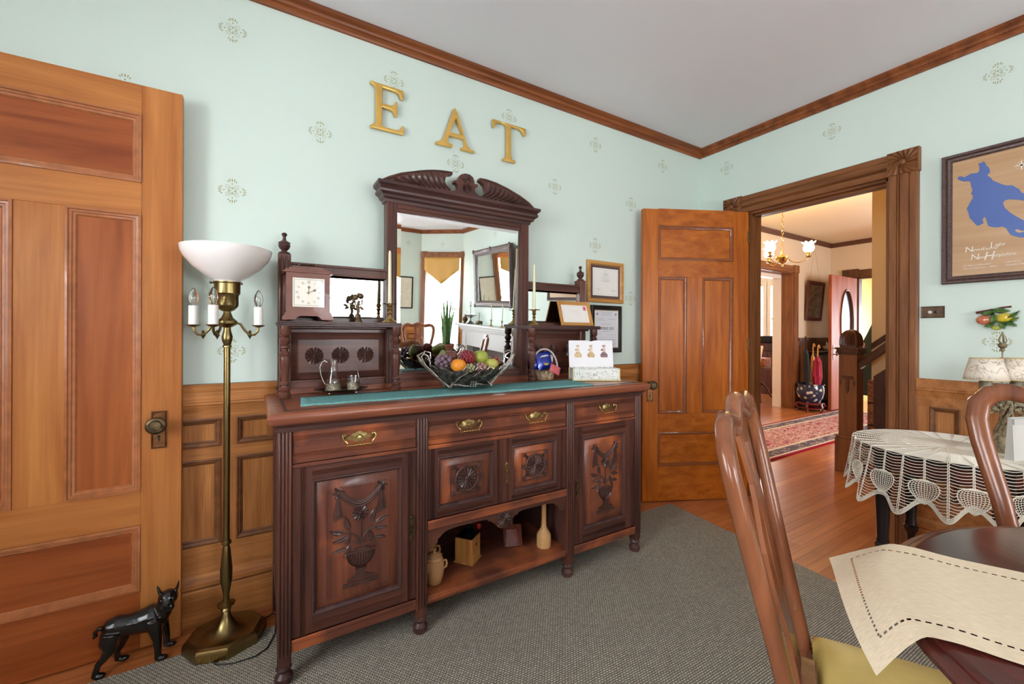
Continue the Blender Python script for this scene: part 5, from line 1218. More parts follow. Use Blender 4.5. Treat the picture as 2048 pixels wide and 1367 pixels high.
for s_ in (-1, 1):
    b.tube([(s_*.10, -.03, .0), (s_*.105, -.028, .012), (s_*.125, -.02, .03), (s_*.16, -.012, .06), (s_*.20, -.006, .095), (s_*.235, 0, .135), (s_*.245, 0, .155), (s_*.225, 0, .168), (s_*.20, 0, .155), (s_*.19, 0, .13), (s_*.185, 0, .105)], [.006, .005, .0045, .0045, .005, .006, .006, .005, .004, .004, .003], 8, flat=1.3)
    b.tube([(s_*.10, .03, .0), (s_*.115, .028, .02), (s_*.16, .018, .06), (s_*.20, .010, .10), (s_*.225, .004, .135)], .004, 8)
    b.tube([(s_*.16, -.03, .06), (s_*.185, -.028, .085), (s_*.215, -.022, .115), (s_*.232, -.016, .15), (s_*.215, -.012, .178), (s_*.190, -.012, .170), (s_*.188, -.014, .145), (s_*.205, -.016, .138)], .0038, 7)
for i in range(4):
    t0 = -.09+.06*i; b.tube([(t0, -.058, .03+.02*math.sin(i)), (t0+.02, -.075, .055), (t0+.05, -.090, .075), (t0+.065, -.094, .095), (t0+.045, -.094, .105), (t0+.035, -.090, .09)], .0032, 7)
b.tube([(.10*math.cos(a), -.055*abs(math.sin(a))-.002, .016+.004*math.sin(a*6)) for a in [PI*i/20 for i in range(21)]], .0045, 8)
build('scrolled_handles', b, plain('polished_silver', srgb(196, 190, 182), .2, 1, noise=.3, ns=50), fbw)
b = MB()
for x, y in ((-.095, -.04), (.095, -.04), (-.095, .04), (.095, .04)): b.tube([(x*.9, y*.8, .03), (x*1.05, y, .016), (x*1.1, y*1.15, .005)], [.008, .007, .009], 8)
for k in range(9): b.sphere((.012*(k % 3-1), -.070-.003*(k//3), .012+.010*(k//3)), .006, 8, 6)
build('scroll_feet', b, SILVER, fbw)
def fruit(nm, lab, cat, x, y, z, parts, group=None, rz=0):
    t = thing(nm, lab, cat, (FBX+x, FBY+y, FBZ+z), rz, group)
    for pn, mb, m in parts: build(pn, mb, m, t)
    return t
def ball(r, sz=1, n=18): 
    return MB().lathe([(max(.0004, r*math.sin(PI*i/12)*(1-.12*math.exp(-((i-12)/1.2)**2))), -r*math.cos(PI*i/12)*sz-(.14*r*math.exp(-((i-12)/1.3)**2))) for i in range(13)], n=n)
def stem_(r): return MB().tube([(0, 0, r*.78), (.002, 0, r*1.05), (.006, 0, r*1.2)], .0018, 6)
gr = plain('green_apple', srgb(158, 166, 70), .45, noise=.15, ns=12); twig = plain('twig', srgb(82, 60, 40), .8)
fruit('orange', 'orange fruit at the front left of the silver fruit bowl', 'fruit', -.075, -.052, .112, [('orange_peel', ball(.036, .92), plain('orange_peel', srgb(226, 140, 42), .45, noise=.1, ns=30, bump=.2)), ('stem', stem_(.034), twig)])
fruit('apple', 'large green apple highest in the silver fruit bowl', 'fruit', .065, .0, .145, [('apple_skin', ball(.040, .9), gr), ('stem', stem_(.036), twig)])
fruit('apple', 'green apple half hidden behind the highest apple in the silver bowl', 'fruit', .028, .058, .150, [('apple_skin', ball(.034, .9), gr), ('stem', stem_(.030), twig)])
fruit('apple', 'yellow green apple at the front right of the silver bowl', 'fruit', .110, -.036, .110, [('apple_skin', ball(.034, .9), plain('yellow_apple', srgb(176, 172, 84), .45)), ('stem', stem_(.030), twig)])
b = MB()
for i in range(13):
    ph = i*PI/12
    for j in range(max(1, int(14*math.sin(ph)))): a = 2*PI*j/max(1, int(14*math.sin(ph)))+i*.4; b.sphere((.034*math.sin(ph)*math.cos(a), .034*math.sin(ph)*math.sin(a), .034*math.cos(ph)), .008, 7, 5)
fruit('beaded_strawberry', 'dark red beaded strawberry in the middle of the silver bowl', 'fruit', -.012, -.010, .142, [('red_beads', b, plain('ruby_beads', srgb(128, 34, 44), .3, 0, .4, noise=.3))])
def bunch(n_, r, rb, seed, sz=.7):
    random.seed(seed); b = MB()
    for i in range(n_):
        ph = math.acos(1-2*(i+.5)/n_); th = i*2.4; b.sphere((r*math.sin(ph)*math.cos(th), r*.8*math.sin(ph)*math.sin(th), r*sz*math.cos(ph)), rb*random.uniform(.85, 1.1), 9, 7)
    return b
fruit('grape_bunch', 'frosted purple grapes at the left end of the silver bowl', 'fruit', -.130, -.010, .132, [('purple_grapes', bunch(26, .036, .011, 1), plain('frosted_purple', srgb(116, 92, 104), .5, noise=.3, ns=50))])
fruit('grape_bunch', 'small pale green grapes beside the orange in the silver bowl', 'fruit', -.022, -.064, .098, [('green_grapes', bunch(16, .020, .009, 2), plain('frosted_green', srgb(150, 150, 112), .5, noise=.2, ns=50))])
fruit('grape_bunch', 'dusty pink berries at the front middle of the silver bowl', 'fruit', .038, -.062, .100, [('pink_berries', bunch(20, .024, .009, 3), plain('frosted_pink', srgb(158, 118, 112), .5, noise=.35, ns=50))])
fruit('grape_bunch', 'red berries at the right end of the silver bowl', 'fruit', .148, .0, .128, [('red_berries', bunch(16, .022, .009, 4), plain('frosted_red', srgb(140, 74, 72), .5, noise=.35, ns=50))])
fruit('plum', 'mottled dark red plum at the back left of the silver bowl', 'fruit', -.078, .030, .150, [('plum_skin', ball(.032, .95), plain('mottled_plum', srgb(110, 62, 52), .45, noise=.5, ns=30)), ('stem', stem_(.03), twig)])
fruit('pear', 'green mottled pear behind the plum in the silver bowl', 'fruit', -.112, .045, .142, [('pear_skin', MB().lathe([(.001, -.03), (.02, -.026), (.028, -.008), (.026, .01), (.016, .026), (.011, .036), (.001, .04)], n=16), plain('mottled_green', srgb(120, 122, 74), .45, noise=.3))])

# basket of wrapped sweets
bk = thing('gift_basket', 'small woven basket with arched handle and blue packets behind the right column', 'basket', (-1.722, -.172, .9515))
bm_ = plain('basket_rope', srgb(176, 150, 120), .8, noise=.75, ns=50, bump=.8)
b = MB(); b.lathe([(.055, 0), (.060, .004), (.072, .045), (.078, .055), (.074, .055), (.066, .045), (.052, .006), (.001, .004)], n=28, cap=False, sy=.75); build('basket_body', b, bm_, bk)
b = MB(); b.tube([(.098*math.cos(a), 0, .055+.125*math.sin(a)) for a in [PI*i/24 for i in range(25)]], .0055, 8); b.tube([(.098, 0, .055), (.078, 0, .045)], .005, 6); b.tube([(-.098, 0, .055), (-.078, 0, .045)], .005, 6); build('arched_handle', b, plain('woven_pink_cord', srgb(206, 190, 190), .6, noise=.3, ns=150), bk)
def packet(lab, x, y, z, w_, h_, rot, m, gold=True):
    t = thing('foil_packet', lab, 'packet', (-1.722+x, -.172+y, .9515+z))
    Mr = Matrix.Rotation(math.radians(rot), 4, 'Y') @ Matrix.Rotation(math.radians(-12), 4, 'X')
    n = 8; b = MB()
    for s_ in (-1, 1): b.grid(lambda u, v: Mr @ Vector(((u-.5)*w_, s_*.010*math.sin(PI*u)**.5*math.sin(PI*v)**.5, (v-.5)*h_)), n, n)
    build('packet_wrap', b, m, t)
    if gold: build('gold_label', MB().prism([(-w_*.18, -h_*.22), (0, -h_*.32), (w_*.2, -h_*.24), (0, -h_*.14)], -.0115, -.0105, M=Mr), plain('gold_foil', srgb(200, 170, 90), .3, .8), t)
    b = MB()
    if gold: b.box(-w_*.3, w_*.3, -.0112, -.0105, h_*.22, h_*.26, M=Mr); b.box(-w_*.2, w_*.2, -.0112, -.0105, h_*.28, h_*.31, M=Mr); build('white_lettering', b, PAPER, t)
blue = plain('blue_foil', srgb(16, 44, 150), .22, .3, .6)
packet('large royal blue foil packet standing in the small basket', .0, .0, .112, .105, .10, -8, blue)
packet('blue packet leaning left in the small basket', -.052, .012, .092, .06, .05, -32, blue, False)
packet('white printed packet leaning right in the small basket', .052, .012, .105, .035, .085, 22, plain('white_printed_wrap', srgb(226, 220, 214), .4, noise=.35, ns=60), False)
packet('salmon pink packet at the front right rim of the small basket', .035, -.060, .062, .075, .050, 24, plain('salmon_wrap', srgb(206, 98, 102), .4, noise=.2, ns=80), False)

# open decorated box
ua = math.atan2(-.461, .887)
BXM = Matrix.Rotation(ua, 4, 'Z')
dbx = thing('trinket_box', 'hinged white and gold patterned box standing open at the sideboard end', 'box', (-1.618, -.315, .9505), ua)
def marbled():
    m, N, L, b = mat('marbled_scroll_paper'); tc = N.new('ShaderNodeTexCoord'); n = N.new('ShaderNodeTexNoise'); n.inputs['Scale'].default_value = 26; n.inputs['Detail'].default_value = 3; n.inputs['Distortion'].default_value = 3; L.new(tc.outputs['Object'], n.inputs['Vector'])
    r = N.new('ShaderNodeValToRGB'); e = r.color_ramp.elements; e[0].position = .38; e[0].color = srgb(228, 230, 222); e[1].position = .62; e[1].color = srgb(232, 232, 226)
    for p, c in ((.46, srgb(228, 230, 222)), (.5, srgb(124, 134, 130)), (.54, srgb(226, 228, 220))): q = e.new(p); q.color = c
    L.new(n.outputs['Fac'], r.inputs['Fac']); L.new(r.outputs['Color'], b.inputs['Base Color']); b.inputs['Roughness'].default_value = .3; return m
MP = marbled()
L_, D_, H_ = .272, .118, .072
b = MB(); b.box(0, L_, 0, .004, .006, H_); b.box(0, L_, D_-.004, D_, .006, H_); b.box(0, .004, 0, D_, .006, H_); b.box(L_-.004, L_, 0, D_, .006, H_); b.box(0, L_, 0, D_, .004, .009); build('box_sides', b, MP, dbx)
gold = plain('gilt_edge', srgb(214, 196, 140), .35, .5)
b = MB()
for x in (0, L_):
    for y in (0, D_): b.tube([(x, y, .004), (x, y, H_)], .003, 6)
b.box(-.006, L_+.006, -.006, D_+.006, .002, .006)
for x in (0, L_):
    for y in (0, D_): b.sphere((x, y, .004), .0065, 8, 6, sz=.6)
build('gilt_corners', b, gold, dbx)
T = Matrix.Translation((0, D_, H_)) @ Matrix.Rotation(math.radians(-9), 4, 'X')
b = MB(); ld = [(0, 0), (L_, 0), (L_, .158), (L_*.985, .162), (L_*.60, .162), (L_*.5, .156), (L_*.40, .162), (L_*.015, .162), (0, .158)]
b.prism(ld, .0, .006, M=T); lid = build('box_lid', b, plain('white_lining', srgb(234, 232, 234), .45), dbx, bevel=.001)
for k, (cx, c1_, c2_) in enumerate(((.055, srgb(206, 178, 136), srgb(224, 206, 184)), (.135, srgb(196, 164, 122), srgb(222, 204, 178)), (.215, srgb(140, 108, 112), srgb(214, 186, 176)))):
    b = MB(); m_ = [plain('sepia_figure_%d' % k, c1_, .6, noise=.4, ns=60), plain('pale_figure_%d' % k, c2_, .6, noise=.2, ns=60)]
    b.prism([(cx-.018, .058), (cx+.022, .058), (cx+.024, .075), (cx+.008, .092), (cx-.006, .094), (cx-.022, .074)], -.0006, 0, M=T); b.prism([(cx-.007, .090), (cx+.011, .090), (cx+.010, .112), (cx-.006, .112)], -.0008, -.0001, mi=1, M=T)
    b.prism([(cx+x, z) for x, z in arc(.002, .121, .009, 0, 330, 12)], -.0008, -.0001, mi=1, M=T); b.prism([(cx-.014, .112), (cx-.002, .104), (cx+.002, .1), (cx-.018, .098)], -.0009, -.0001, M=T)
    b.prism([(cx-.009, .124), (cx+.012, .128), (cx+.010, .134), (cx-.008, .132)], -.0011, -.0001, M=T)
    build('printed_figure', b, m_, lid)
for i, (x0, x1, c_) in enumerate(((.01, .13, srgb(206, 120, 90)), (.09, .18, srgb(214, 212, 150)), (.17, .262, srgb(60, 32, 36)))):
    t = thing('boxed_sachet', ['coral sachet lying at the left inside the open box', 'pale green sachet lying in the middle of the open box', 'dark maroon sachet lying at the right inside the open box'][i], 'sachet', (-1.618, -.315, .9505), ua)
    build('sachet_body', MB().box(x0, x1, .010, D_-.012, .04+.006*i, .052+.006*i), plain('sachet_%d' % i, c_, .5, noise=.2), t, bevel=.004)

# lower shelf objects
SZ = .1485
glz = plain('buff_glaze', srgb(204, 156, 108), .18, 0, .5, noise=.12, ns=8)
def crock(lab, x, y, s):
    c = thing('stoneware_crock', lab, 'jar', (x, y, SZ), 0, 'small lidded crocks')
    pr = [(.030, 0), (.034, .004), (.040, .03), (.044, .06), (.042, .085), (.038, .094), (.0385, .098), (.036, .100), (.0365, .104), (.034, .107), (.032, .112), (.001, .112)]
    build('crock_body', MB().lathe([(r*s, z*s) for r, z in pr], n=30), glz, c)
    build('crock_lid', MB().lathe([(.033*s, .112*s), (.034*s, .115*s), (.024*s, .123*s), (.008*s, .128*s), (.005*s, .133*s), (.007*s, .139*s), (.006*s, .145*s), (.001, .146*s)], n=24), glz, c)
    for sg in (-1, 1): 
        a = math.radians(-35 if sg > 0 else 215); ca, sa_ = math.cos(a), math.sin(a)
        b = MB(); b.tube([((.040+q)*s*ca, (.040+q)*s*sa_, z*s) for q, z in ((.0, .096), (.012, .098), (.015, .085), (.012, .07), (.001, .062))], .0045*s, 8); build('ear_handle', b, glz, c)
crock('glossy buff lidded crock at the front left of the open shelf', -2.520, -.475, 1.0); crock('glossy buff lidded crock behind the front one on the open shelf', -2.515, -.365, 1.12)
gd = thing('coffee_grinder', 'old wooden coffee grinder with black metal top and red knob', 'grinder', (-2.318, -.385, SZ), math.radians(38))
gw = wood('grinder_wood', srgb(206, 150, 84), srgb(166, 104, 50), 'z', 1.5, .4, .2, .8, .5)
build('grinder_box', MB().box(-.045, .045, -.045, .045, .004, .118), gw, gd, bevel=.003)
build('grinder_base', MB().box(-.050, .050, -.050, .050, 0, .008), gw, gd, bevel=.002)
dw = build('drawer', MB().box(-.036, .036, -.0475, -.044, .012, .045), W('honey', 'x'), gd, bevel=.001)
build('maker_plate', MB().prism([(0, .070), (.009, .081), (0, .092), (-.009, .081)], -.0465, -.0445), BRONZE, gd)
gm = plain('black_iron', srgb(30, 32, 34), .3, .8)
build('grinder_top', MB().lathe([(.060, 0), (.060, .004), (.040, .008), (.034, .018), (.030, .024), (.018, .030), (.012, .036), (.010, .046), (.001, .048)], (0, 0, .118), 4, ph=PI/4).lathe([(.040, .004), (.040, .010), (.032, .020), (.020, .030), (.011, .034), (.008, .048), (.001, .05)], (0, 0, .118), 24), gm, gd)
cr_ = build('crank', MB().tube([(0, 0, .155), (.0, 0, .160), (.04, -.02, .150), (.055, -.03, .134)], .0035, 8), gm, gd)
build('red_knob', MB().lathe([(.005, 0), (.011, .004), (.014, .012), (.013, .022), (.009, .028), (.001, .029)], (.055, -.03, .128), 18), plain('red_gloss', srgb(176, 20, 26), .2, 0, .6), cr_)
sc_ = thing('wooden_scoop', 'dark red lacquered scoop leaning upright on the open shelf', 'scoop', (-2.085, -.42, SZ+.011), math.radians(-20))
T = Matrix.Rotation(math.radians(-25), 4, 'X')
b = MB(); b.add([(-.042, -.002, 0), (.042, -.002, 0), (.040, 0, .098), (-.040, 0, .098), (-.036, .014, .004), (.036, .014, .004), (.026, .018, .082), (-.026, .018, .082), (-.046, -.006, 0), (.046, -.006, 0), (.046, -.004, .104), (-.046, -.004, .104), (-.042, .022, 0), (.042, .022, 0), (.040, .024, .1), (-.040, .024, .1)],
    [(4, 5, 6, 7), (2, 3, 7, 6), (1, 2, 6, 5), (3, 0, 4, 7), (8, 0, 3, 11), (1, 9, 10, 2), (2, 10, 11, 3), (12, 15, 14, 13), (8, 11, 15, 12), (9, 13, 14, 10), (11, 10, 14, 15), (0, 8, 12, 4), (5, 13, 9, 1), (4, 12, 13, 5)], M=T); build('scoop_pan', b, plain('red_brown_lacquer', srgb(96, 44, 34), .25, 0, .5, noise=.2), sc_)
build('scoop_handle', MB().tube([T @ Vector((0, .010, .09)), T @ Vector((0, .014, .18)), T @ Vector((0, .014, .20))], [.010, .010, .013], 10), plain('handle_brown', srgb(84, 48, 30), .5), sc_)
build('masher_body', MB(), WAX) if False else None
o = build('wooden_masher', MB().lathe([(.033, 0), (.036, .004), (.036, .055), (.034, .066), (.020, .088), (.014, .100), (.012, .14), (.012, .20), (.014, .235), (.011, .245), (.001, .248)], n=28), wood('beech', srgb(216, 172, 118), srgb(190, 140, 86), 'z', 1.5, .5, .05, .4, .3)); o.location = (-1.935, -.47, SZ)
tag(o, 'pale beech masher standing upright at the right of the open shelf', 'masher')

# ---------------------------------------------------------------- letters on the wall
LG = plain('gilt_letter', srgb(228, 184, 98), .36, .7, .3, noise=.12, ns=15)
L_E = [(-2.694, 2.492), (-2.643, 2.491), (-2.525, 2.49), (-2.523, 2.471), (-2.526, 2.442), (-2.541, 2.443), (-2.547, 2.463), (-2.568, 2.473), (-2.632, 2.474), (-2.634, 2.464), (-2.634, 2.395), (-2.591, 2.394), (-2.576, 2.403), (-2.563, 2.425), (-2.557, 2.42), (-2.557, 2.346), (-2.569, 2.345), (-2.579, 2.367), (-2.597, 2.373), (-2.634, 2.374), (-2.634, 2.28), (-2.625, 2.276), (-2.567, 2.275), (-2.543, 2.282), (-2.529, 2.307), (-2.522, 2.305), (-2.522, 2.260), (-2.693, 2.258), (-2.693, 2.27), (-2.673, 2.281), (-2.666, 2.297), (-2.667, 2.458), (-2.674, 2.475), (-2.693, 2.481)]
L_A = [(-2.232, 2.480), (-2.22, 2.462), (-2.16, 2.297), (-2.139, 2.273), (-2.11, 2.268), (-2.113, 2.259), (-2.195, 2.260), (-2.195, 2.27), (-2.178, 2.278), (-2.173, 2.294), (-2.181, 2.321), (-2.268, 2.321), (-2.278, 2.291), (-2.271, 2.28), (-2.247, 2.273), (-2.25, 2.259), (-2.344, 2.259), (-2.344, 2.27), (-2.317, 2.281), (-2.301, 2.301), (-2.240, 2.480)]
L_T = [(-1.993, 2.488), (-1.758, 2.488), (-1.76, 2.445), (-1.772, 2.439), (-1.785, 2.463), (-1.81, 2.474), (-1.863, 2.474), (-1.867, 2.463), (-1.866, 2.298), (-1.856, 2.276), (-1.832, 2.273), (-1.833, 2.260), (-1.925, 2.259), (-1.925, 2.27), (-1.906, 2.277), (-1.898, 2.298), (-1.898, 2.461), (-1.903, 2.474), (-1.938, 2.478), (-1.965, 2.472), (-1.976, 2.454), (-1.98, 2.44), (-1.992, 2.438)]
for nm, P_, hole, lab in (('letter_e', L_E, None, 'gilt wooden capital letter E at left on the mint wall'), ('letter_a', L_A, [(-2.227, 2.427), (-2.264, 2.341), (-2.188, 2.341)], 'gilt wooden capital letter A in the middle of the wall word'), ('letter_t', L_T, None, 'gilt wooden capital letter T at right of the wall word')):
    bm = bmesh.new(); vs_ = [bm.verts.new((x, -.004, z)) for x, z in P_]; ed = [bm.edges.new((vs_[i], vs_[(i+1) % len(vs_)])) for i in range(len(vs_))]
    if hole: hv = [bm.verts.new((x, -.004, z)) for x, z in hole]; ed += [bm.edges.new((hv[i], hv[(i+1) % 3])) for i in range(3)]
    r = bmesh.ops.triangle_fill(bm, edges=ed, use_beauty=True); fs_ = [g_ for g_ in bm.faces]
    ex = bmesh.ops.extrude_face_region(bm, geom=fs_); bmesh.ops.translate(bm, verts=[g_ for g_ in ex['geom'] if isinstance(g_, bmesh.types.BMVert)], vec=(0, -.020, 0))
    bmesh.ops.dissolve_limit(bm, angle_limit=.02, verts=bm.verts, edges=bm.edges); bmesh.ops.recalc_face_normals(bm, faces=bm.faces)
    me = bpy.data.meshes.new(nm); bm.to_mesh(me); bm.free(); me.materials.append(LG); o = bpy.data.objects.new(nm, me); COL.objects.link(o)
    d_ = o.modifiers.new('bevel', 'BEVEL'); d_.width = .0045; d_.segments = 2; d_.limit_method = 'ANGLE'; d_.angle_limit = .7
    tag(o, lab, 'letter', 'wall letters spelling EAT')

# ---------------------------------------------------------------- floor lamp
LX, LY = -3.278, -.190
fl = thing('floor_lamp', 'brass floor lamp with milk glass bowl shade and three candle arms', 'lamp', (LX, LY, .0055))
b = MB(); oc = [(.150, 0), (.150, .028), (.142, .040), (.128, .045), (.110, .038), (.075, .040), (.040, .060), (.020, .095), (.016, .112), (.012, .118)]
vs = []; n = 8
for i, (r, z) in enumerate(oc):
    for k in range(48):
        a = 2*PI*k/48+.08; oct_ = math.cos(PI/8)/math.cos(((a-.08) % (PI/4))-PI/8); mixk = max(0, min(1, (r-.05)/.06)); rr = r*(oct_*mixk+(1-mixk)); vs.append((rr*math.cos(a)*.93, rr*math.sin(a)*.85, z))
b.add(vs, [(i*48+k, i*48+(k+1) % 48, (i+1)*48+(k+1) % 48, (i+1)*48+k) for i in range(len(oc)-1) for k in range(48)]+[tuple(range(48))])
lb = plain('antique_brass_lamp', srgb(138, 120, 78), .3, 1.0, noise=.12, ns=14)
build('lamp_base', b, lb, fl)
build('brass_label', MB().box(-.046, .046, -.002, .002, .004, .026, M=Matrix.Translation((-.0396, -.1121, 0)) @ Matrix.Rotation(math.radians(-16.4), 4, 'Z')), BRIGHT, fl)
build('lamp_pole', MB().lathe([(.012, .115), (.018, .122), (.014, .130), (.030, .140), (.032, .146), (.012, .156), (.010, .18), (.014, .20), (.020, .235), (.021, .28), (.014, .36), (.010, .375), (.018, .382), (.018, .39), (.0115, .395), (.0115, 1.155), (.016, 1.158), (.016, 1.164), (.012, 1.168), (.018, 1.185), (.019, 1.20), (.013, 1.222), (.012, 1.235), (.030, 1.245), (.036, 1.252), (.034, 1.262), (.020, 1.275), (.014, 1.29), (.012, 1.30)], n=12), lb, fl, angle=30)
build('socket_cup', MB().lathe([(.012, 1.298), (.024, 1.304), (.036, 1.318), (.038, 1.325), (.038, 1.362), (.042, 1.368), (.044, 1.37), (.044, 1.408), (.047, 1.412), (.047, 1.416)], n=32), lb, fl)
b = MB()
for k in range(3): a = k*2*PI/3-.6; b.tube([(.044*math.cos(a), .044*math.sin(a), 1.408), (.058*math.cos(a), .058*math.sin(a), 1.408)], .003, 6); b.sphere((.058*math.cos(a), .058*math.sin(a), 1.408), .005, 8, 6)
build('thumb_screws', b, BRONZE, fl)
build('glass_bowl_shade', MB().lathe([(.044, 1.414), (.046, 1.420), (.075, 1.440), (.112, 1.470), (.140, 1.505), (.150, 1.525), (.1515, 1.532), (.154, 1.547), (.151, 1.548), (.148, 1.532), (.136, 1.507), (.108, 1.474), (.072, 1.444), (.04, 1.424)], n=64, cap=False), WHITEG, fl)
for k, deg in enumerate((-12, -118, 175)):
    a = math.radians(deg); c_, s_ = math.cos(a), math.sin(a); Rr = .108 if k != 1 else .085
    am = build('lamp_arm', MB().tube([(r*c_*Rr/.108, r*s_*Rr/.108, z) for r, z in ((.030, 1.255), (.045, 1.250), (.060, 1.225), (.078, 1.205), (.095, 1.208), (.106, 1.222), (.108, 1.240))], .0048, 8), lb, fl)
    build('drip_pan', MB().lathe([(.006, 1.236), (.020, 1.242), (.024, 1.246), (.008, 1.247)], (Rr*c_, Rr*s_, 0), 20), lb, am)
    build('leaf_finial', MB().lathe([(.001, 1.190), (.004, 1.197), (.009, 1.205), (.004, 1.214), (.006, 1.220), (.001, 1.226)], (.078*c_*Rr/.108, .078*s_*Rr/.108, 0), 8), lb, am)
    build('candle_sleeve', MB().lathe([(.0165, 1.246), (.0165, 1.318), (.012, 1.320)], (Rr*c_, Rr*s_, 0), 24), plain('white_sleeve', srgb(238, 236, 230), .5), am)
    build('light_bulb', MB().lathe([(.006, 1.318), (.011, 1.326), (.0165, 1.345), (.014, 1.365), (.006, 1.382), (.001, 1.388)], (Rr*c_, Rr*s_, 0), 20), GLASS, am)
    build('filament', MB().tube([(Rr*c_-.003, Rr*s_, 1.32), (Rr*c_-.005, Rr*s_, 1.355), (Rr*c_, Rr*s_, 1.360), (Rr*c_+.005, Rr*s_, 1.355), (Rr*c_+.003, Rr*s_, 1.32)], .0012, 5), plain('filament_wire', srgb(200, 190, 170), .3, .5), am)
o = build('lamp_cord', MB().tube([(-3.15, -.13, .012), (-3.13, -.12, .007), (-3.115, -.10, .0035), (-3.10, -.13, .009), (-3.11, -.25, .009), (-3.14, -.33, .009), (-3.18, -.355, .009), (-3.25, -.352, .009), (-3.30, -.330, .009), (-3.315, -.300, .009)], .0025, 6), plain('black_cord', srgb(24, 22, 20), .5)); tag(o, 'thin black lamp cord trailing on the rug by the lamp base', 'cord')

# ---------------------------------------------------------------- cast iron dog
dg = thing('dog_figurine', 'black cast iron boston terrier doorstop standing before the pine door', 'figurine', (-3.56, -.145, .0))
b = MB()
def ell(c, r, sx, sy, sz, rot=0): b.sphere((0, 0, 0), r, 18, 12, M=Matrix.Translation(c) @ Matrix.Rotation(math.radians(rot), 4, 'Y'), sx=sx, sy=sy, sz=sz)
b.tube([(-.082, 0, .140), (-.070, 0, .146), (-.05, 0, .150), (-.02, 0, .147), (.015, 0, .146), (.045, 0, .148), (.068, 0, .152), (.082, 0, .160)], [.020, .032, .036, .034, .038, .045, .045, .032], 16, flat=1.08)
b.tube([(.066, 0, .150), (.080, -.002, .172), (.090, -.006, .192), (.096, -.010, .210)], [.038, .034, .029, .027], 14)
ell((.098, -.014, .216), .033, .95, .95, .92)                       # skull
ell((.099, -.040, .205), .021, 1.05, .85, .85); ell((.099, -.036, .190), .020, 1.1, .9, .7)   # muzzle and jaw
for s_ in (-1, 1): ell((.099+s_*.012, -.047, .196), .013, .9, .9, 1.0)
ell((.099, -.058, .208), .0065, 1.3, .8, .8); ell((.099, -.036, .226), .012, 1.5, .7, .5)
for s_ in (-1, 1):
    x = .098+s_*.022; b.tube([(x, -.010, .232), (x+s_*.006, -.010, .250), (x+s_*.010, -.012, .268), (x+s_*.010, -.012, .274)], [.013, .010, .004, .0012], 10, flat=.5)
def limb(pts, rs): b.tube(pts, rs, 12)
limb([(.058, -.026, .150), (.064, -.034, .118), (.070, -.036, .080), (.072, -.036, .045), (.072, -.036, .020), (.074, -.037, .009)], [.026, .021, .014, .0115, .011, .012]); ell((.084, -.039, .0105), .0135, 1.35, .95, .75)
limb([(.060, .024, .150), (.074, .032, .118), (.084, .034, .080), (.087, .035, .045), (.087, .035, .020), (.089, .035, .009)], [.026, .020, .013, .0115, .011, .012]); ell((.100, .034, .0105), .0135, 1.35, .95, .75)
limb([(-.060, -.022, .142), (-.066, -.030, .112), (-.062, -.033, .088), (-.078, -.033, .064), (-.092, -.033, .048), (-.098, -.033, .028), (-.100, -.033, .010)], [.031, .027, .019, .013, .0105, .0095, .011]); ell((-.088, -.035, .0105), .0135, 1.35, .95, .75)
limb([(-.052, .020, .142), (-.050, .028, .112), (-.036, .031, .086), (-.044, .031, .060), (-.055, .031, .044), (-.054, .031, .025), (-.052, .031, .010)], [.030, .025, .018, .012, .0105, .0095, .011]); ell((-.038, .032, .0105), .0135, 1.35, .95, .75)
b.tube([(-.082, 0, .155), (-.097, -.002, .160), (-.108, -.004, .150), (-.104, -.005, .138), (-.112, -.006, .132)], [.010, .0075, .0065, .0065, .005], 10)
o = build('dog_body', b, BLACK, dg)
d_ = o.modifiers.new('remesh', 'REMESH'); d_.mode = 'VOXEL'; d_.voxel_size = .0026; d_.use_smooth_shade = True
d_ = o.modifiers.new('smooth', 'SMOOTH'); d_.factor = .5; d_.iterations = 4
for s_ in (-1, 1): build('eye', MB().sphere((.099+s_*.0165, -.041, .222), .0060, 10, 8), plain('glossy_black', srgb(6, 6, 8), .08, 0, .8), dg)
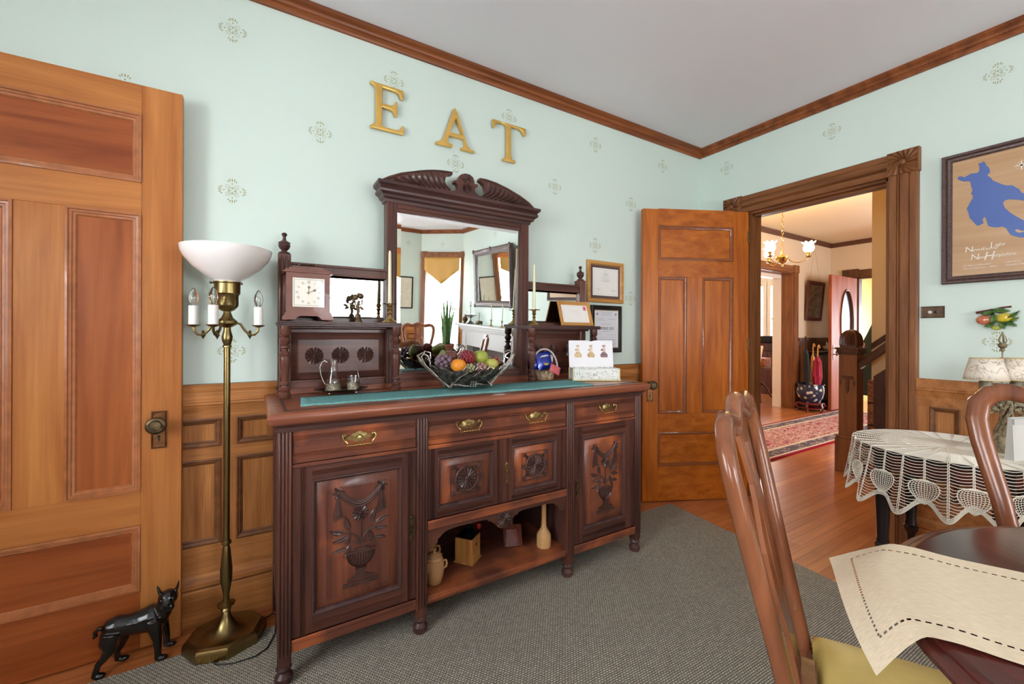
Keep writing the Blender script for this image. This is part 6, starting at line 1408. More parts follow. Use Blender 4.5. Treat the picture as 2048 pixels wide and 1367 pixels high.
# ---------------------------------------------------------------- dining chairs
YS = plain('gold_moire_fabric', srgb(250, 222, 132), .5, 0, noise=.10, ns=9, spec=.4)
CH = W('cherry', 'z')
def chair(lab, x, y, rz):
    t = thing('dining_chair', lab, 'chair', (x, y, .0115), rz, 'vase back dining chairs')
    ly = lambda z: -.21-.215*(z-.44)-.02*max(0, z-.9)
    half = [(.196, .40), (.198, .50), (.205, .60), (.220, .70), (.238, .79), (.253, .87), (.260, .935), (.252, .985), (.226, 1.016), (.185, 1.027), (.140, 1.016), (.105, 1.010), (.070, 1.022), (.035, 1.040), (0, 1.044)]
    pts = [(-a, ly(b), b) for a, b in half]+[(a, ly(b), b) for a, b in half[::-1][1:]]
    rr = [.024]*3+[.025, .026, .027, .028, .029, .029, .028, .026, .025, .026, .028, .029]; rr = rr+rr[::-1][1:]
    # frame cross-section is wider than deep
    K = len(pts); b = MB(); n = 12; vs = []
    for i in range(K):
        p = Vector(pts[i]); d = (Vector(pts[min(i+1, K-1)])-Vector(pts[max(i-1, 0)])).normalized(); bk = Vector((0, -1, -.215)).normalized(); sd = d.cross(bk).normalized(); bk = sd.cross(d).normalized()
        for k in range(n):
            a = 2*PI*k/n; c_, s_ = math.cos(a), math.sin(a); e = .8
            vs.append(p+sd*math.copysign(abs(c_)**e, c_)*rr[i]+bk*math.copysign(abs(s_)**e, s_)*.017)
    b.add(vs, [(i*n+k, i*n+(k+1) % n, (i+1)*n+(k+1) % n, (i+1)*n+k) for i in range(K-1) for k in range(n)]+[tuple(range(n)), tuple(range((K-1)*n, K*n))])
    build('back_frame', b, CH, t, angle=60)
    # pierced vase splat
    hs = [(.050, .452), (.046, .50), (.040, .54), (.050, .58), (.072, .63), (.088, .69), (.092, .74), (.080, .79), (.060, .83), (.052, .87), (.062, .92), (.078, .97), (.082, 1.01)]
    outl = hs+[(-a, b_) for a, b_ in hs[::-1]]
    holes = [[(.010, .60), (.030, .66), (.040, .72), (.030, .77), (.012, .80), (.018, .72)], [(-.010, .60), (-.018, .72), (-.012, .80), (-.030, .77), (-.040, .72), (-.030, .66)], [(0, .86), (.020, .90), (.030, .95), (.016, .975), (0, .955), (-.016, .975), (-.030, .95), (-.020, .90)]]
    bm = bmesh.new(); ed = []
    for ring in [outl]+holes:
        v_ = [bm.verts.new((a, ly(b_)+.004, b_)) for a, b_ in ring]; ed += [bm.edges.new((v_[i], v_[(i+1) % len(v_)])) for i in range(len(v_))]
    bmesh.ops.triangle_fill(bm, edges=ed, use_beauty=True); ex = bmesh.ops.extrude_face_region(bm, geom=list(bm.faces)); bmesh.ops.translate(bm, verts=[g_ for g_ in ex['geom'] if isinstance(g_, bmesh.types.BMVert)], vec=(0, -.011, 0)); bmesh.ops.recalc_face_normals(bm, faces=bm.faces)
    me = bpy.data.meshes.new('splat'); bm.to_mesh(me); bm.free(); me.materials.append(CH); o = bpy.data.objects.new('splat', me); COL.objects.link(o); o.parent = t
    d_ = o.modifiers.new('bevel', 'BEVEL'); d_.width = .002; d_.segments = 2; d_.limit_method = 'ANGLE'
    # seat
    def seat(b, z0, z1, i_, dome=0):
        q = [(-.200+i_, -.185), (.200-i_, -.185), (.240-i_, .205-i_), (-.240+i_, .205-i_)]
        if not dome: b.add([(x_, y_, z) for z in (z0, z1) for x_, y_ in q], [(0, 3, 2, 1), (4, 5, 6, 7)]+[(k, (k+1) % 4, (k+1) % 4+4, k+4) for k in range(4)])
        else:
            nn = 14
            b.grid(lambda u, v: Vector(((q[0][0]*(1-v)+q[3][0]*v)*(1-u)+(q[1][0]*(1-v)+q[2][0]*v)*u, q[0][1]*(1-v)+q[3][1]*v, z0+(z1-z0)*min(1, 5*min(u, 1-u, v, 1-v))**.5+dome*math.sin(PI*u)*math.sin(PI*v))), nn, nn)
    b = MB(); seat(b, .385, .435, 0); build('seat_rail', b, CH, t, bevel=.006)
    b = MB(); seat(b, .430, .462, .004, .016); build('seat_cushion', b, YS, t, solid=.004)
    build('splat_shoe', MB().box(-.06, .06, -.225, -.18, .43, .458), CH, t, bevel=.004)
    for s_ in (-1, 1):
        build('leg', MB().tube([(s_*.215, .180, .40), (s_*.230, .195, .33), (s_*.225, .190, .24), (s_*.208, .172, .13), (s_*.206, .170, .06), (s_*.218, .182, .02), (s_*.222, .186, .004)], [.030, .032, .025, .016, .014, .024, .026], 12), CH, t)
        build('leg', MB().tube([(s_*.197, -.205, .41), (s_*.196, -.205, .25), (s_*.2, -.235, .0)], [.022, .018, .015], 10), CH, t)
    return t
c1 = chair('cherry vase back dining chair with gold seat at the near end of the dining table', -2.053, -1.925, math.radians(-155.7))
c2 = chair('cherry vase back dining chair at far right between dining table and crochet covered table', -1.332, -2.178, math.radians(114))
c3 = chair('dining chair at the far end of the dining table, seen in the tall mirror', -.92, -4.70, math.radians(24.2))

# ---------------------------------------------------------------- dining table
dt = thing('dining_table', 'round ended dark red mahogany dining table under a cream linen runner', 'table', (-1.93, -2.43, .0055), math.radians(-24.3))
# local: axis runs along -y, semicircular ends
def stad(r, L_=1.5, n=28): return arc(0, 0, r, 0, 180, n)+arc(0, -L_, r, 180, 360, n)
def stadsweep(prof, L_=1.5):
    b = MB(); N_ = 58; vs = []
    for r, z in prof: vs += [(x, y, z) for x, y in stad(r, L_)]
    b.add(vs, [(i*N_+k, i*N_+(k+1) % N_, (i+1)*N_+(k+1) % N_, (i+1)*N_+k) for i in range(len(prof)-1) for k in range(N_)]+[tuple(range(N_)), tuple(range((len(prof)-1)*N_, len(prof)*N_))]); return b
MH = W('mahogany', 'y')
build('table_top', stadsweep([(.540, .712), (.560, .716), (.580, .722), (.5895, .730), (.590, .738), (.585, .745), (.573, .7475), (.572, .7505), (.566, .7535), (.555, .7545)]), MH, dt, angle=25)
build('table_apron', stadsweep([(.46, .64), (.47, .64), (.47, .713), (.46, .713)]), MH, dt)
for y in (-.25, -1.25):
    ped = build('pedestal', MB().lathe([(.05, .20), (.07, .24), (.05, .30), (.04, .40), (.065, .50), (.07, .56), (.05, .62), (.09, .66), (.12, .70)], (0, y, 0), 28), MH, dt)
    for k in range(3):
        a = PI/2+k*2*PI/3+(PI if y < -1 else 0); build('leg', MB().tube([(r*math.cos(a), y+r*math.sin(a), z) for r, z in ((.03, .30), (.10, .28), (.20, .16), (.30, .05), (.36, .02))], [.035, .032, .026, .022, .022], 10), MH, dt)
# linen runner
def linen():
    m, N, L, b = mat('cream_linen'); out = N['Material Output']
    def M_(op, a, b2=None):
        n = N.new('ShaderNodeMath'); n.operation = op
        for i, v in enumerate((a, b2)):
            if v is None: continue
            if isinstance(v, (int, float)): n.inputs[i].default_value = v
            else: L.new(v, n.inputs[i])
        return n.outputs[0]
    uv = N.new('ShaderNodeUVMap'); sp = N.new('ShaderNodeSeparateXYZ'); L.new(uv.outputs[0], sp.inputs[0]); U, V = sp.outputs[0], sp.outputs[1]
    e = .040; hw = .0021
    dash = lambda c: M_('LESS_THAN', M_('FRACT', M_('DIVIDE', c, .0125)), .58)
    l1 = M_('MULTIPLY', M_('LESS_THAN', M_('ABSOLUTE', M_('SUBTRACT', V, e)), hw), M_('MULTIPLY', M_('GREATER_THAN', U, e), dash(U)))
    l2 = M_('MULTIPLY', M_('LESS_THAN', M_('ABSOLUTE', M_('SUBTRACT', V, .344-e)), hw), M_('MULTIPLY', M_('GREATER_THAN', U, e), dash(U)))
    l3 = M_('MULTIPLY', M_('LESS_THAN', M_('ABSOLUTE', M_('SUBTRACT', U, e)), hw), M_('MULTIPLY', M_('MULTIPLY', M_('GREATER_THAN', V, e), M_('LESS_THAN', V, .344-e)), M_('LESS_THAN', M_('FRACT', M_('DIVIDE', V, .0085)), .55)))
    hole = M_('MAXIMUM', M_('MAXIMUM', l1, l2), l3)
    mp = N.new('ShaderNodeMapping'); mp.inputs['Scale'].default_value = (60, 500, 1); L.new(uv.outputs[0], mp.inputs['Vector'])
    n = N.new('ShaderNodeTexNoise'); n.inputs['Scale'].default_value = 1; n.inputs['Detail'].default_value = 3; L.new(mp.outputs[0], n.inputs['Vector'])
    r = N.new('ShaderNodeValToRGB'); r.color_ramp.elements[0].position = .3; r.color_ramp.elements[0].color = srgb(212, 194, 164); r.color_ramp.elements[1].position = .7; r.color_ramp.elements[1].color = srgb(232, 216, 188); L.new(n.outputs['Fac'], r.inputs['Fac'])
    L.new(r.outputs[0], b.inputs['Base Color']); b.inputs['Roughness'].default_value = .9; b.inputs['Specular IOR Level'].default_value = .15
    bp = N.new('ShaderNodeBump'); bp.inputs['Strength'].default_value = .15; bp.inputs['Distance'].default_value = .002; L.new(n.outputs['Fac'], bp.inputs['Height']); L.new(bp.outputs[0], b.inputs['Normal'])
    tr = N.new('ShaderNodeBsdfTransparent'); mx = N.new('ShaderNodeMixShader'); L.new(hole, mx.inputs[0]); L.new(b.outputs[0], mx.inputs[1]); L.new(tr.outputs[0], mx.inputs[2]); L.new(mx.outputs[0], out.inputs[0])
    return m
b = MB(); NU, NV = 120, 24; uvs = []
ux, uy = .41, -.912; N0 = Vector((-2.305, -1.985)); F0 = Vector((-1.984, -1.845)); OV = .125
for j in range(NV+1):
    t = j/NV; base = N0.lerp(F0, t); e_ = -.035*4*t*(1-t)
    for i in range(NU+1):
        s = -OV+(1.95+OV)*(i/NU)**1.6
        q = max(0, e_-s) ; on = max(s, e_)
        hx = .44+.46*t; dr = .84-.44*t+.15*math.sin(PI*t)
        k = q*q/(q+.03)
        lat = -.45*q*t
        p = base+Vector((ux, uy))*(on-q*hx-(q-k)*(1-hx)*.6)+Vector((.916, .40))*lat
        z = .7615+.0012*math.sin(s*9+t*4)-k*dr+.004*math.exp(-((s-.03)/.04)**2)
        b.v.append(Vector((p.x, p.y, z))); uvs.append((s+OV, t*.344))
for j in range(NV):
    for i in range(NU): a = j*(NU+1)+i; b.f.append([a, a+1, a+NU+2, a+NU+1]); b.m.append(0)
b.uv = uvs
o = build('linen_runner', b, linen()); tag(o, 'cream linen runner with drawn thread hem hanging off the dining table end', 'runner')

# ---------------------------------------------------------------- round side table with crochet cover
TX, TY, TZ = -.41, -1.59, .700
EB = W('ebony', 'z')
stb = thing('side_table', 'round dark table with turned legs under a white crochet cover by the doorway', 'table', (TX, TY, .0))
build('table_top', MB().lathe([(.33, .672), (.345, .676), (.350, .684), (.350, .690), (.342, .698), (.335, .6985)], n=64), W('ebony', 'x'), stb)
build('table_apron', MB().lathe([(.27, .60), (.275, .60), (.275, .673), (.27, .673)], n=48), W('mahogany', 'x'), stb)
for sx in (-1, 1):
    for sy in (-1, 1):
        build('turned_leg', MB().lathe([(.016, 0), (.022, .01), (.024, .05), (.018, .10), (.014, .15), (.020, .18), (.030, .20), (.032, .215), (.024, .225), (.026, .235), (.022, .25), (.030, .45), (.032, .56), (.026, .575), (.036, .59), (.036, .675)], (sx*.188-.0, sy*.19, 0), 24), EB, stb)
b = MB(); SR, NP = .0015, 16; HALF = PI/NP
def skirt(th, d):
    f = math.cos(NP*th)     # 1 at pineapple centre, -1 between
    r = .358+.03*d/.25+(-.016*f*(d/.25)**1.3)+.012*math.sin(5*th+1)*(d/.25)
    return Vector((TX+r*math.cos(th), TY+r*math.sin(th), TZ+.004-d))
def hem(th):
    f = .5-.5*math.cos(NP*th); return .190+.060*f**1.3+.012*math.sin(3*th)
def strand(pts, r=SR, n=4): b.tube(pts, r, n, cap=False)
def pw(d):   # half angle of the pineapple at depth d
    t = (d-.092)/.103
    return HALF*.66*math.sin(PI*t**.62)**.75 if 0 < t < 1 else 0
for k in range(NP):
    tp = 2*PI*k/NP; tc_ = tp+HALF
    # double chains
    for t0, L_ in ((tp, .10), (tc_, None)):
        L_ = L_ or hem(t0)
        for s_ in (-1, 1):
            m_ = int(L_/.0058); strand([skirt(t0+s_*(.0045+.0035*(i % 2)), L_*i/m_) for i in range(m_+1)], .0017)
    for sg in (-1, 1):
        i = 0
        while True:
            d = .004+i*.0125
            if d > .245: break
            a0 = pw(d); a1 = HALF-.010
            pts = []
            for j in range(7):
                u = j/6; ang = a0+(a1-a0)*u; dd = d+.006*math.sin(PI*u)-(.012*(1-u) if a0 else 0)*0
                th = tp+sg*ang
                if dd < hem(th): pts.append(skirt(th, dd))
            if len(pts) > 1 and not (d > .187 and len(pts) < 3): strand(pts)
            i += 1
    # pineapple mesh
    outl_ = [skirt(tp+s_*pw(d), d) for s_, rng in ((1, range(13)), (-1, range(12, -1, -1))) for d in [.0925+.102*i_/12 for i_ in rng]]
    b.tube(outl_, .0022, 4, closed=True)
    for i_ in range(11):
        d = .097+.0085*i_; w_ = pw(d)
        if w_ <= 0: continue
        strand([skirt(tp-w_+2*w_*j/12, d+(.0018 if j % 2 else -.0018)) for j in range(13)], .0013)
    for j in range(-4, 5):
        strand([skirt(tp+pw(d)*j/5, d) for d in [.096+.094*i_/8 for i_ in range(9)]], .0012)
    strand([skirt(tp+pw(.100)*(-1+2*j/8), .098) for j in range(9)], .0035)
for off, r_ in ((0, .0026), (.006, .0018), (.012, .0018), (.018, .0016)):
    b.tube([skirt(th, hem(th)-off) for th in [2*PI*i/480 for i in range(480)]], r_, 4, closed=True)
b.tube([skirt(th, hem(th)-(.018 if i % 2 else 0)) for i, th in enumerate([2*PI*i/480 for i in range(480)])], .0015, 4, closed=True)
# top: solid centre, open outer rows
def top(r, th, z=0): return Vector((TX+r*math.cos(th), TY+r*math.sin(th), TZ+.0022+z))
r = .355
while r > .17:
    b.tube([top(r+.0006*math.sin(th*32), th) for th in [2*PI*i/128 for i in range(128)]], .0019 if r > .25 else .0028, 4, closed=True); r -= .0092 if r > .25 else .0075
for k in range(2*NP):
    th = PI*k/NP
    for s_ in (-1, 1): strand([top(.358-.2*i/12, th+s_*(.009+.003*(i % 2)), .0008) for i in range(13)], .0020)
for k in range(64): th = 2*PI*k/64; strand([top(.17, th), top(.25, th)], .0022)
b.lathe([(.001, TZ+.0015), (.168, TZ+.0015), (.168, TZ+.0032), (.001, TZ+.0036)], (TX, TY, 0), 64)
for k in range(24): b.tube([top(.02+.15*i/6, 2*PI*k/24+.03*i, .001) for i in range(7)], .0024, 4)
# keep every strand above the table edge
o = build('crochet_cover', b, plain('ecru_cotton', srgb(232, 224, 208), .85, spec=.2), angle=70); tag(o, 'ecru crochet lace cover with pineapple border draped over the round side table', 'tablecloth')

# table lamp with two parchment shades
LPX, LPY = -.335, -1.735
tl = thing('table_lamp', 'antiqued two light figural lamp with parchment shades on the crochet covered table', 'lamp', (LPX, LPY, TZ+.0045))
BZ = plain('antique_gilt_casting', srgb(150, 136, 108), .5, .4, noise=.5, ns=70, bump=.6)
RR = Vector((.854, -.52))
build('lamp_foot', MB().lathe([(.050, 0), (.054, .006), (.048, .014), (.040, .026), (.032, .04), (.022, .055), (.018, .07), (.001, .072)], n=20), BZ, tl)
b = MB()
random.seed(3)
for k in range(7):
    a0 = k*.9; b.tube([((.014+.014*math.sin(z*30+k))*math.cos(a0+z*14), (.014+.014*math.sin(z*30+k))*math.sin(a0+z*14), z) for z in [.05+.014*i for i in range(14)]], [.009-.0002*i for i in range(14)], 7)
for s_ in (-1, 1):
    for j in range(4):
        b.tube([(s_*RR.x*q, s_*RR.y*q, .20+.02*math.sin(q*50+j*1.6)+.012*(j-1.5)) for q in [.01+.015*i for i in range(8)]], .008, 7)
    for j in range(10): b.sphere((s_*RR.x*(.02+.012*j), s_*RR.y*(.02+.012*j)-.012, .195+.014*math.sin(j*2)), .010, 7, 5)
build('figural_stem', b, BZ, tl)
sl = plain('marbled_sleeve', srgb(126, 118, 96), .5, .2, noise=.35, ns=30)
def parch():
    m, N, L, b_ = mat('parchment_shade'); tc = N.new('ShaderNodeTexCoord'); n = N.new('ShaderNodeTexNoise'); n.inputs['Scale'].default_value = 16; n.inputs['Detail'].default_value = 4; n.inputs['Distortion'].default_value = 1.5; L.new(tc.outputs['Object'], n.inputs['Vector'])
    r = N.new('ShaderNodeValToRGB'); e = r.color_ramp.elements; e[0].position = .47; e[0].color = srgb(228, 216, 198); e[1].position = .53; e[1].color = srgb(230, 220, 202); q = e.new(.50); q.color = srgb(168, 146, 124)
    L.new(n.outputs['Fac'], r.inputs['Fac']); L.new(r.outputs[0], b_.inputs['Base Color']); b_.inputs['Roughness'].default_value = .7; return m
PS = parch(); tan_ = plain('tan_binding', srgb(206, 180, 130), .7)
for s_, dd in ((-1, .074), (1, .064)):
    cx, cy = RR.x*dd*s_, RR.y*dd*s_
    slv = build('candle_sleeve', MB().lathe([(.012, .20), (.026, .205), (.022, .225), (.021, .33)], (cx, cy, 0), 24), sl, tl)
    shd = build('lamp_shade', MB().lathe([(.070, .320), (.066, .345), (.0505, .415)], (cx, cy, 0), 40, cap=False), PS, tl, solid=.0015)
    bb = MB(); bb.tube([(cx+.070*math.cos(a), cy+.070*math.sin(a), .320) for a in [2*PI*i/40 for i in range(40)]], .002, 6, closed=True); bb.tube([(cx+.0505*math.cos(a), cy+.0505*math.sin(a), .415) for a in [2*PI*i/40 for i in range(40)]], .0018, 6, closed=True); build('shade_binding', bb, tan_, shd)
b = MB(); b.tube([(0, 0, .22), (0, 0, .455)], .0028, 8); build('centre_rod', b, BZ, tl)
b = MB(); b.lathe([(.004, .445), (.010, .452), (.006, .458), (.014, .466), (.016, .476), (.010, .484)], n=12)
for k in range(5): a = 2*PI*k/5; b.tube([(.004*math.cos(a), .004*math.sin(a), .48), (.013*math.cos(a), .013*math.sin(a), .492), (.009*math.cos(a), .009*math.sin(a), .510), (.001*math.cos(a), .001*math.sin(a), .528)], .0022, 6)
b.sphere((0, 0, .530), .004, 8, 6); build('openwork_finial', b, BZ, tl)
wc = thing('white_gift_box', 'plain white folded card box beside the lamp on the crochet covered table', 'box', (-.462, -1.80, TZ+.0045), math.radians(-20))
b = MB(); b.add([(-.05, -.015, 0), (.05, -.015, 0), (.05, .015, 0), (-.05, .015, 0), (-.045, -.006, .172), (.05, -.006, .172), (.05, .008, .176), (-.045, .008, .176)], [(0, 3, 2, 1), (4, 5, 6, 7), (0, 1, 5, 4), (1, 2, 6, 5), (2, 3, 7, 6), (3, 0, 4, 7)]); build('box_body', b, plain('white_card', srgb(226, 226, 220), .6), wc)
build('folded_top', MB().box(-.045, .05, -.0125, -.008, .148, .172), plain('card_shade', srgb(214, 214, 208), .6), wc)

# ---------------------------------------------------------------- right wall: framed lake map, plaque, switch
mpf = thing('framed_map', 'dark framed wooden map of a blue lake on the right wall', 'picture', (-.002, -1.466, 1.495))
def MF(y, z): return (y+1.466, z-1.495)
b = MB(); b.frame(-.86, 0, 0, .683, [(0, 0), (0, -.022), (.005, -.028), (.014, -.026), (.018, -.020), (.024, -.023), (.030, -.021), (.036, -.014), (.040, -.014)], plane='yz'); build('picture_frame', b, plain('carved_dark_frame', srgb(82, 58, 52), .45, 0, .15, noise=.35, ns=90, bump=.4), mpf)
bd = build('map_board', MB().box(-.012, -.004, -.822, -.038, .038, .645), wood('birch_map', srgb(204, 168, 130), srgb(186, 146, 106), 'y', .5, .35, .5, 1.8, .1), mpf)
LAKE = [(-1.524, 2.05), (-1.528, 2.059), (-1.54, 2.057), (-1.549, 2.049), (-1.558, 2.053), (-1.572, 2.061), (-1.595, 2.057), (-1.602, 2.063), (-1.604, 2.09), (-1.599, 2.101), (-1.601, 2.106), (-1.608, 2.102), (-1.616, 2.109), (-1.623, 2.101), (-1.627, 2.084), (-1.636, 2.071), (-1.64, 2.047), (-1.635, 2.041), (-1.63, 2.032), (-1.64, 2.021), (-1.65, 2.001), (-1.671, 1.981), (-1.693, 1.963), (-1.713, 1.959), (-1.723, 1.946), (-1.735, 1.933), (-1.742, 1.914), (-1.75, 1.908), (-1.82, 1.90), (-1.90, 1.85), (-1.98, 1.78), (-2.05, 1.74), (-2.12, 1.70), (-2.15, 1.64), (-2.10, 1.63), (-2.0, 1.66), (-1.9, 1.66), (-1.80, 1.68),
        (-1.751, 1.695), (-1.736, 1.698), (-1.709, 1.715), (-1.701, 1.731), (-1.694, 1.752), (-1.681, 1.763), (-1.666, 1.762), (-1.646, 1.768), (-1.633, 1.777), (-1.63, 1.797), (-1.626, 1.817), (-1.621, 1.826), (-1.614, 1.812), (-1.619, 1.795), (-1.609, 1.788), (-1.597, 1.784), (-1.585, 1.803), (-1.568, 1.835), (-1.565, 1.859), (-1.558, 1.881), (-1.566, 1.901), (-1.579, 1.931), (-1.581, 1.943), (-1.573, 1.957), (-1.579, 1.971), (-1.573, 2.001), (-1.573, 2.013), (-1.566, 2.024), (-1.548, 2.027), (-1.531, 2.04)]
def filled(name, rings, x, m, par, th=.001):
    bm = bmesh.new(); ed = []
    for ring in rings:
        v_ = [bm.verts.new((x, *MF(*p))) for p in ring]; ed += [bm.edges.new((v_[i], v_[(i+1) % len(v_)])) for i in range(len(v_))]
    bmesh.ops.triangle_fill(bm, edges=ed, use_beauty=True); ex = bmesh.ops.extrude_face_region(bm, geom=list(bm.faces)); bmesh.ops.translate(bm, verts=[g_ for g_ in ex['geom'] if isinstance(g_, bmesh.types.BMVert)], vec=(-th, 0, 0)); bmesh.ops.recalc_face_normals(bm, faces=bm.faces)
    me = bpy.data.meshes.new(name); bm.to_mesh(me); bm.free(); me.materials.append(m); o = bpy.data.objects.new(name, me); COL.objects.link(o); o.parent = par; return o
isle = [(-1.75, 1.873), (-1.73, 1.883), (-1.703, 1.892), (-1.690, 1.891), (-1.683, 1.879), (-1.689, 1.854), (-1.709, 1.822), (-1.728, 1.801), (-1.75, 1.777), (-1.80, 1.75), (-1.85, 1.745), (-1.86, 1.80), (-1.82, 1.85), (-1.78, 1.87)]
isle2 = [(-1.721, 1.735), (-1.728, 1.741), (-1.74, 1.731), (-1.760, 1.725), (-1.74, 1.721), (-1.731, 1.723)]
filled('blue_lake', [LAKE, isle, isle2], -.0122, plain('lake_blue', srgb(82, 108, 172), .3, 0, .5), bd)
wht = plain('white_engraving', srgb(238, 230, 214), .5)
def mtext(s, y, z, size, sh=.25, fx=1.0): text('lettering', s, size, at(-.0135, *MF(y, z), FACE_X), wht, bd, .0002, shear=sh, font_x=fx)
mtext('N', -1.551, 1.655, .040, .1); mtext('ewfound', -1.5765, 1.656, .024, .5, 1.05); mtext('L', -1.640, 1.664, .042, .1, .8); mtext('ake', -1.6545, 1.670, .024, .5)
mtext('N', -1.571, 1.612, .042, .1); mtext('ew', -1.598, 1.614, .024, .5, 1.0); mtext('H', -1.617, 1.604, .062, .25, .8); mtext('ampshire', -1.645, 1.617, .024, .5, .9)
mtext('22 Miles of Shoreline', -1.545, 1.5805, .0115, .4); mtext('Normal Elevation - 589 ft', -1.545, 1.566, .0115, .4); mtext('Lake Area - 4,106 acres', -1.691, 1.5815, .0115, .4); mtext('Greatest Depth - 183 ft', -1.691, 1.567, .0115, .4)
b = MB(); cy, cz = MF(-1.742, 2.048); b.tube([(-.0135, cy+.019*math.cos(a), cz+.019*math.sin(a)) for a in [2*PI*i/30 for i in range(30)]], .0006, 4, closed=True)
for k in range(8):
    a = k*PI/4; r_ = .030 if k % 2 == 0 else .014; b.add([(-.0138, cy+r_*math.cos(a), cz+r_*math.sin(a)), (-.0138, cy+.003*math.cos(a+PI/2), cz+.003*math.sin(a+PI/2)), (-.0138, cy-.003*math.cos(a+PI/2), cz-.003*math.sin(a+PI/2))], [(0, 1, 2)])
build('compass_rose', b, wht, bd)
sw = thing('light_switch', 'antique bronze push button light switch plate beside the door casing', 'switch', (-.001, -1.4275, 1.349))
build('switch_plate', MB().box(-.004, 0, -.048, .048, -.032, .032), plain('bronze_plate', srgb(94, 74, 58), .35, .8, noise=.25, ns=30), sw, bevel=.0015)
b = MB(); b.frame(-.046, .046, -.030, .030, [(0, -.004), (.001, -.0055), (.003, -.004)], plane='yz'); build('plate_rim', b, BRONZE, sw)
for y, m_ in ((.010, plain('pearl_button', srgb(206, 200, 190), .3)), (-.014, plain('black_button', srgb(16, 14, 14), .3))):
    build('push_button', MB().lathe([(.0085, 0), (.0085, .003), (.0062, .0035), (.006, .006), (.001, .0065)], n=20, M=Matrix.Translation((-.004, y, 0)) @ Matrix.Rotation(-PI/2, 4, 'Y')), m_, sw)
fp = thing('ceramic_fruit_plaque', 'glazed ceramic peach and lemon with green leaves hung on the right wall', 'plaque', (-.002, -1.660, 1.308))
def blob(nm, y, z, r, sy, sz, m, rot=0, d=.5): 
    Mx = Matrix.Translation((-.016, y, z)) @ Matrix.Rotation(math.radians(rot), 4, 'X'); build(nm, MB().sphere((0, 0, 0), r, 20, 14, M=Mx, sx=d, sy=sy, sz=sz), m, fp)
blob('peach', .040, -.008, .026, 1.05, .9, plain('peach_glaze', srgb(206, 118, 84), .15, 0, .7, noise=.3, ns=18))
blob('lemon', -.032, .002, .026, 1.25, .85, plain('lemon_glaze', srgb(224, 196, 60), .15, 0, .7, noise=.12, ns=18), -8)
blob('lemon_bud', -.004, -.048, .014, 1.2, .8, plain('lime_glaze', srgb(176, 184, 70), .15, 0, .7, noise=.2), 0)
gg = plain('leaf_glaze', srgb(92, 128, 66), .15, 0, .7, noise=.4, ns=40)
for (y, z, L1, w1, a) in ((.020, .032, .060, .024, 160), (-.020, .040, .060, .024, 190), (-.060, .018, .050, .018, 140), (.008, .0, .05, .026, 100), (-.045, -.030, .055, .02, 20), (.018, -.032, .040, .02, 150), (-.020, -.034, .045, .022, 60), (-.062, -.006, .035, .016, 150)):
    q = MB(); leaf(q, 0, 0, L1, w1, a, 0, 8, .008); M3 = Matrix(((0, 1, 0, 0), (1, 0, 0, 0), (0, 0, 1, 0), (0, 0, 0, 1))); q.v = [Vector((-.022+p.y*1.5, y+p.x, z+p.z)) for p in q.v]; build('glazed_leaf', q, gg, fp, solid=.004)
build('branch', MB().tube([(-.012, .066, .030), (-.018, .03, .040), (-.020, -.02, .052), (-.014, -.052, .056)], [.007, .004, .004, .005], 8), plain('twig_glaze', srgb(96, 52, 44), .2, 0, .5), fp)
# ---------------------------------------------------------------- rest of the room, seen in the mirrors
WP = plain('white_mantel_paint', srgb(196, 197, 196), .4)  # white paint greyed, its backlit tone put into the colour
mt = thing('mantelpiece', 'white painted fireplace mantel seen in the tall sideboard mirror', 'mantel', (0, -3.75, 0))
b = MB()
for y0, y1 in ((-.80, -.62), (.62, .86)): b.box(-.16, -.0, y0, y1, 0, 1.0); b.box(-.18, 0, y0-.01, y1+.01, 0, .14); b.box(-.17, 0, y0+.03, y1-.03, .2, .94)
b.box(-.16, 0, -.62, .62, .74, 1.0); build('mantel_surround', b, WP, mt, bevel=.004)
b = MB(); b.box(-.20, 0, -.82, .90, 1.0, 1.03); b.box(-.23, 0, -.85, .94, 1.03, 1.065); b.box(-.27, 0, -.88, .98, 1.065, 1.10); build('mantel_shelf', b, WP, mt, bevel=.006)
def tiles():
    m, N, L, b = mat('hearth_tiles'); tc = N.new('ShaderNodeTexCoord'); mp = N.new('ShaderNodeMapping'); mp.inputs['Rotation'].default_value = (PI/2, 0, PI/2); L.new(tc.outputs['Object'], mp.inputs['Vector']); br = N.new('ShaderNodeTexBrick'); br.inputs['Scale'].default_value = 1; br.inputs['Brick Width'].default_value = .15; br.inputs['Row Height'].default_value = .07; br.inputs['Mortar Size'].default_value = .004
    br.inputs['Color1'].default_value = srgb(58, 74, 92); br.inputs['Color2'].default_value = srgb(96, 92, 84); br.inputs['Mortar'].default_value = srgb(190, 186, 176); L.new(mp.outputs[0], br.inputs['Vector']); L.new(br.outputs[0], b.inputs['Base Color']); b.inputs['Roughness'].default_value = .2; return m
b = MB(); b.box(-.04, 0, -.62, -.36, 0, .74); b.box(-.04, 0, .36, .62, 0, .74); b.box(-.04, 0, -.36, .36, .58, .74); build('tile_facing', b, tiles(), mt)
build('firebox', MB().box(-.01, 0, -.36, .36, 0, .58), plain('flat_black', srgb(24, 22, 22), .9), mt)  # flat black sheet filling the fireplace opening
om = thing('overmantel_mirror', 'dark carved frame mirror over the white mantel, seen in the tall mirror', 'mirror', (-.03, -3.74, 1.85))
T = Matrix.Rotation(math.radians(-4), 4, 'Y')
b = MB(); b.frame(-.60, .60, -.46, .46, [(0, 0), (0, -.04), (.02, -.06), (.05, -.05), (.08, -.035), (.10, -.02)], plane='yz', M=T)
for y in (-.58, 0, .58):
    for z in (-.44, .44): b.sphere((-.055, y, z), .035, 10, 8, sx=.4, M=T)
build('mirror_frame', b, plain('carved_brown_frame', srgb(78, 52, 46), .4, 0, .2, noise=.4, ns=40, bump=.5), om)
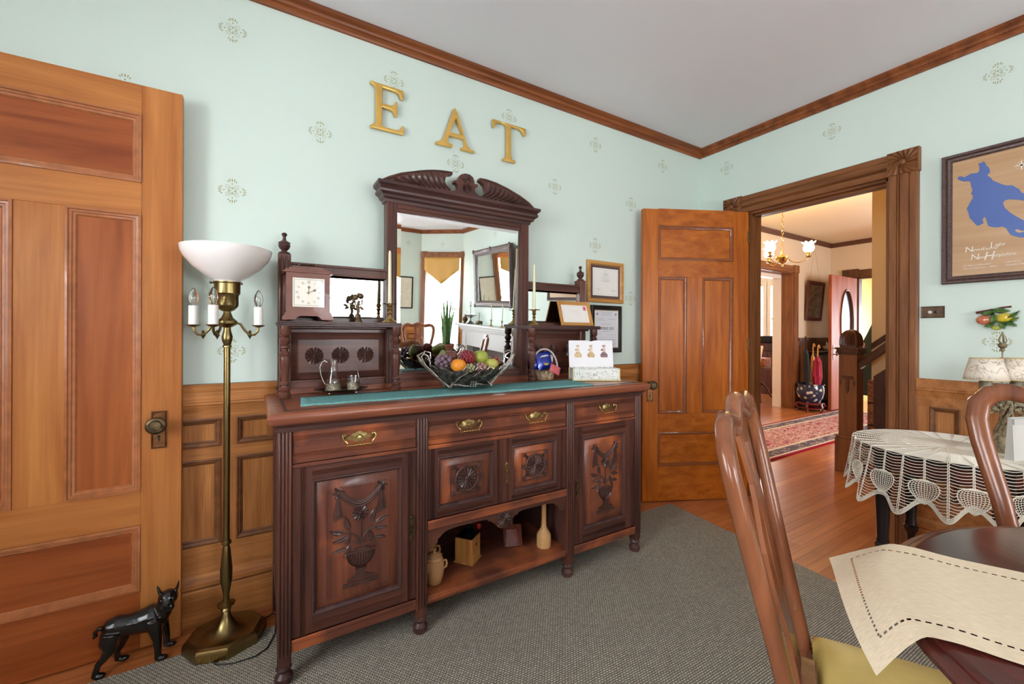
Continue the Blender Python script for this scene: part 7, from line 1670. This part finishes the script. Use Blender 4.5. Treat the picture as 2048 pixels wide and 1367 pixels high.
build('mirror_plate', MB().box(-.018, -.010, -.51, .51, -.37, .37, M=T), MIRROR, om, smooth=False)
def onm(y): return (-.15, y, 1.1005)
ck_ = thing('tiered_cake_stand', 'dark silver footed stand with glass cruets on the white mantel', 'stand', onm(-4.28))
build('stand_body', MB().lathe([(.07, 0), (.075, .01), (.05, .03), (.02, .05), (.015, .09), (.05, .12), (.10, .14), (.105, .15), (.02, .145), (.006, .16), (.005, .28), (.015, .30), (.001, .31)], n=24), SILVER, ck_)
b = MB()
for k in range(4): a = k*PI/2; b.lathe([(.018, .152), (.020, .19), (.008, .22), (.010, .235)], (.055*math.cos(a), .055*math.sin(a), 0), 12)
build('cruets', b, GLASS, ck_)
build('carrying_loop', MB().tube([(0, .022*math.sin(t), .335+.032*math.cos(t)) for t in [i*PI/8 for i in range(16)]], .003, 6, closed=True), BRONZE, ck_)
ct = thing('cruet_frame', 'small dark footed cruet frame with loop handle on the mantel', 'stand', onm(-3.95))
build('frame_body', MB().lathe([(.05, .015), (.06, .03), (.055, .06), (.02, .065), (.004, .07), (.004, .14)], n=20), BRONZE, ct)
for k in range(3): a = k*2*PI/3; build('ball_foot', MB().sphere((.045*math.cos(a), .045*math.sin(a), .009), .009, 8, 6), BRONZE, ct)
build('carrying_loop', MB().tube([(0, .018*math.sin(t), .165+.028*math.cos(t)) for t in [i*PI/8 for i in range(16)]], .003, 6, closed=True), BRONZE, ct)
jr = thing('small_urn', 'small dark lidded urn at the far end of the mantel', 'urn', onm(-4.48)); build('urn_body', MB().lathe([(.03, 0), (.035, .01), (.02, .02), (.045, .05), (.048, .08), (.03, .11), (.008, .13), (.012, .15), (.001, .16)], n=20), BRONZE, jr)
build('ring_handle', MB().tube([(0, .05+.015*math.cos(t), .09+.03*math.sin(t)) for t in [i*PI/6 for i in range(12)]], .003, 6, closed=True), BRONZE, jr)
candlestick(-.15, -3.55, 1.1005, 'tall brass candlestick on the middle of the white mantel', 'ivory taper candle on the middle of the white mantel', .26, 0)
candlestick(-.15, -3.22, 1.1005, 'tall brass candlestick on the near end of the white mantel', 'ivory taper candle on the near end of the white mantel', .26, 0)
# snake plant
sn = thing('snake_plant', 'tall snake plant in a brown pot on a stand before the bay window', 'plant', (-.34, -4.83, 0))
build('plant_stand', MB().lathe([(.13, 0), (.13, .03), (.05, .06), (.04, .38), (.13, .42), (.14, .45)], n=24), W('darkoak', 'z'), sn)
build('plant_pot', MB().lathe([(.08, .452), (.11, .47), (.13, .60), (.14, .68), (.15, .70), (.14, .72), (.13, .70), (.001, .69)], n=28, cap=False), plain('terracotta', srgb(130, 74, 54), .5), sn)
lf = plain('variegated_green', srgb(92, 130, 74), .5, noise=.5, ns=18)
random.seed(11)
for k in range(9):
    a = k*2.4; r = .03+.05*(k % 3)/2; h_ = random.uniform(.65, 1.0); tx_, ty_ = math.cos(a)*.13*(.4+random.random()), math.sin(a)*.13*(.5+random.random()); w_ = .03
    q = MB(); q.grid(lambda u, v: Vector((r*math.cos(a)+tx_*v*v+(u-.5)*2*w_*math.cos(a+1.57)*(1-v**3), r*math.sin(a)+ty_*v*v+(u-.5)*2*w_*math.sin(a+1.57)*(1-v**3), .70+h_*v)), 4, 10); build('leaf', q, lf, sn, solid=.004)
# radiator under the bay window
rd2 = copy_tree(rd); rd2.matrix_world = BAY @ Matrix.Translation((.30, .16, 0)); rd2['label'] = 'silver painted radiator under the angled bay window, seen in the mirror'
for ch in list(rd2.children):
    if ch.name.startswith('radiator_shelf'): bpy.data.objects.remove(ch)
rd2.scale = (.62, .8, .6)
# framed print on the far wall
pr_ = thing('framed_print', 'narrow black framed pale print on the far mint wall, seen in the tall mirror', 'picture', (-.93, -5.568, 1.60))
b = MB(); b.frame(-.21, .21, -.29, .29, [(0, 0), (0, .016), (.004, .02), (.018, .018), (.022, .010)]); build('picture_frame', b, plain('black_frame', srgb(26, 22, 22), .35, 0, .2), pr_)
build('printed_sheet', MB().box(-.19, .19, .004, .009, -.27, .27), plain('cream_print', srgb(214, 204, 182), .6, noise=.08, ns=12), pr_)
